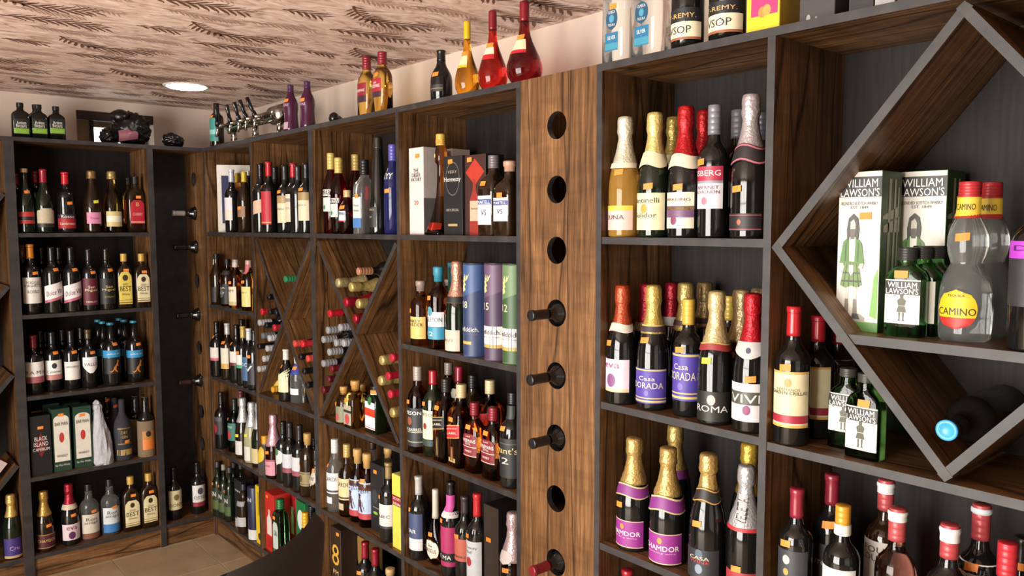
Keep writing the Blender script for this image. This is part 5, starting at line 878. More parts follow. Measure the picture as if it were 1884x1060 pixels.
('whisky_bottle', 'whisky', (1.5413, 2.278, 1.256), 0.2222, 0.037, -1.595, 'amb', ('cork', '#8a7a70', 0.84), [{'a': 160, 'c': '#d0b064', 't': [('MONKEY', 0.8, 0.65, 0.14, '#3a2a18'), ('SHOULDER', 0.64, 0.8, 0.14, '#3a2a18')], 'z0': 0.109, 'z1': 0.451}], (0.537, -25, '#ea8730'), 'amber malt whisky with yellow label, leftmost, second shelf left of the holed panel', 'bottles, second shelf left of the holed panel'),
('whisky_bottle', 'whisky', (1.5408, 2.1718, 1.256), 0.2746, 0.037, -1.586, 'brnl', ('cork', '#2f7f96', 0.8), [{'a': 165, 'c': '#d2d4d4', 't': [('SINGLETON', 0.72, 0.85, 0.16, '#2a5a70'), ('12', 0.2, 0.3, 0.16, '#e9e6e0')], 'b': [(0, 0.46, '#2f86a4')], 'o': [(1.02, 0.22, '#4a8ca0')], 'z0': 0.122, 'z1': 0.456}], (0.624, -10, '#ea8730'), 'whisky with teal stopper, white and teal label, second shelf left of the holed panel', 'bottles, second shelf left of the holed panel'),
('wine_bottle', 'bord', (1.6705, 2.2902, 1.256), 0.2207, 0.036, -1.538, 'amb', ('cork', '#8a7a70', 0.9), [], None, 'glass-necked bottle behind the teal-stoppered whisky, second shelf left of the holed panel', 'bottles, second shelf left of the holed panel'),
('sparkling_wine_bottle', 'champ', (1.5444, 2.0717, 1.256), 0.2943, 0.041, -1.628, 'grn', ('foil', '#c08a74', 0.55), [{'a': 130, 'c': '#c8b0a0', 't': [('BRUT', 0.5, 0.6, 0.12, '#6a4a3a')], 'z0': 0.021, 'z1': 0.254}, {'a': 220, 'c': '#1a1714', 'z0': 0.553, 'z1': 0.621}], (0.44, -30, '#d83040'), 'champagne with long rose-gold foil, black sash, second shelf left of the holed panel', 'bottles, second shelf left of the holed panel'),
('whisky_bottle', 'whisky', (1.5414, 2.3041, 0.873), 0.3018, 0.037, -1.562, 'brnl', ('screw', '#9a9088', 0.84), [{'a': 160, 'c': '#23252a', 't': [('JAMESON', 0.86, 0.9, 0.12, '#e9e6e0'), ('BLACK BARREL', 0.44, 0.95, 0.08, '#e9e6e0')], 'o': [(0.66, 0.14, '#8a4a38')], 'b': [(0.36, 0.38, '#b0a890'), (0.1, 0.13, '#8a8270')], 'z0': 0.082, 'z1': 0.53}], (0.598, -15, '#ea8730'), 'bourbon-brown whiskey with dark label, leftmost, third shelf left of the holed panel', 'bottles, third shelf left of the holed panel'),
('whisky_bottle', 'whisky', (1.5552, 2.2298, 0.873), 0.2966, 0.037, -1.543, 'grn', ('capsule', '#9a1f2a', 0.84), [{'a': 160, 'c': '#dcd2b0', 't': [('JAMESON', 0.84, 0.85, 0.13, '#1f3a2a')], 'o': [(0.45, 0.14, '#8a2a2a')], 'z0': 0.209, 'z1': 0.547}, {'a': 160, 'c': '#2a3d36', 'z0': 0.129, 'z1': 0.204}], (0.62, -15, '#ea8730'), 'green whiskey with red cap and cream label, third shelf left of the holed panel', 'bottles, third shelf left of the holed panel'),
('whisky_bottle', 'square', (1.554, 2.1521, 0.873), 0.2787, 0.039, -1.594, 'brnl', ('screw', '#1e1b1a', 0.84), [{'a': 1.75, 'c': '#17161a', 's': 'tilt', 't': [('JOHNNIE WALKER', 0.72, 0.8, 0.15, '#d8c8a8'), ('LABEL', 0.4, 0.75, 0.17, '#e8dcc0')], 'b': [(0, 0.05, '#c8a860'), (0.95, 1, '#c8a860')], 'z0': 0.4, 'z1': 0.551}, {'a': 0.5, 'c': '#241410', 'fig': 'strider', 'z0': 0.059, 'z1': 0.312}], (0.659, -10, '#ea8730'), 'square whisky with slanted black label, third shelf left of the holed panel', 'bottles, third shelf left of the holed panel'),
('whisky_bottle', 'square', (1.5561, 2.0696, 0.873), 0.272, 0.04, -1.604, 'amb', ('screw', '#c8b084', 0.84), [{'a': 1.75, 'c': '#b8202a', 's': 'tilt', 't': [('JOHNNIE WALKER', 0.72, 0.8, 0.15, '#d8c8a8'), ('LABEL', 0.4, 0.75, 0.17, '#e8dcc0')], 'b': [(0, 0.05, '#c8a860'), (0.95, 1, '#c8a860')], 'z0': 0.355, 'z1': 0.519}, {'a': 0.5, 'c': '#5a2410', 'fig': 'strider', 'z0': 0.077, 'z1': 0.254}, {'a': 0.9, 'c': '#b89a68', 'z0': 0.064, 'z1': 0.115}], (0.587, -10, '#ea8730'), 'square whisky with gold cap and slanted red label, third shelf left of the holed panel', 'bottles, third shelf left of the holed panel'),
('whisky_bottle', 'flaskr', (1.5494, 1.9894, 0.873), 0.2261, 0.04, -1.534, 'amb', ('screw', '#7c1a28', 0.82), [{'a': 1.6, 'c': '#7a1a26', 's': 'arch', 't': [('Lord', 0.9, 0.3, 0.08, '#e9e6e0'), ('WISEMANS', 0.7, 0.92, 0.15, '#e9e6e0'), ('ROYAL', 0.56, 0.4, 0.08, '#e9e6e0'), ('WHISKY', 0.24, 0.5, 0.1, '#e9e6e0')], 'b': [(0.42, 0.45, '#d8c8b8'), (0.02, 0.05, '#d8c8b8')], 'z0': 0.239, 'z1': 0.565}], (0.66, -10, '#ea8730'), 'red-capped flask whisky with wavy red label, left, third shelf left of the holed panel', 'bottles, third shelf left of the holed panel'),
('whisky_bottle', 'flaskr', (1.5525, 1.8978, 0.873), 0.2249, 0.043, -1.602, 'amb', ('screw', '#7c1a28', 0.82), [{'a': 1.6, 'c': '#7a1a26', 's': 'arch', 't': [('Lord', 0.9, 0.3, 0.08, '#e9e6e0'), ('WISEMANS', 0.7, 0.92, 0.15, '#e9e6e0'), ('ROYAL', 0.56, 0.4, 0.08, '#e9e6e0'), ('WHISKY', 0.24, 0.5, 0.1, '#e9e6e0')], 'b': [(0.42, 0.45, '#d8c8b8'), (0.02, 0.05, '#d8c8b8')], 'z0': 0.23, 'z1': 0.564}], (0.651, -10, '#ea8730'), 'red-capped flask whisky with wavy red label, right, third shelf left of the holed panel', 'bottles, third shelf left of the holed panel'),
('wine_bottle', 'bord', (1.5488, 1.8002, 0.873), 0.2887, 0.04, -1.608, 'blk', ('screw', '#17171a', 0.88), [{'a': 160, 'c': '#1f2122', 't': [("Grant's", 0.7, 0.9, 0.16, '#d0bc80'), ('12', 0.44, 0.4, 0.16, '#d8d0c0')], 'b': [(0.86, 0.88, '#5a5a50')], 'z0': 0.115, 'z1': 0.532}, {'a': 150, 'c': '#22211f', 'z0': 0.728, 'z1': 0.869}], (0.634, -5, '#ea8730'), 'black whisky bottle with dark gold-lettered label, third shelf left of the holed panel', 'bottles, third shelf left of the holed panel'),
('whisky_bottle', 'whisky', (1.6657, 2.2896, 0.873), 0.3025, 0.037, -1.579, 'brnl', ('screw', '#8a8078', 0.86), [], None, 'whiskey bottle standing behind the black label, third shelf left of the holed panel', 'bottles, third shelf left of the holed panel'),
('whisky_bottle', 'whisky', (1.6562, 2.214, 0.873), 0.3004, 0.037, -1.547, 'grn', ('capsule', '#8a1f2e', 0.82), [{'a': 60, 'c': '#b8b8a8', 'z0': 0.648, 'z1': 0.745}], None, 'red-capped whiskey bottle in the back row, third shelf left of the holed panel', 'bottles, third shelf left of the holed panel'),
('whisky_bottle', 'square', (1.657, 2.1372, 0.873), 0.2806, 0.039, -1.619, 'brn', ('screw', '#17171a', 0.84), [], None, 'black-capped square bottle in the back row, third shelf left of the holed panel', 'bottles, third shelf left of the holed panel'),
('whisky_bottle', 'square', (1.6505, 2.0345, 0.873), 0.2787, 0.04, -1.592, 'amb', ('screw', '#c8b48c', 0.84), [{'a': 1.7, 'c': '#a02028', 's': 'tilt', 'z0': 0.462, 'z1': 0.611}], None, 'gold-capped square bottle behind the wavy labels, third shelf left of the holed panel', 'bottles, third shelf left of the holed panel'),
('wine_bottle', 'bord', (1.5413, 2.3054, 0.485), 0.2953, 0.0355, -1.591, 'blk', ('capsule', '#a8a8a4', 0.78), [{'a': 150, 'c': '#d0d0d0', 'b': [(0.32, 1, '#39456a')], 't': [('MAR', 0.52, 0.5, 0.1, '#e9e6e0')], 'z0': 0.123, 'z1': 0.57}], (0.608, -20, '#ea8730'), 'dark wine with silver capsule, navy and white label, fourth shelf left of the holed panel', 'bottles, fourth shelf left of the holed panel'),
('wine_bottle', 'mateus', (1.555, 2.2214, 0.485), 0.266, 0.042, -1.531, 'brnl', ('capsule', '#c8c4b4', 0.62), [{'a': 110, 'c': '#dcd8c8', 's': 'oval', 't': [('MATEUS', 0.45, 0.7, 0.2, '#5a4a40'), ('Rose', 0.7, 0.3, 0.14, '#5a4a40')], 'z0': 0.083, 'z1': 0.35}], (0.414, -5, '#ea8730'), 'flat-bellied rose wine with white capsule and oval label, fourth shelf left of the holed panel', 'bottles, fourth shelf left of the holed panel'),
('wine_bottle', 'bord', (1.5436, 2.1148, 0.485), 0.3221, 0.0355, -1.578, 'blk', ('capsule', '#1a1a1c', 0.8), [{'a': 150, 'c': '#a82a60', 'b': [(0.12, 0.34, '#1a1416')], 't': [('TE MA', 0.23, 0.7, 0.1, '#e9e6e0')], 'z0': 0.126, 'z1': 0.545}, {'a': 200, 'c': '#c84a98', 'z0': 0.702, 'z1': 0.868}, {'a': 220, 'c': '#d8d0d0', 'z0': 0.641, 'z1': 0.698}], (0.599, -20, '#ea8730'), 'black wine with pink neck tag and magenta label, fourth shelf left of the holed panel', 'bottles, fourth shelf left of the holed panel'),
('wine_bottle', 'bord', (1.5479, 2.0427, 0.485), 0.2905, 0.0355, -1.528, 'blk', ('capsule', '#3a3238', 0.8), [{'a': 150, 'c': '#b8604e', 't': [('TEMPRANILLO', 0.2, 0.9, 0.1, '#3a1a18')], 'z0': 0.278, 'z1': 0.535}], (0.559, -5, '#ea8730'), 'wine with dark capsule and salmon label, fourth shelf left of the holed panel', 'bottles, fourth shelf left of the holed panel'),
('wine_bottle', 'bord', (1.5431, 1.9704, 0.485), 0.3188, 0.0355, -1.61, 'blk', ('capsule', '#c02a30', 0.77), [{'a': 150, 'c': '#c9ced6', 't': [('Drostdy', 0.84, 0.7, 0.07, '#5a4a60'), ('Hof', 0.74, 0.3, 0.07, '#5a4a60')], 'o': [(0.5, 0.14, '#b03038')], 'z0': 0.107, 'z1': 0.535}], (0.582, -15, '#ea8730'), 'red-capsuled wine with tall white label, fourth shelf left of the holed panel', 'bottles, fourth shelf left of the holed panel'),
('sparkling_wine_bottle', 'champ', (1.5505, 1.8013, 0.485), 0.3004, 0.043, -1.59, 'rose', ('foil', '#c8b0b4', 0.52), [{'a': 90, 'c': '#d0c4c0', 's': 'oval', 'z0': 0.495, 'z1': 0.635}], (0.441, 15, '#ea8730'), 'pink-foiled sparkling wine against the holed panel, fourth shelf left of the holed panel', 'bottles, fourth shelf left of the holed panel'),
('sparkling_wine_bottle', 'champ', (1.5435, 1.3544, 1.638), 0.3011, 0.041, -1.553, 'goldg', ('foil', '#e4dec6', 0.6), [{'a': 140, 'c': '#d8b0a8', 'b': [(0.8, 1, '#d8b838')], 't': [('LUNA', 0.52, 0.55, 0.18, '#3a2a30')], 'z0': 0.06, 'z1': 0.263}, {'a': 190, 'c': '#d8ccb0', 'z0': 0.576, 'z1': 0.619}], (0.541, 15, '#ea8730'), 'pale sparkling wine with cream foil and pink label, top shelf right of the holed panel', 'bottles, top shelf right of the holed panel'),
('sparkling_wine_bottle', 'champ', (1.5459, 1.2609, 1.638), 0.302, 0.041, -1.525, 'grn', ('foil', '#dcca7c', 0.62), [{'a': 150, 'c': '#d8d0a8', 't': [('Santinelli', 0.8, 0.7, 0.14, '#4a4028'), ('Solidor', 0.4, 0.6, 0.14, '#4a4028')], 'o': [(0.58, 0.16, '#b89038')], 'z0': 0.061, 'z1': 0.358}, {'a': 200, 'c': '#cfc6a4', 's': 'wave', 'z0': 0.571, 'z1': 0.683}], (0.411, 15, '#ea8730'), 'gold-foiled sparkling wine with cream script label, top shelf right of the holed panel', 'bottles, top shelf right of the holed panel'),
('sparkling_wine_bottle', 'champ', (1.6597, 1.2896, 1.638), 0.3045, 0.043, -1.577, 'grn', ('foil', '#a08c4a', 0.62), [{'a': 200, 'c': '#b8b090', 'z0': 0.589, 'z1': 0.686}], None, 'gold-foiled sparkling wine in the back row, top shelf right of the holed panel', 'bottles, top shelf right of the holed panel'),
('sparkling_wine_bottle', 'champ', (1.5454, 1.1675, 1.638), 0.3068, 0.041, -1.604, 'blk', ('foil', '#b01a20', 0.62), [{'a': 140, 'c': '#d8d0b8', 'b': [(0.3, 0.62, '#6a4a6a'), (0.5, 0.6, '#b89a3a')], 't': [('SPARKLING', 0.8, 0.8, 0.08, '#6a2a30')], 'o': [(0.22, 0.16, '#7a3a5a')], 'z0': 0.073, 'z1': 0.348}, {'a': 210, 'c': '#d2c8b0', 's': 'wave', 'z0': 0.535, 'z1': 0.633}], (0.387, 15, '#ea8730'), 'red-foiled sparkling wine with white fruit label, top shelf right of the holed panel', 'bottles, top shelf right of the holed panel'),
('sparkling_wine_bottle', 'champ', (1.6497, 1.1884, 1.638), 0.3104, 0.043, -1.616, 'blk', ('foil', '#a8181f', 0.62), [], None, 'red-foiled sparkling wine in the back row, top shelf right of the holed panel', 'bottles, top shelf right of the holed panel'),
('wine_bottle', 'bord', (1.5485, 1.0895, 1.638), 0.302, 0.0355, -1.567, 'blk', ('screw', '#74757c', 0.78), [{'a': 140, 'c': '#d8d2d8', 'b': [(0.66, 1, '#a82a44'), (0.6, 0.66, '#8a8a94')], 't': [('EISBERG', 0.84, 0.85, 0.13, '#e9e6e0'), ('CABERNET', 0.5, 0.75, 0.08, '#7a3a4a'), ('SAUVIGNON', 0.39, 0.8, 0.08, '#7a3a4a')], 'o': [(0.18, 0.12, '#b8707c')], 'z0': 0.222, 'z1': 0.539}], (0.573, -20, '#ea8730'), 'grey-capped red wine with red and white label, top shelf right of the holed panel', 'bottles, top shelf right of the holed panel'),
('wine_bottle', 'bord', (1.6416, 1.0892, 1.638), 0.2999, 0.038, -1.608, 'blk', ('screw', '#74757c', 0.78), [{'a': 140, 'c': '#c8c2c8', 'b': [(0.66, 1, '#8a2238')], 'z0': 0.236, 'z1': 0.539}], None, 'grey-capped red wine in the back row, top shelf right of the holed panel', 'bottles, top shelf right of the holed panel'),
('wine_bottle', 'bord', (1.7174, 1.0741, 1.638), 0.2985, 0.038, -1.534, 'blk', ('screw', '#4a4a50', 0.78), [], None, 'dark-capped bottle at the back beside the divider, top shelf right of the holed panel', 'bottles, top shelf right of the holed panel'),
('sparkling_wine_bottle', 'champ', (1.5449, 0.9929, 1.638), 0.3125, 0.041, -1.53, 'blk', ('foil', '#b8aeb0', 0.55), [{'a': 140, 'c': '#1a1618', 'b': [(0.88, 0.92, '#b04a54'), (0.06, 0.1, '#b04a54')], 'o': [(0.5, 0.2, '#c8583a')], 'z0': 0.056, 'z1': 0.176}, {'a': 200, 'c': '#241e20', 's': 'wave', 'b': [(0.86, 0.95, '#c06a78'), (0.05, 0.14, '#c06a78')], 'z0': 0.526, 'z1': 0.648}], (0.347, -10, '#ea8730'), 'silver-foiled black sparkling wine with black label, top shelf right of the holed panel', 'bottles, top shelf right of the holed panel'),
('sparkling_wine_bottle', 'champ', (1.5411, 1.3563, 1.209), 0.3031, 0.041, -1.609, 'blk', ('foil', '#b0482a', 0.62), [{'a': 140, 'c': '#d2c0c8', 't': [('eva', 0.8, 0.5, 0.14, '#a04a70')], 'b': [(0.0, 0.1, '#c8b490')], 'o': [(0.35, 0.26, '#7a4a7a')], 'z0': 0.109, 'z1': 0.387}, {'a': 210, 'c': '#c8c0b0', 's': 'wave', 'z0': 0.618, 'z1': 0.685}], (0.519, -20, '#ea8730'), 'orange-foiled sparkling wine with pale pink label, middle shelf right of the holed panel', 'bottles, middle shelf right of the holed panel'),
('sparkling_wine_bottle', 'champ', (1.6298, 1.349, 1.209), 0.3024, 0.043, -1.597, 'blk', ('foil', '#9a1c2c', 0.62), [{'a': 210, 'c': '#a0967e', 'z0': 0.604, 'z1': 0.676}], None, 'red-foiled sparkling wine, back row left, middle shelf right of the holed panel', 'bottles, middle shelf right of the holed panel'),
('sparkling_wine_bottle', 'champ', (1.7152, 1.3327, 1.209), 0.303, 0.043, -1.534, 'blk', ('foil', '#8a1424', 0.62), [{'a': 210, 'c': '#a0a09a', 'z0': 0.632, 'z1': 0.706}], None, 'red-foiled sparkling wine, back row centre, middle shelf right of the holed panel', 'bottles, middle shelf right of the holed panel'),
('sparkling_wine_bottle', 'champ', (1.5522, 1.2637, 1.209), 0.3077, 0.041, -1.275, 'blk', ('foil', '#c2a65a', 0.62), [{'a': 150, 'c': '#4a3a94', 't': [('Casa', 0.72, 0.4, 0.12, '#d8ccb0'), ('DORADA', 0.52, 0.8, 0.17, '#d8ccb0')], 'b': [(0.04, 0.09, '#c8b060'), (0.14, 0.17, '#c8b060'), (0.94, 0.98, '#c8b060')], 'o': [(0.3, 0.1, '#6a58b0')], 'z0': 0.057, 'z1': 0.34}, {'a': 210, 'c': '#3a2c34', 'b': [(0.8, 1, '#c8b060')], 'z0': 0.634, 'z1': 0.691}], (0.568, -15, '#ea8730'), 'gold-foiled sparkling wine with purple label, middle shelf right of the holed panel', 'bottles, middle shelf right of the holed panel'),
('sparkling_wine_bottle', 'champ', (1.6495, 1.2391, 1.209), 0.3098, 0.043, -1.534, 'blk', ('foil', '#b09a5c', 0.62), [{'a': 210, 'c': '#4a3038', 'z0': 0.662, 'z1': 0.702}], None, 'gold-foiled sparkling wine behind the yellow screw cap, middle shelf right of the holed panel', 'bottles, middle shelf right of the holed panel'),
('sparkling_wine_bottle', 'champ', (1.7367, 1.2437, 1.209), 0.3067, 0.043, -1.589, 'blk', ('foil', '#a08a5a', 0.62), [{'a': 210, 'c': '#3a2a2c', 'z0': 0.662, 'z1': 0.709}], None, 'bronze-foiled sparkling wine, back row beside gold one, middle shelf right of the holed panel', 'bottles, middle shelf right of the holed panel'),
('wine_bottle', 'bord', (1.5588, 1.1616, 1.209), 0.2806, 0.0355, -1.441, 'blk', ('screw', '#c8a440', 0.785), [{'a': 150, 'c': '#4a3a94', 't': [('Casa', 0.72, 0.4, 0.12, '#d8ccb0'), ('DORADA', 0.52, 0.8, 0.17, '#d8ccb0')], 'b': [(0.04, 0.09, '#c8b060'), (0.14, 0.17, '#c8b060'), (0.94, 0.98, '#c8b060')], 'o': [(0.3, 0.1, '#6a58b0')], 'z0': 0.141, 'z1': 0.547}], (0.579, -5, '#ea8730'), 'yellow screw-capped wine with purple label, middle shelf right of the holed panel', 'bottles, middle shelf right of the holed panel'),
('wine_bottle', 'bord', (1.7121, 1.1507, 1.209), 0.2802, 0.038, -1.596, 'blk', ('screw', '#b0953c', 0.785), [{'a': 150, 'c': '#b0a0a0', 'z0': 0.495, 'z1': 0.545}], None, 'yellow screw-capped bottle in the back row, middle shelf right of the holed panel', 'bottles, middle shelf right of the holed panel'),
('sparkling_wine_bottle', 'champ', (1.5461, 1.0733, 1.209), 0.3046, 0.041, -1.186, 'blk', ('foil', '#c9b682', 0.6), [{'a': 130, 'c': '#15130f', 't': [('ROMA', 0.42, 0.85, 0.22, '#c8c4c4')], 'o': [(0.72, 0.22, '#c8a8a0')], 'z0': 0.032, 'z1': 0.258}, {'a': 200, 'c': '#8a2a2a', 's': 'wave', 'b': [(0.85, 1, '#c8a860')], 'z0': 0.567, 'z1': 0.623}], (0.49, -20, '#d2dc3a'), 'broad pale-gold-foiled sparkling wine with black label, middle shelf right of the holed panel', 'bottles, middle shelf right of the holed panel'),
('sparkling_wine_bottle', 'champ', (1.6305, 1.0632, 1.209), 0.304, 0.043, -1.598, 'brn', ('foil', '#b8a47a', 0.6), [], (0.508, 0, '#ea8730'), 'champagne-gold foiled bottle behind the red foil, middle shelf right of the holed panel', 'bottles, middle shelf right of the holed panel'),
('sparkling_wine_bottle', 'champ', (1.5458, 0.9781, 1.209), 0.3056, 0.041, -1.24, 'blk', ('foil', '#b01824', 0.6), [{'a': 150, 'c': '#ccc6c8', 't': [('VIVE', 0.6, 0.8, 0.22, '#e9e6e0')], 'b': [(0.44, 0.78, '#4a4a3e')], 'o': [(0.3, 0.16, '#7a2a5a')], 'z0': 0.087, 'z1': 0.365}, {'a': 150, 'c': '#b8b4b0', 's': 'shield', 'o': [(0.5, 0.22, '#3a3050')], 'z0': 0.542, 'z1': 0.662}], (0.398, 10, '#ea8730'), 'red-foiled sparkling wine with grape label, middle shelf right of the holed panel', 'bottles, middle shelf right of the holed panel'),
('sparkling_wine_bottle', 'champ', (1.7172, 1.0689, 1.209), 0.3025, 0.043, -1.581, 'blk', ('foil', '#a89670', 0.6), [], None, 'gold-foiled bottle at the back beside the divider, middle shelf right of the holed panel', 'bottles, middle shelf right of the holed panel'),
('sparkling_wine_bottle', 'champ', (1.5523, 1.3214, 0.83), 0.2884, 0.0445, -1.58, 'blk', ('foil', '#b8985a', 0.6), [{'a': 150, 'c': '#8a2a80', 't': [('CHAMDOR', 0.52, 0.85, 0.17, '#e9e6e0'), ('sparkling wine', 0.36, 0.7, 0.07, '#d8a8c8')], 'o': [(0.76, 0.13, '#c8863a')], 'b': [(0, 0.03, '#d0b890'), (0.97, 1, '#d0b890')], 'z0': 0.042, 'z1': 0.285}, {'a': 205, 'c': '#7a2c78', 's': 'wave', 'b': [(0.88, 1, '#c8b080'), (0, 0.1, '#c8b080')], 'z0': 0.497, 'z1': 0.6}], (0.417, -15, '#ea8730'), 'gold-foiled purple-labelled sparkling wine, left of two, lower shelf right of the holed panel', 'bottles, lower shelf right of the holed panel'),
('sparkling_wine_bottle', 'champ', (1.5486, 1.2084, 0.83), 0.2871, 0.0445, -1.337, 'blk', ('foil', '#b8985a', 0.6), [{'a': 150, 'c': '#8a2a80', 't': [('CHAMDOR', 0.52, 0.85, 0.17, '#e9e6e0'), ('sparkling wine', 0.36, 0.7, 0.07, '#d8a8c8')], 'o': [(0.76, 0.13, '#c8863a')], 'b': [(0, 0.03, '#d0b890'), (0.97, 1, '#d0b890')], 'z0': 0.023, 'z1': 0.289}, {'a': 205, 'c': '#7a2c78', 's': 'wave', 'b': [(0.88, 1, '#c8b080'), (0, 0.1, '#c8b080')], 'z0': 0.476, 'z1': 0.598}], None, 'gold-foiled purple-labelled sparkling wine, right of two, lower shelf right of the holed panel', 'bottles, lower shelf right of the holed panel'),
('sparkling_wine_bottle', 'champ', (1.6703, 1.2812, 0.83), 0.3083, 0.044, -1.52, 'blk', ('foil', '#a88c50', 0.6), [{'a': 205, 'c': '#6a2868', 'z0': 0.57, 'z1': 0.638}], None, 'gold-foiled bottle in the back row, lower shelf right of the holed panel', 'bottles, lower shelf right of the holed panel'),
('sparkling_wine_bottle', 'champ', (1.5473, 1.0892, 0.83), 0.2982, 0.0433, -1.403, 'blk', ('foil', '#b8985a', 0.64), [{'a': 130, 'c': '#26282c', 't': [('CASA', 0.72, 0.5, 0.11, '#d8c8a8'), ('WINE', 0.6, 0.5, 0.11, '#b03038')], 'o': [(0.35, 0.2, '#7a8a98'), (0.85, 0.2, '#4a5a6a')], 'z0': 0.026, 'z1': 0.267}, {'a': 205, 'c': '#1e1a18', 's': 'wave', 'b': [(0.85, 0.95, '#c09048'), (0.04, 0.12, '#c09048')], 'z0': 0.636, 'z1': 0.737}], (0.468, -10, '#ea8730'), 'gold-foiled sparkling wine with black picture label, lower shelf right of the holed panel', 'bottles, lower shelf right of the holed panel'),
('sparkling_wine_bottle', 'champ', (1.5663, 0.9981, 0.83), 0.2869, 0.041, -1.316, 'blk', ('foil', '#b4b2b4', 0.5), [{'a': 120, 'c': '#9a3038', 'z0': 0.05, 'z1': 0.172}, {'a': 215, 'c': '#b02830', 'z0': 0.503, 'z1': 0.531}, {'a': 40, 'c': '#a8a6a8', 't': [], 'v': [('VELETA', 0.5, 0.8, '#2a2a2c')], 'z0': 0.534, 'z1': 0.788}], (0.196, -10, '#ea8730'), 'silver-foiled sparkling wine with red-edged foil, lower shelf right of the holed panel', 'bottles, lower shelf right of the holed panel'),
('sparkling_wine_bottle', 'champ', (1.6496, 1.0441, 0.83), 0.314, 0.044, -1.518, 'blk', ('foil', '#b8953a', 0.62), [], None, 'bright gold-foiled bottle behind the silver foil, lower shelf right of the holed panel', 'bottles, lower shelf right of the holed panel'),
('wine_bottle', 'bord', (1.5693, 1.355, 0.45), 0.3, 0.038, -1.525, 'blk', ('capsule', '#9a1c2a', 0.78), [], None, 'red-capped bottle whose top just shows, lowest shelf right of the holed panel', 'bottles, lowest shelf right of the holed panel'),
('wine_bottle', 'bord', (1.5386, 0.8745, 1.203), 0.2925, 0.0367, -1.303, 'blk', ('capsule', '#b02028', 0.79), [{'a': 150, 'c': '#cfc6a0', 't': [('HERMANOS', 0.68, 0.5, 0.05, '#8a7a50'), ('GARDEN CRILLAS', 0.62, 0.85, 0.06, '#3a3428')], 'b': [(0.08, 0.22, '#9a2436'), (0, 0.05, '#c8a050'), (0.96, 1, '#c8a050')], 'o': [(0.8, 0.1, '#a88a48')], 'z0': 0.136, 'z1': 0.542}], (0.571, -10, '#ea8730'), 'red-capsuled wine with cream label and red band, left corner under the diamond frame', 'bottles, left corner under the diamond frame'),
('wine_bottle', 'bord', (1.6305, 0.8681, 1.203), 0.2667, 0.037, -1.579, 'blk', ('capsule', '#a01c26', 0.79), [{'a': 150, 'c': '#c2b994', 'b': [(0.08, 0.22, '#8a2032'), (0, 0.05, '#b89048'), (0.96, 1, '#b89048')], 'z0': 0.167, 'z1': 0.596}], None, 'red-capsuled cream-labelled wine, second in the row, left corner under the diamond frame', 'bottles, left corner under the diamond frame'),
('wine_bottle', 'bord', (1.7104, 0.8625, 1.203), 0.2511, 0.037, -1.517, 'blk', ('capsule', '#8a1c26', 0.79), [{'a': 150, 'c': '#6a6450', 'z0': 0.174, 'z1': 0.66}], None, 'red-capsuled wine deepest in the row, left corner under the diamond frame', 'bottles, left corner under the diamond frame'),
('whisky_flask', 'flask2', (1.5915, 0.7784, 1.203), 0.1677, 0.036, -1.52, 'grng', ('screw', '#3a3c36', 0.9), [{'a': 1.75, 'c': '#ccc8bc', 'b': [(0.66, 0.97, '#262422')], 't': [('WILLIAM', 0.88, 0.82, 0.13, '#e9e6e0'), ("LAWSON'S", 0.74, 0.9, 0.13, '#e9e6e0')], 'fig': 'kilt', 'z0': 0.216, 'z1': 0.69}], None, 'small green whisky flask with figure label, behind, left corner under the diamond frame', 'bottles, left corner under the diamond frame'),
('whisky_flask', 'flask2', (1.5504, 0.7203, 1.203), 0.17, 0.036, -1.604, 'grng', ('screw', '#3a3c36', 0.9), [{'a': 1.75, 'c': '#ccc8bc', 'b': [(0.66, 0.97, '#262422')], 't': [('WILLIAM', 0.88, 0.82, 0.13, '#e9e6e0'), ("LAWSON'S", 0.74, 0.9, 0.13, '#e9e6e0')], 'fig': 'kilt', 'z0': 0.105, 'z1': 0.617}], (0.663, 15, '#ea8730'), 'small green whisky flask with figure label, in front, left corner under the diamond frame', 'bottles, left corner under the diamond frame'),
('whisky_flask', 'flask2', (1.5594, 0.6549, 1.454), 0.1701, 0.036, -1.541, 'grng', ('screw', '#2a2a28', 0.86), [{'a': 1.75, 'c': '#ccc8bc', 'b': [(0.66, 0.97, '#262422')], 't': [('WILLIAM', 0.88, 0.82, 0.13, '#e9e6e0'), ("LAWSON'S", 0.74, 0.9, 0.13, '#e9e6e0')], 'fig': 'kilt', 'z0': 0.15, 'z1': 0.644}], (0.704, -8, '#ea8730'), 'green whisky flask with figure label beside tall carton, shelf inside the diamond frame', 'bottles, shelf inside the diamond frame'),
('whisky_flask', 'flask2', (1.5989, 0.643, 1.454), 0.1724, 0.036, -1.53, 'grng', ('screw', '#2a2a28', 0.86), [{'a': 1.7, 'c': '#b8b4a4', 'z0': 0.149, 'z1': 0.614}], None, 'first green flask hidden behind the front flask, shelf inside the diamond frame', 'bottles, shelf inside the diamond frame'),
('whisky_flask', 'flask2', (1.6371, 0.6339, 1.454), 0.1719, 0.036, -1.551, 'grng', ('screw', '#2a2a28', 0.86), [{'a': 1.7, 'c': '#b8b4a4', 'z0': 0.136, 'z1': 0.609}], None, 'second green flask hidden behind the front flask, shelf inside the diamond frame', 'bottles, shelf inside the diamond frame'),
('whisky_flask', 'flask2', (1.7859, 0.6733, 1.454), 0.1685, 0.036, -1.569, 'grng', ('screw', '#2a2a28', 0.86), [{'a': 1.7, 'c': '#b8b4a4', 'z0': 0.045, 'z1': 0.567}], None, 'last green flask against the back panel, shelf inside the diamond frame', 'bottles, shelf inside the diamond frame'),
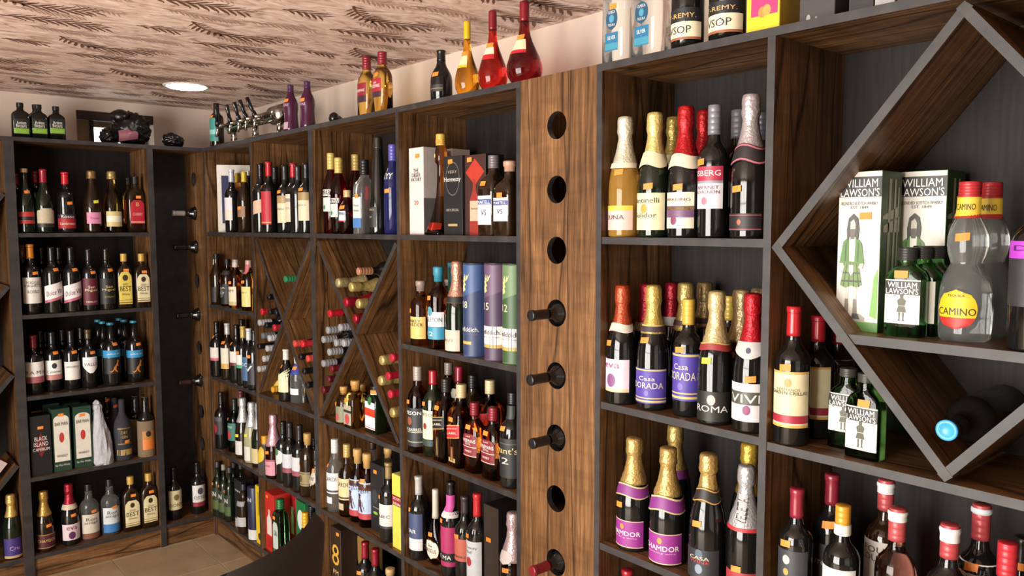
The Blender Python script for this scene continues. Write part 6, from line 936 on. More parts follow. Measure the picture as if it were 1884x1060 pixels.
('tequila_bottle', 'camino', (1.5947, 0.562, 1.454), 0.2916, 0.0456, -1.596, 'clr', ('screw', '#b02c30', 0.905), [{'a': 92, 'c': '#d8b41c', 's': 'oval', 't': [('TEQUILA', 0.84, 0.4, 0.07, '#3a2a18'), ('CAMINO', 0.45, 0.92, 0.18, '#2a1a10')], 'b': [(0, 0.3, '#b02a20')], 'z0': 0.076, 'z1': 0.329}, {'a': 170, 'c': '#d8b83a', 't': [('CAMINO', 0.5, 0.55, 0.28, '#2a1a10')], 'b': [(0, 0.2, '#a82a24'), (0.92, 1, '#a82a24')], 'z0': 0.773, 'z1': 0.915}], (0.656, 5, '#ea8730'), 'clear double-bulb tequila with yellow oval label, front, shelf inside the diamond frame', 'bottles, shelf inside the diamond frame'),
('tequila_bottle', 'camino', (1.6862, 0.5567, 1.454), 0.2931, 0.045, -1.59, 'clr', ('screw', '#b02c30', 0.905), [{'a': 170, 'c': '#d8b83a', 't': [('CAMINO', 0.5, 0.55, 0.28, '#2a1a10')], 'b': [(0, 0.2, '#a82a24'), (0.92, 1, '#a82a24')], 'z0': 0.767, 'z1': 0.909}], None, 'clear double-bulb tequila half hidden behind its twin, shelf inside the diamond frame', 'bottles, shelf inside the diamond frame'),
('wine_bottle', 'bord', (1.5453, 0.4359, 1.454), 0.3, 0.04, -1.604, 'blk', ('capsule', '#17171a', 0.8), [{'a': 150, 'c': '#a83ab8', 't': [('DE', 0.6, 0.5, 0.3, '#4a1a58')], 'z0': 0.522, 'z1': 0.62}, {'a': 150, 'c': '#2a2a2e', 'o': [(0.45, 0.08, '#c8a050')], 'z0': 0.254, 'z1': 0.519}], None, 'black bottle with magenta band at the right edge, shelf inside the diamond frame', 'bottles, shelf inside the diamond frame'),
('wine_bottle', 'bord', (1.5496, 0.8628, 0.82), 0.2826, 0.0355, -1.623, 'blk', ('capsule', '#8a2636', 0.78), [{'a': 150, 'c': '#34363c', 'o': [(0.8, 0.12, '#b8b8b0'), (0.55, 0.09, '#b89048')], 'z0': 0.176, 'z1': 0.55}], (0.598, -5, '#ea8730'), 'wine with plum capsule and charcoal label, shelf below the diamond frame', 'bottles, shelf below the diamond frame'),
('wine_bottle', 'bord', (1.6394, 0.8305, 0.82), 0.3029, 0.038, -1.56, 'blk', ('capsule', '#7c2030', 0.78), [{'a': 150, 'c': '#201e20', 't': [('OUTCAST', 0.6, 0.8, 0.1, '#b8b0a8')], 'z0': 0.167, 'z1': 0.513}], (0.657, 15, '#ea8730'), 'wine with plum capsule, second row, shelf below the diamond frame', 'bottles, shelf below the diamond frame'),
('wine_bottle', 'bord', (1.5401, 0.7555, 0.82), 0.2765, 0.0356, -1.596, 'blk', ('screw', '#d0932a', 0.79), [{'a': 150, 'c': '#cfcdc8', 'z0': 0.202, 'z1': 0.555}, {'a': 360, 'c': '#d8d4c8', 'z0': 0.786, 'z1': 0.865}], None, 'wine with orange and white screw cap, shelf below the diamond frame', 'bottles, shelf below the diamond frame'),
('wine_bottle', 'bord', (1.6505, 0.7191, 0.82), 0.3152, 0.038, -1.534, 'brn', ('screw', '#b04a4c', 0.8), [{'a': 150, 'c': '#a8a29a', 't': [('FOUR', 0.84, 0.6, 0.12, '#26221f'), ('COUSINS', 0.68, 0.8, 0.12, '#26221f')], 'z0': 0.259, 'z1': 0.609}, {'a': 360, 'c': '#c8c8c8', 'z0': 0.915, 'z1': 0.985}], None, 'red and white capped wine with ragged pale label, shelf below the diamond frame', 'bottles, shelf below the diamond frame'),
('wine_bottle', 'bord', (1.5424, 0.6481, 0.82), 0.3001, 0.038, -1.625, 'rose', ('screw', '#b04a4c', 0.79), [{'a': 360, 'c': '#d2d0cc', 'z0': 0.92, 'z1': 0.985}, {'a': 140, 'c': '#a8a29a', 'z0': 0.192, 'z1': 0.485}], None, 'rose wine with red and white cap, no label showing, shelf below the diamond frame', 'bottles, shelf below the diamond frame'),
('wine_bottle', 'bord', (1.5418, 0.5527, 0.82), 0.2956, 0.038, -1.522, 'blk', ('screw', '#b04448', 0.79), [{'a': 360, 'c': '#d4d2d0', 'z0': 0.896, 'z1': 0.985}], None, 'red and white capped bottle in front, right of centre, shelf below the diamond frame', 'bottles, shelf below the diamond frame'),
('wine_bottle', 'bord', (1.6355, 0.5322, 0.82), 0.3163, 0.038, -1.548, 'blk', ('screw', '#b04448', 0.79), [{'a': 150, 'c': '#c8c4bc', 't': [('FOUR', 0.84, 0.6, 0.12, '#26221f'), ('COUSINS', 0.68, 0.8, 0.12, '#26221f')], 'z0': 0.379, 'z1': 0.665}, {'a': 360, 'c': '#c4c8cc', 'z0': 0.949, 'z1': 0.985}], (0.642, -5, '#ea8730'), 'red and white capped wine behind, with pale label, shelf below the diamond frame', 'bottles, shelf below the diamond frame'),
('wine_bottle', 'bord', (1.5476, 0.4595, 0.82), 0.2882, 0.038, -1.52, 'blk', ('screw', '#b82a34', 0.79), [], None, 'bottle with plain red cap near the right edge, shelf below the diamond frame', 'bottles, shelf below the diamond frame'),
('wine_bottle', 'bord', (1.6246, 0.4561, 0.82), 0.2788, 0.038, -1.523, 'blk', ('capsule', '#17171a', 0.79), [], (0.813, -10, '#ea8730'), 'dark bottle with orange tag at the right edge, shelf below the diamond frame', 'bottles, shelf below the diamond frame'),
]
CARTONS = [
('carton', (0.7054, 4.2897, 0.488), 0.0857, 0.085, 0.2881, 0.0, '#141416', '#141416', [(0.2, 0.8, 0.3, 0.72, '#6a1a20', 'diamond')], [('BLACK', 0.62, 0.62, 0.07, '#e6e2da'), ('ISLAND', 0.53, 0.7, 0.07, '#e6e2da'), ('CAFERUM', 0.44, 0.8, 0.05, '#e6e2da')], [], (0.8, 0), None, 'black rum carton with red diamond emblem, back-wall shelf, fourth tier', 'cartons, back-wall shelf, fourth tier'),
('carton', (0.7946, 4.2997, 0.488), 0.0781, 0.085, 0.307, 0.0, '#1f3d2e', '#1f3d2e', [(0.08, 0.92, 0.16, 0.9, '#dcd8cc', 'arch'), (0.36, 0.64, 0.46, 0.62, '#b83a34', 'oval')], [('BAR MAN', 0.76, 0.7, 0.055, '#2a2a26'), ('WHISKEY', 0.25, 0.6, 0.04, '#2a3a2e'), ('Bar Man Whisky', 0.1, 0.8, 0.04, '#d8d8c8')], [], (0.9, 0), None, 'green and white whisky carton, left of the pair, back-wall shelf, fourth tier', 'cartons, back-wall shelf, fourth tier'),
('carton', (0.8871, 4.2997, 0.488), 0.0785, 0.085, 0.3049, 0.0, '#1f3d2e', '#1f3d2e', [(0.08, 0.92, 0.16, 0.9, '#dcd8cc', 'arch'), (0.36, 0.64, 0.46, 0.62, '#b83a34', 'oval')], [('BAR MAN', 0.76, 0.7, 0.055, '#2a2a26'), ('WHISKEY', 0.25, 0.6, 0.04, '#2a3a2e'), ('Bar Man Whisky', 0.1, 0.8, 0.04, '#d8d8c8')], [], (0.86, 0), None, 'green and white whisky carton, right of the pair, back-wall shelf, fourth tier', 'cartons, back-wall shelf, fourth tier'),
('carton', (0.7116, 4.4072, 0.488), 0.044, 0.08, 0.2893, 0.0, '#6a5636', '#6a5636', [], [], [], None, None, 'plain tan carton behind the black rum carton, back-wall shelf, fourth tier', 'cartons, back-wall shelf, fourth tier'),
('carton', (0.7742, 4.4072, 0.488), 0.0737, 0.08, 0.3147, 0.0, '#20382c', '#20382c', [], [], [], None, None, 'green carton behind, left one, back-wall shelf, fourth tier', 'cartons, back-wall shelf, fourth tier'),
('carton', (0.869, 4.4072, 0.488), 0.0685, 0.08, 0.3037, 0.0, '#20382c', '#20382c', [], [], [], None, None, 'green carton behind, right one, back-wall shelf, fourth tier', 'cartons, back-wall shelf, fourth tier'),
('carton', (1.5725, 2.2819, 1.637), 0.0873, 0.085, 0.2969, -1.5708, '#cfc6c2', '#b3aaa8', [], [('THE', 0.735, 0.35, 0.045, '#26242a'), ('OBSER', 0.685, 0.6, 0.045, '#26242a'), ('VATORY', 0.635, 0.7, 0.045, '#26242a'), ('20', 0.37, 0.28, 0.05, '#b0483c')], [(0.0, 1, 0.0, 0.42, '#5c5a5c', 'rect')], (0.9, 0.1), None, 'white whisky carton with lettered front, top shelf left of the holed panel', 'cartons, top shelf left of the holed panel'),
('carton', (1.71, 2.306, 1.637), 0.08, 0.08, 0.3012, -1.5708, '#b9b0ac', '#b9b0ac', [], [], [], None, None, 'pale carton behind the tower bottle, top shelf left of the holed panel', 'cartons, top shelf left of the holed panel'),
('carton', (1.5675, 2.0735, 1.637), 0.0996, 0.075, 0.2541, -1.5708, '#18181b', '#18181b', [(0.12, 0.88, 0.5, 0.93, '#2c2c2e', 'ring'), (0.25, 0.75, 0.115, 0.145, '#a08a5a', 'rect')], [('VERY', 0.8, 0.5, 0.035, '#a09a8a'), ('Hennessy', 0.7, 0.9, 0.075, '#d8d4cc'), ('VERY SPECIAL', 0.32, 0.7, 0.03, '#a8a294')], [], (0.93, -0.1), None, 'black cognac carton with white lettering, top shelf left of the holed panel', 'cartons, top shelf left of the holed panel'),
('carton', (1.5775, 1.9694, 1.637), 0.105, 0.075, 0.2526, -1.5708, '#3a201c', '#17171a', [(0.05, 0.95, 0.62, 0.95, '#a83222', 'diamond'), (0.24, 0.7, 0.0, 0.7, '#8a2c22', 'bottle'), (0.26, 0.68, 0.18, 0.43, '#b8a48c', 'rect')], [('Hennessy', 0.33, 0.38, 0.03, '#5a3a30')], [], (0.94, -0.25), None, 'cognac gift carton with red bottle picture, top shelf left of the holed panel', 'cartons, top shelf left of the holed panel'),
('carton', (1.5925, 2.6071, 0.484), 0.0959, 0.085, 0.2674, -1.5708, '#1a1b1e', '#1a1b1e', [(0.15, 0.55, 0.4, 0.62, '#2e2f30', 'oval'), (0.2, 0.55, 0.245, 0.29, '#7aa83a', 'oval'), (0.2, 0.75, 0.345, 0.355, '#8a8a88', 'rect')], [], [], (0.88, -0.1), None, 'black carton with green mark, second shelf below the near crossed rack', 'cartons, second shelf below the near crossed rack'),
('carton', (1.5625, 2.407, 0.484), 0.085, 0.085, 0.2771, -1.5708, '#d8c24e', '#e0d078', [(0, 1, 0.58, 0.72, '#8a2024', 'rect')], [('SCOTCH', 0.68, 0.8, 0.035, '#e6e2da'), ('INDIANA', 0.61, 0.8, 0.035, '#e6e2da')], [], None, None, 'yellow carton with red band, second shelf below the near crossed rack', 'cartons, second shelf below the near crossed rack'),
('carton', (1.5675, 2.9123, 0.1137), 0.085, 0.075, 0.3, -1.5708, '#2a1c14', '#2a1c14', [], [('8', 0.62, 0.7, 0.3, '#c89a3a'), ('PM', 0.37, 0.5, 0.07, '#c8a878')], [], (0.93, 0.25), None, 'narrow dark brown carton with golden eight, lowest visible shelf beside the chair', 'cartons, lowest visible shelf beside the chair'),
('carton', (1.655, 2.9022, 0.1137), 0.16, 0.09, 0.2594, -1.5708, '#8a6838', '#7a5a30', [(-0.1, 0.75, 0.05, 0.8, '#1e1612', 'oval')], [('8', 0.55, 0.35, 0.4, '#c09070')], [], None, None, 'gold carton with dark oval and figure eight, lowest visible shelf beside the chair', 'cartons, lowest visible shelf beside the chair'),
('carton', (1.555, 3.9388, 0.1137), 0.085, 0.07, 0.2527, -1.5708, '#17181b', '#1b1b1e', [(0, 1, 0, 0.18, '#b0b0b0', 'rect')], [('GIN', 0.78, 0.7, 0.04, '#e6e2da')], [], None, None, 'black carton beside the gin bottles, corner column, bottom shelf', 'cartons, corner column, bottom shelf'),
('carton', (1.555, 3.661, 0.1137), 0.075, 0.08, 0.2907, -1.5708, '#d8b81c', '#d8b81c', [(0.3, 0.7, 0.08, 0.2, '#2a2010', 'oval'), (0.35, 0.65, 0.5, 0.9, '#a88a20', 'rect')], [], [], None, None, 'bright yellow carton against the divider, corner column, bottom shelf', 'cartons, corner column, bottom shelf'),
('carton', (1.5625, 3.549, 0.1137), 0.098, 0.085, 0.2843, -1.5708, '#b8261f', '#c02a22', [(0.2, 0.72, 0.28, 0.72, '#d8cfc8', 'bottle'), (0.2, 0.75, 0.06, 0.24, '#a01c1a', 'rect')], [], [], (0.93, -0.2), None, 'red carton with white bottle drawing, bottom shelf behind the chair', 'cartons, bottom shelf behind the chair'),
('carton', (1.648, 3.49, 0.1137), 0.08, 0.08, 0.27, -1.5708, '#a8221e', '#a8221e', [(0.3, 0.7, 0.3, 0.8, '#c8b8b0', 'rect')], [], [], None, None, 'second red carton behind the green gin, bottom shelf behind the chair', 'cartons, bottom shelf behind the chair'),
('carton', (1.64, 3.385, 0.1137), 0.09, 0.08, 0.27, -1.5708, '#1c6a3c', '#1c6a3c', [(0.15, 0.85, 0.5, 0.85, '#d0d8d0', 'oval')], [], [], None, None, 'green carton with white oval, bottom shelf behind the chair', 'cartons, bottom shelf behind the chair'),
('carton', (1.59, 1.8974, 0.485), 0.072, 0.1, 0.2976, -1.5708, '#30261f', '#1c1715', [], [], [], (0.62, -0.15), None, 'plain dark brown carton, fourth shelf left of the holed panel', 'cartons, fourth shelf left of the holed panel'),
('carton', (1.609, 0.7535, 1.454), 0.0873, 0.088, 0.3204, -1.5708, '#cbc6ba', '#2c4a1e', [(0, 1, 0.84, 0.965, '#1d1b1b', 'rect'), (0, 1, 0, 0.06, '#4a7a2a', 'rect')], [('WILLIAM', 0.925, 0.82, 0.05, '#e6e2da'), ("LAWSON'S", 0.868, 0.9, 0.05, '#e6e2da'), ('BLENDED SCOTCH WHISKY', 0.8, 0.85, 0.02, '#3a3a34'), ('EST. 1849', 0.775, 0.4, 0.018, '#3a3a34')], [], (0.72, 0.15), 'kilt', 'tall whisky carton with kilted man, front, shelf inside the diamond frame', 'cartons, shelf inside the diamond frame'),
('carton', (1.714, 0.6774, 1.454), 0.095, 0.088, 0.322, -1.5708, '#cbc6ba', '#2c4a1e', [(0, 1, 0.84, 0.965, '#1d1b1b', 'rect'), (0, 1, 0, 0.06, '#4a7a2a', 'rect')], [('WILLIAM', 0.925, 0.82, 0.05, '#e6e2da'), ("LAWSON'S", 0.868, 0.9, 0.05, '#e6e2da'), ('BLENDED SCOTCH WHISKY', 0.8, 0.85, 0.02, '#3a3a34'), ('EST. 1849', 0.775, 0.4, 0.018, '#3a3a34')], [], None, 'kilt', 'tall whisky carton with kilted man, behind, shelf inside the diamond frame', 'cartons, shelf inside the diamond frame'),
('carton', (1.585, 0.966, 2.075), 0.0797, 0.09, 0.31, -1.5708, '#d8c51e', '#b8922c', [(0.14, 0.94, 0.13, 0.8, '#c8326a', 'rect'), (0.36, 0.6, 0.115, 0.19, '#d8843a', 'oval'), (0.5, 0.74, 0.125, 0.2, '#e0944a', 'oval')], [], [], None, None, 'yellow and pink drink carton, on top of the right shelf', 'cartons, on top of the right shelf'),
('carton', (1.595, 0.8482, 2.075), 0.0764, 0.09, 0.3, -1.5708, '#3a3638', '#3a3638', [(0.2, 0.32, 0.02, 0.08, '#a09c9a', 'oval'), (0.45, 0.52, 0.03, 0.06, '#8a8684', 'oval')], [], [], None, None, 'scuffed black carton beside the yellow one, on top of the right shelf', 'cartons, on top of the right shelf'),
('carton', (1.605, 0.7613, 2.075), 0.0494, 0.09, 0.3, -1.5708, '#1c1819', '#1c1819', [], [], [], None, None, 'plain black carton, second from the yellow one, on top of the right shelf', 'cartons, on top of the right shelf'),
('carton', (1.605, 0.7152, 2.075), 0.0382, 0.09, 0.3, -1.5708, '#a8a4a4', '#a8a4a4', [], [], [], None, None, 'pale grey carton at the top edge, on top of the right shelf', 'cartons, on top of the right shelf'),
('carton', (1.605, 0.6712, 2.075), 0.0409, 0.09, 0.3, -1.5708, '#5a1c1a', '#5a1c1a', [], [], [], None, None, 'dark red carton at the top edge, on top of the right shelf', 'cartons, on top of the right shelf'),
]
LYING = [
(3.2466, 1.4383, 0.0345, 'S', '#2f7a4e', 1.4882, 'lying bottle with green screw cap, topmost of the rack, far crossed rack', 'bottles lying in the far crossed rack'),
(3.4379, 1.3468, 0.0345, 'K', '#17171a', 1.4921, 'lying bottle with long black capsule below the green cap, far crossed rack', 'bottles lying in the far crossed rack'),
(3.3794, 1.2784, 0.0345, 'K', '#17171a', 1.4988, 'lying bottle with short black capsule in the top wedge, far crossed rack', 'bottles lying in the far crossed rack'),
(3.5107, 1.2733, 0.0345, 'K', '#b8202c', 1.4901, 'lying bottle with red capsule, upper left wedge, far crossed rack', 'bottles lying in the far crossed rack'),
(3.4436, 1.278, 0.0345, 'K', '#1a1a1d', 1.4969, 'lying bottle with black capsule right of the upper red one, far crossed rack', 'bottles lying in the far crossed rack'),
(3.5528, 1.2185, 0.0345, 'S', '#a9abad', 1.4954, 'lying bottle with silver ribbed cap beside the left divider, upper, far crossed rack', 'bottles lying in the far crossed rack'),
(3.4693, 1.2146, 0.0345, 'K', '#17171a', 1.491, 'lying bottle with black capsule next to the centre of the cross, far crossed rack', 'bottles lying in the far crossed rack'),
(3.3867, 1.2119, 0.0345, 'K', '#b02430', 1.4927, 'lying bottle with red capsule touching the cross centre, far crossed rack', 'bottles lying in the far crossed rack'),
(3.5155, 1.1607, 0.0345, 'S', '#6a6c70', 1.494, 'lying bottle with dark grey cap, fourth row of the left wedge, far crossed rack', 'bottles lying in the far crossed rack'),
(3.4299, 1.159, 0.0345, 'S', '#b8babc', 1.4877, 'lying bottle with silver ribbed cap with lettering, left wedge, far crossed rack', 'bottles lying in the far crossed rack'),
(3.5572, 1.1064, 0.0345, 'K', '#17171a', 1.4917, 'lying bottle with black capsule low in the left wedge, far crossed rack', 'bottles lying in the far crossed rack'),
(3.4734, 1.106, 0.0345, 'S', '#b0b2b4', 1.4949, 'lying bottle with silver cap right of the low black capsule, far crossed rack', 'bottles lying in the far crossed rack'),
(3.5163, 1.0525, 0.0345, 'S', '#b4b6b8', 1.496, 'lying bottle with silver cap, second lowest of the left wedge, far crossed rack', 'bottles lying in the far crossed rack'),
(3.5585, 0.9994, 0.0345, 'S', '#acaeb0', 1.4887, 'lying bottle with lowest silver cap of the left wedge, far crossed rack', 'bottles lying in the far crossed rack'),
(3.1803, 1.1615, 0.0345, 'S', '#c8483c', 1.4933, 'lying bottle with orange-red and silver cap, top of the right wedge, far crossed rack', 'bottles lying in the far crossed rack'),
(3.1, 1.1697, 0.0345, 'K', '#c02834', 1.4896, 'lying bottle with bright red capsule in the right wedge, far crossed rack', 'bottles lying in the far crossed rack'),
(3.1348, 1.1096, 0.0345, 'K', '#19191c', 1.4948, 'lying bottle with black capsule, middle of the right wedge, far crossed rack', 'bottles lying in the far crossed rack'),
(3.0658, 1.1108, 0.0345, 'S', '#c8483c', 1.4966, 'lying bottle with orange-red cap against the right divider, far crossed rack', 'bottles lying in the far crossed rack'),
(3.0984, 1.0525, 0.0345, 'K', '#19191c', 1.4926, 'lying bottle with black capsule, second lowest of right wedge, far crossed rack', 'bottles lying in the far crossed rack'),
(3.0625, 0.9987, 0.0345, 'K', '#17171a', 1.4892, 'lying bottle with lowest black capsule of the right wedge, far crossed rack', 'bottles lying in the far crossed rack'),
(2.6299, 1.4975, 0.0345, 'S', '#a8785a', 1.4969, 'lying bottle with copper cap, topmost of the rack, near crossed rack', 'bottles lying in the near crossed rack'),
(2.7772, 1.447, 0.039, 'F', '#b8a878', 1.4895, 'lying bottle with pale gold foil sticking out furthest, top wedge, near crossed rack', 'bottles lying in the near crossed rack'),
(2.6709, 1.4365, 0.039, 'F', '#c2ac6a', 1.4879, 'lying bottle with gold foil right of the furthest one, near crossed rack', 'bottles lying in the near crossed rack'),
(2.7174, 1.3758, 0.039, 'F', '#a81a30', 1.4893, 'lying bottle with red foil with red collar, top wedge, near crossed rack', 'bottles lying in the near crossed rack'),
(2.6216, 1.3763, 0.039, 'F', '#bca66a', 1.4891, 'lying bottle with gold foil, lower right of the top wedge, near crossed rack', 'bottles lying in the near crossed rack'),
(2.6665, 1.3153, 0.039, 'F', '#9a1a2c', 1.4989, 'lying bottle with red foil lowest in the top wedge, near crossed rack', 'bottles lying in the near crossed rack'),
(2.8547, 1.3196, 0.0345, 'K', '#b8202a', 1.4915, 'lying bottle with bright red capsule, top of the left wedge, near crossed rack', 'bottles lying in the near crossed rack'),
(2.8666, 1.2519, 0.0345, 'S', '#8d8e92', 1.4886, 'lying bottle with grey screw cap under the red capsule, near crossed rack', 'bottles lying in the near crossed rack'),
(2.7823, 1.2702, 0.0345, 'S', '#97989c', 1.4984, 'lying bottle with grey screw cap near the cross, upper, near crossed rack', 'bottles lying in the near crossed rack'),
(2.9202, 1.2077, 0.0345, 'S', '#8d8e92', 1.4957, 'lying bottle with grey screw cap beside the left divider, near crossed rack', 'bottles lying in the near crossed rack'),
(2.8148, 1.206, 0.0345, 'S', '#97989c', 1.4958, 'lying bottle with grey screw cap, centre of the left wedge, near crossed rack', 'bottles lying in the near crossed rack'),
(2.7459, 1.2125, 0.0345, 'S', '#9b9ca0', 1.4927, 'lying bottle with grey screw cap nearest the cross centre, near crossed rack', 'bottles lying in the near crossed rack'),
(2.8683, 1.1627, 0.0345, 'S', '#97989c', 1.4939, 'lying bottle with grey screw cap, fourth row of left wedge, near crossed rack', 'bottles lying in the near crossed rack'),
(2.9202, 1.1094, 0.0345, 'S', '#8d8e92', 1.4933, 'lying bottle with grey screw cap, lowest of the left wedge, near crossed rack', 'bottles lying in the near crossed rack'),
(2.8461, 1.0993, 0.0345, 'K', '#6a1a24', 1.4897, 'lying bottle with dull red capsule right of the lowest grey cap, near crossed rack', 'bottles lying in the near crossed rack'),
(2.8918, 1.0478, 0.0345, 'K', '#5a1822', 1.499, 'lying bottle with dull red capsule, second lowest, near crossed rack', 'bottles lying in the near crossed rack'),
(2.9379, 0.9968, 0.0345, 'K', '#5a1822', 1.4983, 'lying bottle with dull red capsule at the bottom of the wedge, near crossed rack', 'bottles lying in the near crossed rack'),
(2.4732, 1.1797, 0.039, 'F', '#c2ac6a', 1.4975, 'lying bottle with gold foil, top of the right wedge, near crossed rack', 'bottles lying in the near crossed rack'),
(2.4047, 1.1977, 0.0345, 'K', '#b02436', 1.4975, 'lying bottle with red wrapped neck right of the gold foil, near crossed rack', 'bottles lying in the near crossed rack'),
(2.4849, 1.1027, 0.039, 'F', '#c2ac6a', 1.4982, 'lying bottle with gold foil sticking out left in the right wedge, near crossed rack', 'bottles lying in the near crossed rack'),
(2.4168, 1.1312, 0.0345, 'K', '#a81e30', 1.4873, 'lying bottle with red capsule in the middle of the right wedge, near crossed rack', 'bottles lying in the near crossed rack'),
(2.4057, 1.067, 0.0345, 'K', '#b02436', 1.4887, 'lying bottle with red capsule against the right divider, near crossed rack', 'bottles lying in the near crossed rack'),
(2.4067, 0.9977, 0.039, 'F', '#b8a060', 1.498, 'lying bottle with lowest gold foil of the right wedge, near crossed rack', 'bottles lying in the near crossed rack'),
]
TUBES = [((1.625, 2.1841, 1.256), 0.03, 0.2852, '#2f7f8c', '#2f7f8c', '', 'teal tube behind the champagne, second shelf left of the holed panel'), ((1.5425, 1.9717, 1.256), 0.0405, 0.2912, '#35507e', '#28365c', '18', 'blue whisky tube with gold stag, left of three tubes'), ((1.5455, 1.8686, 1.256), 0.0405, 0.2947, '#5e4660', '#43304a', '15', 'purple whisky tube with gold stag, middle of three tubes'), ((1.5487, 1.7852, 1.256), 0.0405, 0.2963, '#5d7850', '#34502c', '12', 'green whisky tube with gold stag, cut by the holed panel')]
for (nm, kind, loc, h, r, rz, g, cap, labs, tg, txt, grp) in BOTTLES:
    bottle(nm, kind, loc, h, r, rz, g, cap, labs, tg, txt, 'bottle', grp)
for (nm, loc, w, d, h, rz, col, side, pr_, tx, sp, tg, fg, txt, grp) in CARTONS:
    carton(nm, loc, w, d, h, rz, col, side, pr_, tx, sp, tg, fg, txt, grp)
for (y, z, r, kind, col, tip, txt, grp) in LYING:
    lying('wine_bottle' if kind != 'F' else 'sparkling_wine_bottle', y, z, r, kind, col, txt, grp, tip, 'champ' if kind == 'F' else 'bord')
# bottles pushed through the holed panels
for k, col, tip, til, w in ((3, '#17171a', 1.405, 0, 'first'), (4, '#17171a', 1.402, .02, 'second'), (5, '#19191c', 1.41, .06, 'third'), (7, '#7a1a26', 1.41, .08, 'fourth')):
    o = lying('wine_bottle', 1.5595, H_NEAR[k], .0352, 'K', col, '%s bottle from the top poking out of the tall holed panel' % w if col != '#7a1a26' else 'burgundy-capped bottle poking out low on the tall holed panel', 'bottles in the tall holed panel', tip, 'bord', 0)
for k, col, w in ((1, '#a09c98', 'pale-capped bottle, highest in the corner holes'), (2, '#17171a', 'black-capped bottle second down in the corner holes'), (4, '#1a1a1c', 'black-capped bottle third down in the corner holes'), (6, '#4a2a30', 'maroon-capped bottle lowest in the corner holes')):
    lying('wine_bottle', 4.375, H_FAR[k], .0352, 'K', col, w, 'bottles in the corner holes', 1.385, 'bord')
# big bottle with a sky-blue cap lying in the point of the diamond
e = lying('wine_bottle', .5525, 1.2985, .0455, 'K', '#1a1a1e', 'large black bottle with bright blue cap lying in the diamond point', None, 1.510, 'bord', 0, .285)
V, F = lathe([(.2855, .0180), (.2868, .0190), (.2905, .0190), (.292, .0177), (.2925, .013), (.2905, .0115)], 28); link('cap_disc', V, F, paint('#3f9fdc', .35), e, smooth=True)
lying('liquor_bottle', 3.47, .877 + .0355, .0345, 'S', '#d8a028', 'bottle with yellow cap lying on the shelf under the far rack', None, 1.515, 'bord', 0, .27)
# whisky tubes
for (loc, r, h, c1, c2, num, txt) in TUBES:
    e = root('whisky_tube', loc, -PI/2, txt, 'tube', 'tall whisky tubes')
    V, F = lathe([(0, r), (.004, r), (h - .004, r), (h, r * .985)], 32); link('body', V, F, paint(c1, .5), e, smooth=True)
    V, F = lathe([(h, r * 1.0), (h + .004, r * 1.0), (h + .0045, r * .9)], 32); link('lid', V, F, paint('#2a2c34', .4), e, smooth=True)
    sk = Skin([(0, 1), (1, 1)], h, r, None)
    if not num: continue
    W = r * 1.35
    lower = [sk.pt(-W + 2*W*i/10, 0.004, .0005) for i in range(11)] + [sk.pt(W - 2*W*i/10, h * (.62 + .12 * (1 - i/10)), .0005) for i in range(11)]
    n = 10; V = []
    for i in range(n + 1): x = -W + 2*W*i/n; V += [sk.pt(x, .004, .0005), sk.pt(x, h * (.60 + .13 * i/n), .0005)]
    link('dark_field', V, [(2*i, 2*i+2, 2*i+3, 2*i+1) for i in range(n)], paint(c2, .5), e, smooth=True)
    band = '#d2d0cc' if num != '18' else c2
    lab = put_label(sk, dict(z0=.17, z1=.36, a=150, c=band, t=[('Glenfiddich.', .68, .85, .26, '#26262a' if num != '18' else '#d8d4cc'), ('SINGLE MALT SCOTCH WHISKY', .40, .8, .07, '#6a6868')]), e)
    put_label(sk, dict(z0=.135, z1=.168, a=150 if num != '18' else 60, c='#b89a50'), e, 'gold_band')
    put_label(sk, dict(z0=.86, z1=.985, a=26, c='#b03030', k=-52), e, 'red_flag')
    gv, gf = glyphs(num); link('lettering', [sk.pt(x * .024, h * .565 + y * .022, .0012, -.1) for x, y in gv], gf, paint('#d8cfa8', .4), e)
    V = []; F = []
    for poly in FIGS['stag']:
        k = len(V); V += [sk.pt((x - .5) * .040, h * .70 + y * .062, .0012, -.1) for x, y in poly]; F.append(tuple(range(k, k + len(poly))))
    link('stag_emblem', V, F, paint('#d8d08a', .4), e)

# ------------------------------------------------------------ odd things
# navy tube in the corner column
e = root('gin_tube', (1.535, 3.755, .1137), -PI/2, 'navy blue tube with white base, corner column, bottom shelf', 'tube')
V, F = lathe([(0, .034), (.003, .035), (.262, .035), (.265, .034)], 28); link('body', V, F, paint('#1f2440', .4), e, smooth=True)
sk = Skin([(0, 1), (1, 1)], .265, .035, None)
put_label(sk, dict(z0=.01, z1=.20, a=200, c='#c8c8c6'), e); put_label(sk, dict(z0=.70, z1=.84, a=90, c='#2a3050', t=[('GIN', .5, .8, .5, '#d8d8dc')]), e)
# bottle wrapped in white paper
e = root('wrapped_bottle', (.975, 4.285, .488), .15, 'bottle wrapped in crumpled white paper, back-wall shelf, fourth tier', 'bottle')
random.seed(11); P = [(0, .050), (.01, .053), (.05, .052), (.10, .048), (.15, .043), (.19, .036), (.22, .029), (.25, .023), (.272, .020), (.285, .024), (.297, .021), (.303, .012)]
V, F = lathe(P, 22, None, .09); V = [(x + .06 * (.12 - z) * 1.0 - .005, y, z) for x, y, z in V]
link('paper_wrap', V, F, paint('#b9bac2', .75, 0, .6), e, smooth=False)
V, F = lathe([(.298, .012), (.306, .017), (.318, .010), (.322, .004)], 10, None, .25); V = [(x - .017, y, z) for x, y, z in V]
link('paper_twist', V, F, paint('#b9bac2', .75, 0, .6), e)
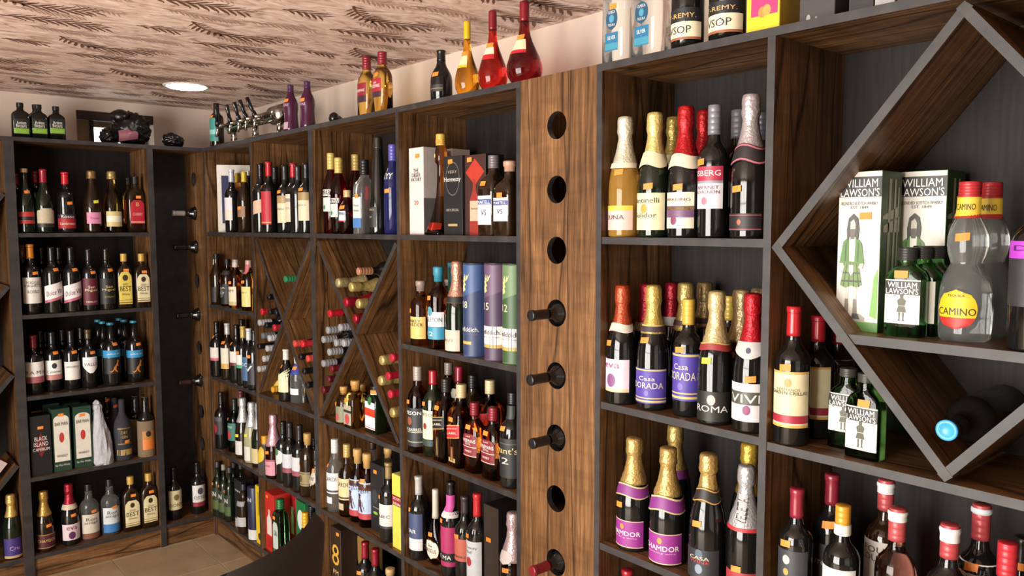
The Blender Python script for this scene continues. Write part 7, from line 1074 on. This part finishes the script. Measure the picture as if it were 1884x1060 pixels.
# white gift box with a figure bottle behind its window
e = root('gift_box', (1.615, 4.095, 1.637), -.38, 'white gift box with navy window, corner column, top shelf', 'gift box')
w, d, h = .175, .08, .345
box('box', (-w/2, w/2, -d/2, d/2, 0, h), paint('#cfc8bf', .5), e)
V = [(-.066, -d/2 - .0006, .045), (.066, -d/2 - .0006, .045), (.066, -d/2 - .0006, .29), (-.066, -d/2 - .0006, .29)]
wn = link('window_print', V, [(0, 1, 2, 3)], paint('#1c1c4a', .4), e)
pts = [(-.022, .047), (.040, .047), (.040, .10), (.028, .115), (.040, .15), (.036, .20), (.020, .235), (.016, .262), (-.004, .262), (-.010, .235), (-.028, .19), (-.030, .14), (-.016, .115), (-.028, .09)]
link('printed_figure', [(x + .01, -d/2 - .0012, z) for x, z in pts], [tuple(range(len(pts)))], paint('#c8ccd8', .4), wn)
link('ribbon_print', [(-.01, -d/2 - .0014, .268), (.05, -d/2 - .0014, .262), (.05, -d/2 - .0014, .282), (-.01, -d/2 - .0014, .29)], [(0, 1, 2, 3)], paint('#23174a', .4), wn)
# carton lying on a slanted board at the left edge
e = carton('carton', (.535, DY + .06, .5375), .10, .09, .05, 0, '#b8a8a4', '#8a2a30', [(.0, .5, .1, .9, '#8a2a34', 'rect')], [], [], None, None, 'small red and white carton lying on a slanted board, left edge', None)
e.rotation_euler = (0, -.885, 0)
# beer tap tower on the corner unit
CH = paint('#b8b4ac', .14, 1.0)
e = root('tap_tower', (1.60, 3.80, 2.075), 0, 'chrome beer tap tower with black levers on the shelf corner', 'beer tap')
V, F = tube_between((0, -.33, .105), (0, .30, .105), .027, .027, 24); link('pipe', V, F, CH, e, smooth=True)
V, F = tube_between((0, -.36, .105), (0, -.24, .105), .045, .043, 28); link('end_drum', V, F, CH, e, smooth=True)
bevel_box('drip_tray', (-.07, .07, -.36, .33, 0, .014), CH, e, .004, 2)
for y in (-.30, -.02, .25):
    V, F = tube_between((0, y, .012), (0, y, .085), .017, .015, 16); link('leg', V, F, CH, e, smooth=True)
for y, tl in ((-.21, .55), (-.11, .35), (-.02, .05), (.09, -.1), (.26, -.5)):
    V, F = merge(tube_between((-.02, y, .105), (-.085, y, .10), .012, .010, 12), tube_between((-.075, y, .104), (-.088, y, .045), .009, .007, 12))
    f = link('faucet', V, F, CH, e, smooth=True)
    V, F = merge(tube_between((-.08, y, .100), (-.085, y + .02 * tl, .122), .012, .011, 12), tube_between((-.085, y + .02 * tl, .12), (-.10, y + .075 * tl, .185), .008, .010, 12))
    link('lever', V, F, paint('#121214', .3), f, smooth=True)
# small black stoppers on the shelf top
for y, x, t in ((2.985, 1.60, 'small round black stopper on top of the long shelf'), (3.06, 1.66, 'black stopper half hidden behind the purple bottle')):
    e = root('bottle_stopper', (x, y, 2.075), 0, t, 'stopper')
    V, F = lathe([(0, .007), (.004, .010), (.012, .011), (.022, .019), (.036, .0225), (.050, .018), (.058, .008), (.060, .002)], 20); link('knob', V, F, paint('#0d0d0e', .2), e, smooth=True)
# black plastic bags on the back-wall unit
def bag(name, loc, sx, sy, sz, seed, label, knot):
    e = root(name, loc, 0, label, 'plastic bag')
    rnd = random.Random(seed); bm = bmesh.new(); bmesh.ops.create_icosphere(bm, subdivisions=4, radius=1.0)
    pl = [(Vector((rnd.gauss(0, 1), rnd.gauss(0, 1), rnd.gauss(0, 1))).normalized(), rnd.uniform(6, 16), rnd.uniform(0, 6), rnd.uniform(.012, .04)) for _ in range(14)]
    for v in bm.verts:
        n = v.co.normalized(); r = 1.0
        for d_, fr, ph, am in pl: r += am * (1 - abs(math.sin(fr * n.dot(d_) + ph)) * 2)
        c = n * r
        if knot: c.x -= .45 * max(0, c.z - .15) ** 1.2; c.z *= 1 + .1 * math.sin(3 * n.x)
        z = max(-.86, c.z)
        v.co = Vector((c.x * sx, c.y * sy, (z + .86) * sz))
    me = bpy.data.meshes.new('bag'); bm.to_mesh(me); bm.free(); me.materials.append(paint('#0e0d0f', .22, 0, .35))
    me.polygons.foreach_set('use_smooth', [True] * len(me.polygons))
    o = bpy.data.objects.new('bag', me); COLL.objects.link(o); o.parent = e
    return e
b1 = bag('plastic_bag', (1.19, DY + .125, 2.075), .098, .085, .098, 3, 'large knotted black plastic bag on the back-wall shelf', False)
rnd = random.Random(5)
V, F = lathe([(0, .012), (.012, .016), (.026, .034), (.042, .046), (.060, .044), (.074, .030), (.082, .012)], 16, None, .16)
o = link('knot', V, F, paint('#0e0d0f', .22, 0, .35), b1, smooth=True, loc=(-.055, -.02, .095))
V, F = grid_patch(8, 5, lambda u_, v_: (-.035 + u_ * .045, -.086 + .010 * abs(u_) + .012 * (v_ - .5) ** 2 * 4, .022 + .055 * v_ + .01 * u_))
link('pink_print', V, F, paint('#8a5560', .35), b1, smooth=True)
bag('plastic_bag', (1.385, DY + .10, 2.075), .058, .06, .042, 9, 'small black plastic bag over the narrow corner bay', True)
b3 = bag('plastic_bag', (1.10, DY + .19, 2.075), .048, .05, .052, 21, 'black plastic lump half hidden behind the large bag', False)
# chair in the foreground, seen from behind
e = root('chair', (.632, 1.985, 0), math.atan2(.55, .835), 'black padded chair with curved back in the foreground', 'chair')
CF = wall_mat('black_chair_fabric', '#3d3a3b', 40, .3, .15)
def shell(name, w, z0, z1, yb, th, bow, lean, rad):
    nu, nv = 16, 12; V = []
    for side in (0, 1):
        for j in range(nv + 1):
            v = j / nv
            for i in range(nu + 1):
                u_ = -1 + 2 * i / nu
                z = z0 + (z1 - z0) * v
                ww = w / 2
                k = max(0.0, (z - (z1 - rad)) / rad)
                ww -= rad * (1 - math.sqrt(max(0, 1 - k * k))) * .95
                k2 = max(0.0, ((z0 + rad) - z) / rad); ww -= rad * (1 - math.sqrt(max(0, 1 - k2 * k2))) * .9
                edge = (1 - abs(u_) ** 6) * (1 - abs(2 * v - 1) ** 8)
                y = yb + bow * (1 - u_ * u_) - lean * v + (th / 2) * edge ** .5 * (1 if side else -1)
                V.append((u_ * ww, y, z))
    F = []; m = (nu + 1) * (nv + 1)
    for j in range(nv):
        for i in range(nu):
            a = j*(nu+1)+i; F.append((a, a+1, a+nu+2, a+nu+1)); F.append((m+a, m+a+nu+1, m+a+nu+2, m+a+1))
    return link(name, V, F, CF, e, smooth=True)
shell('backrest', .50, .50, .912, -.20, .05, -.045, .04, .05)
bevel_box('seat', (-.23, .23, -.17, .27, .42, .48), CF, e, .02, 3)
for x in (-.20, .20):
    for y, dy in ((-.15, -.05), (.24, .03)):
        V, F = tube_between((x, y, .43), (x * 1.1, y + dy, 0), .013, .011, 12); link('leg', V, F, paint('#1a1a1c', .35, .6), e, smooth=True)
    V, F = tube_between((x * .8, -.16, .44), (x * .8, -.205, .56), .012, .012, 12); link('back_support', V, F, paint('#1a1a1c', .35, .6), e, smooth=True)
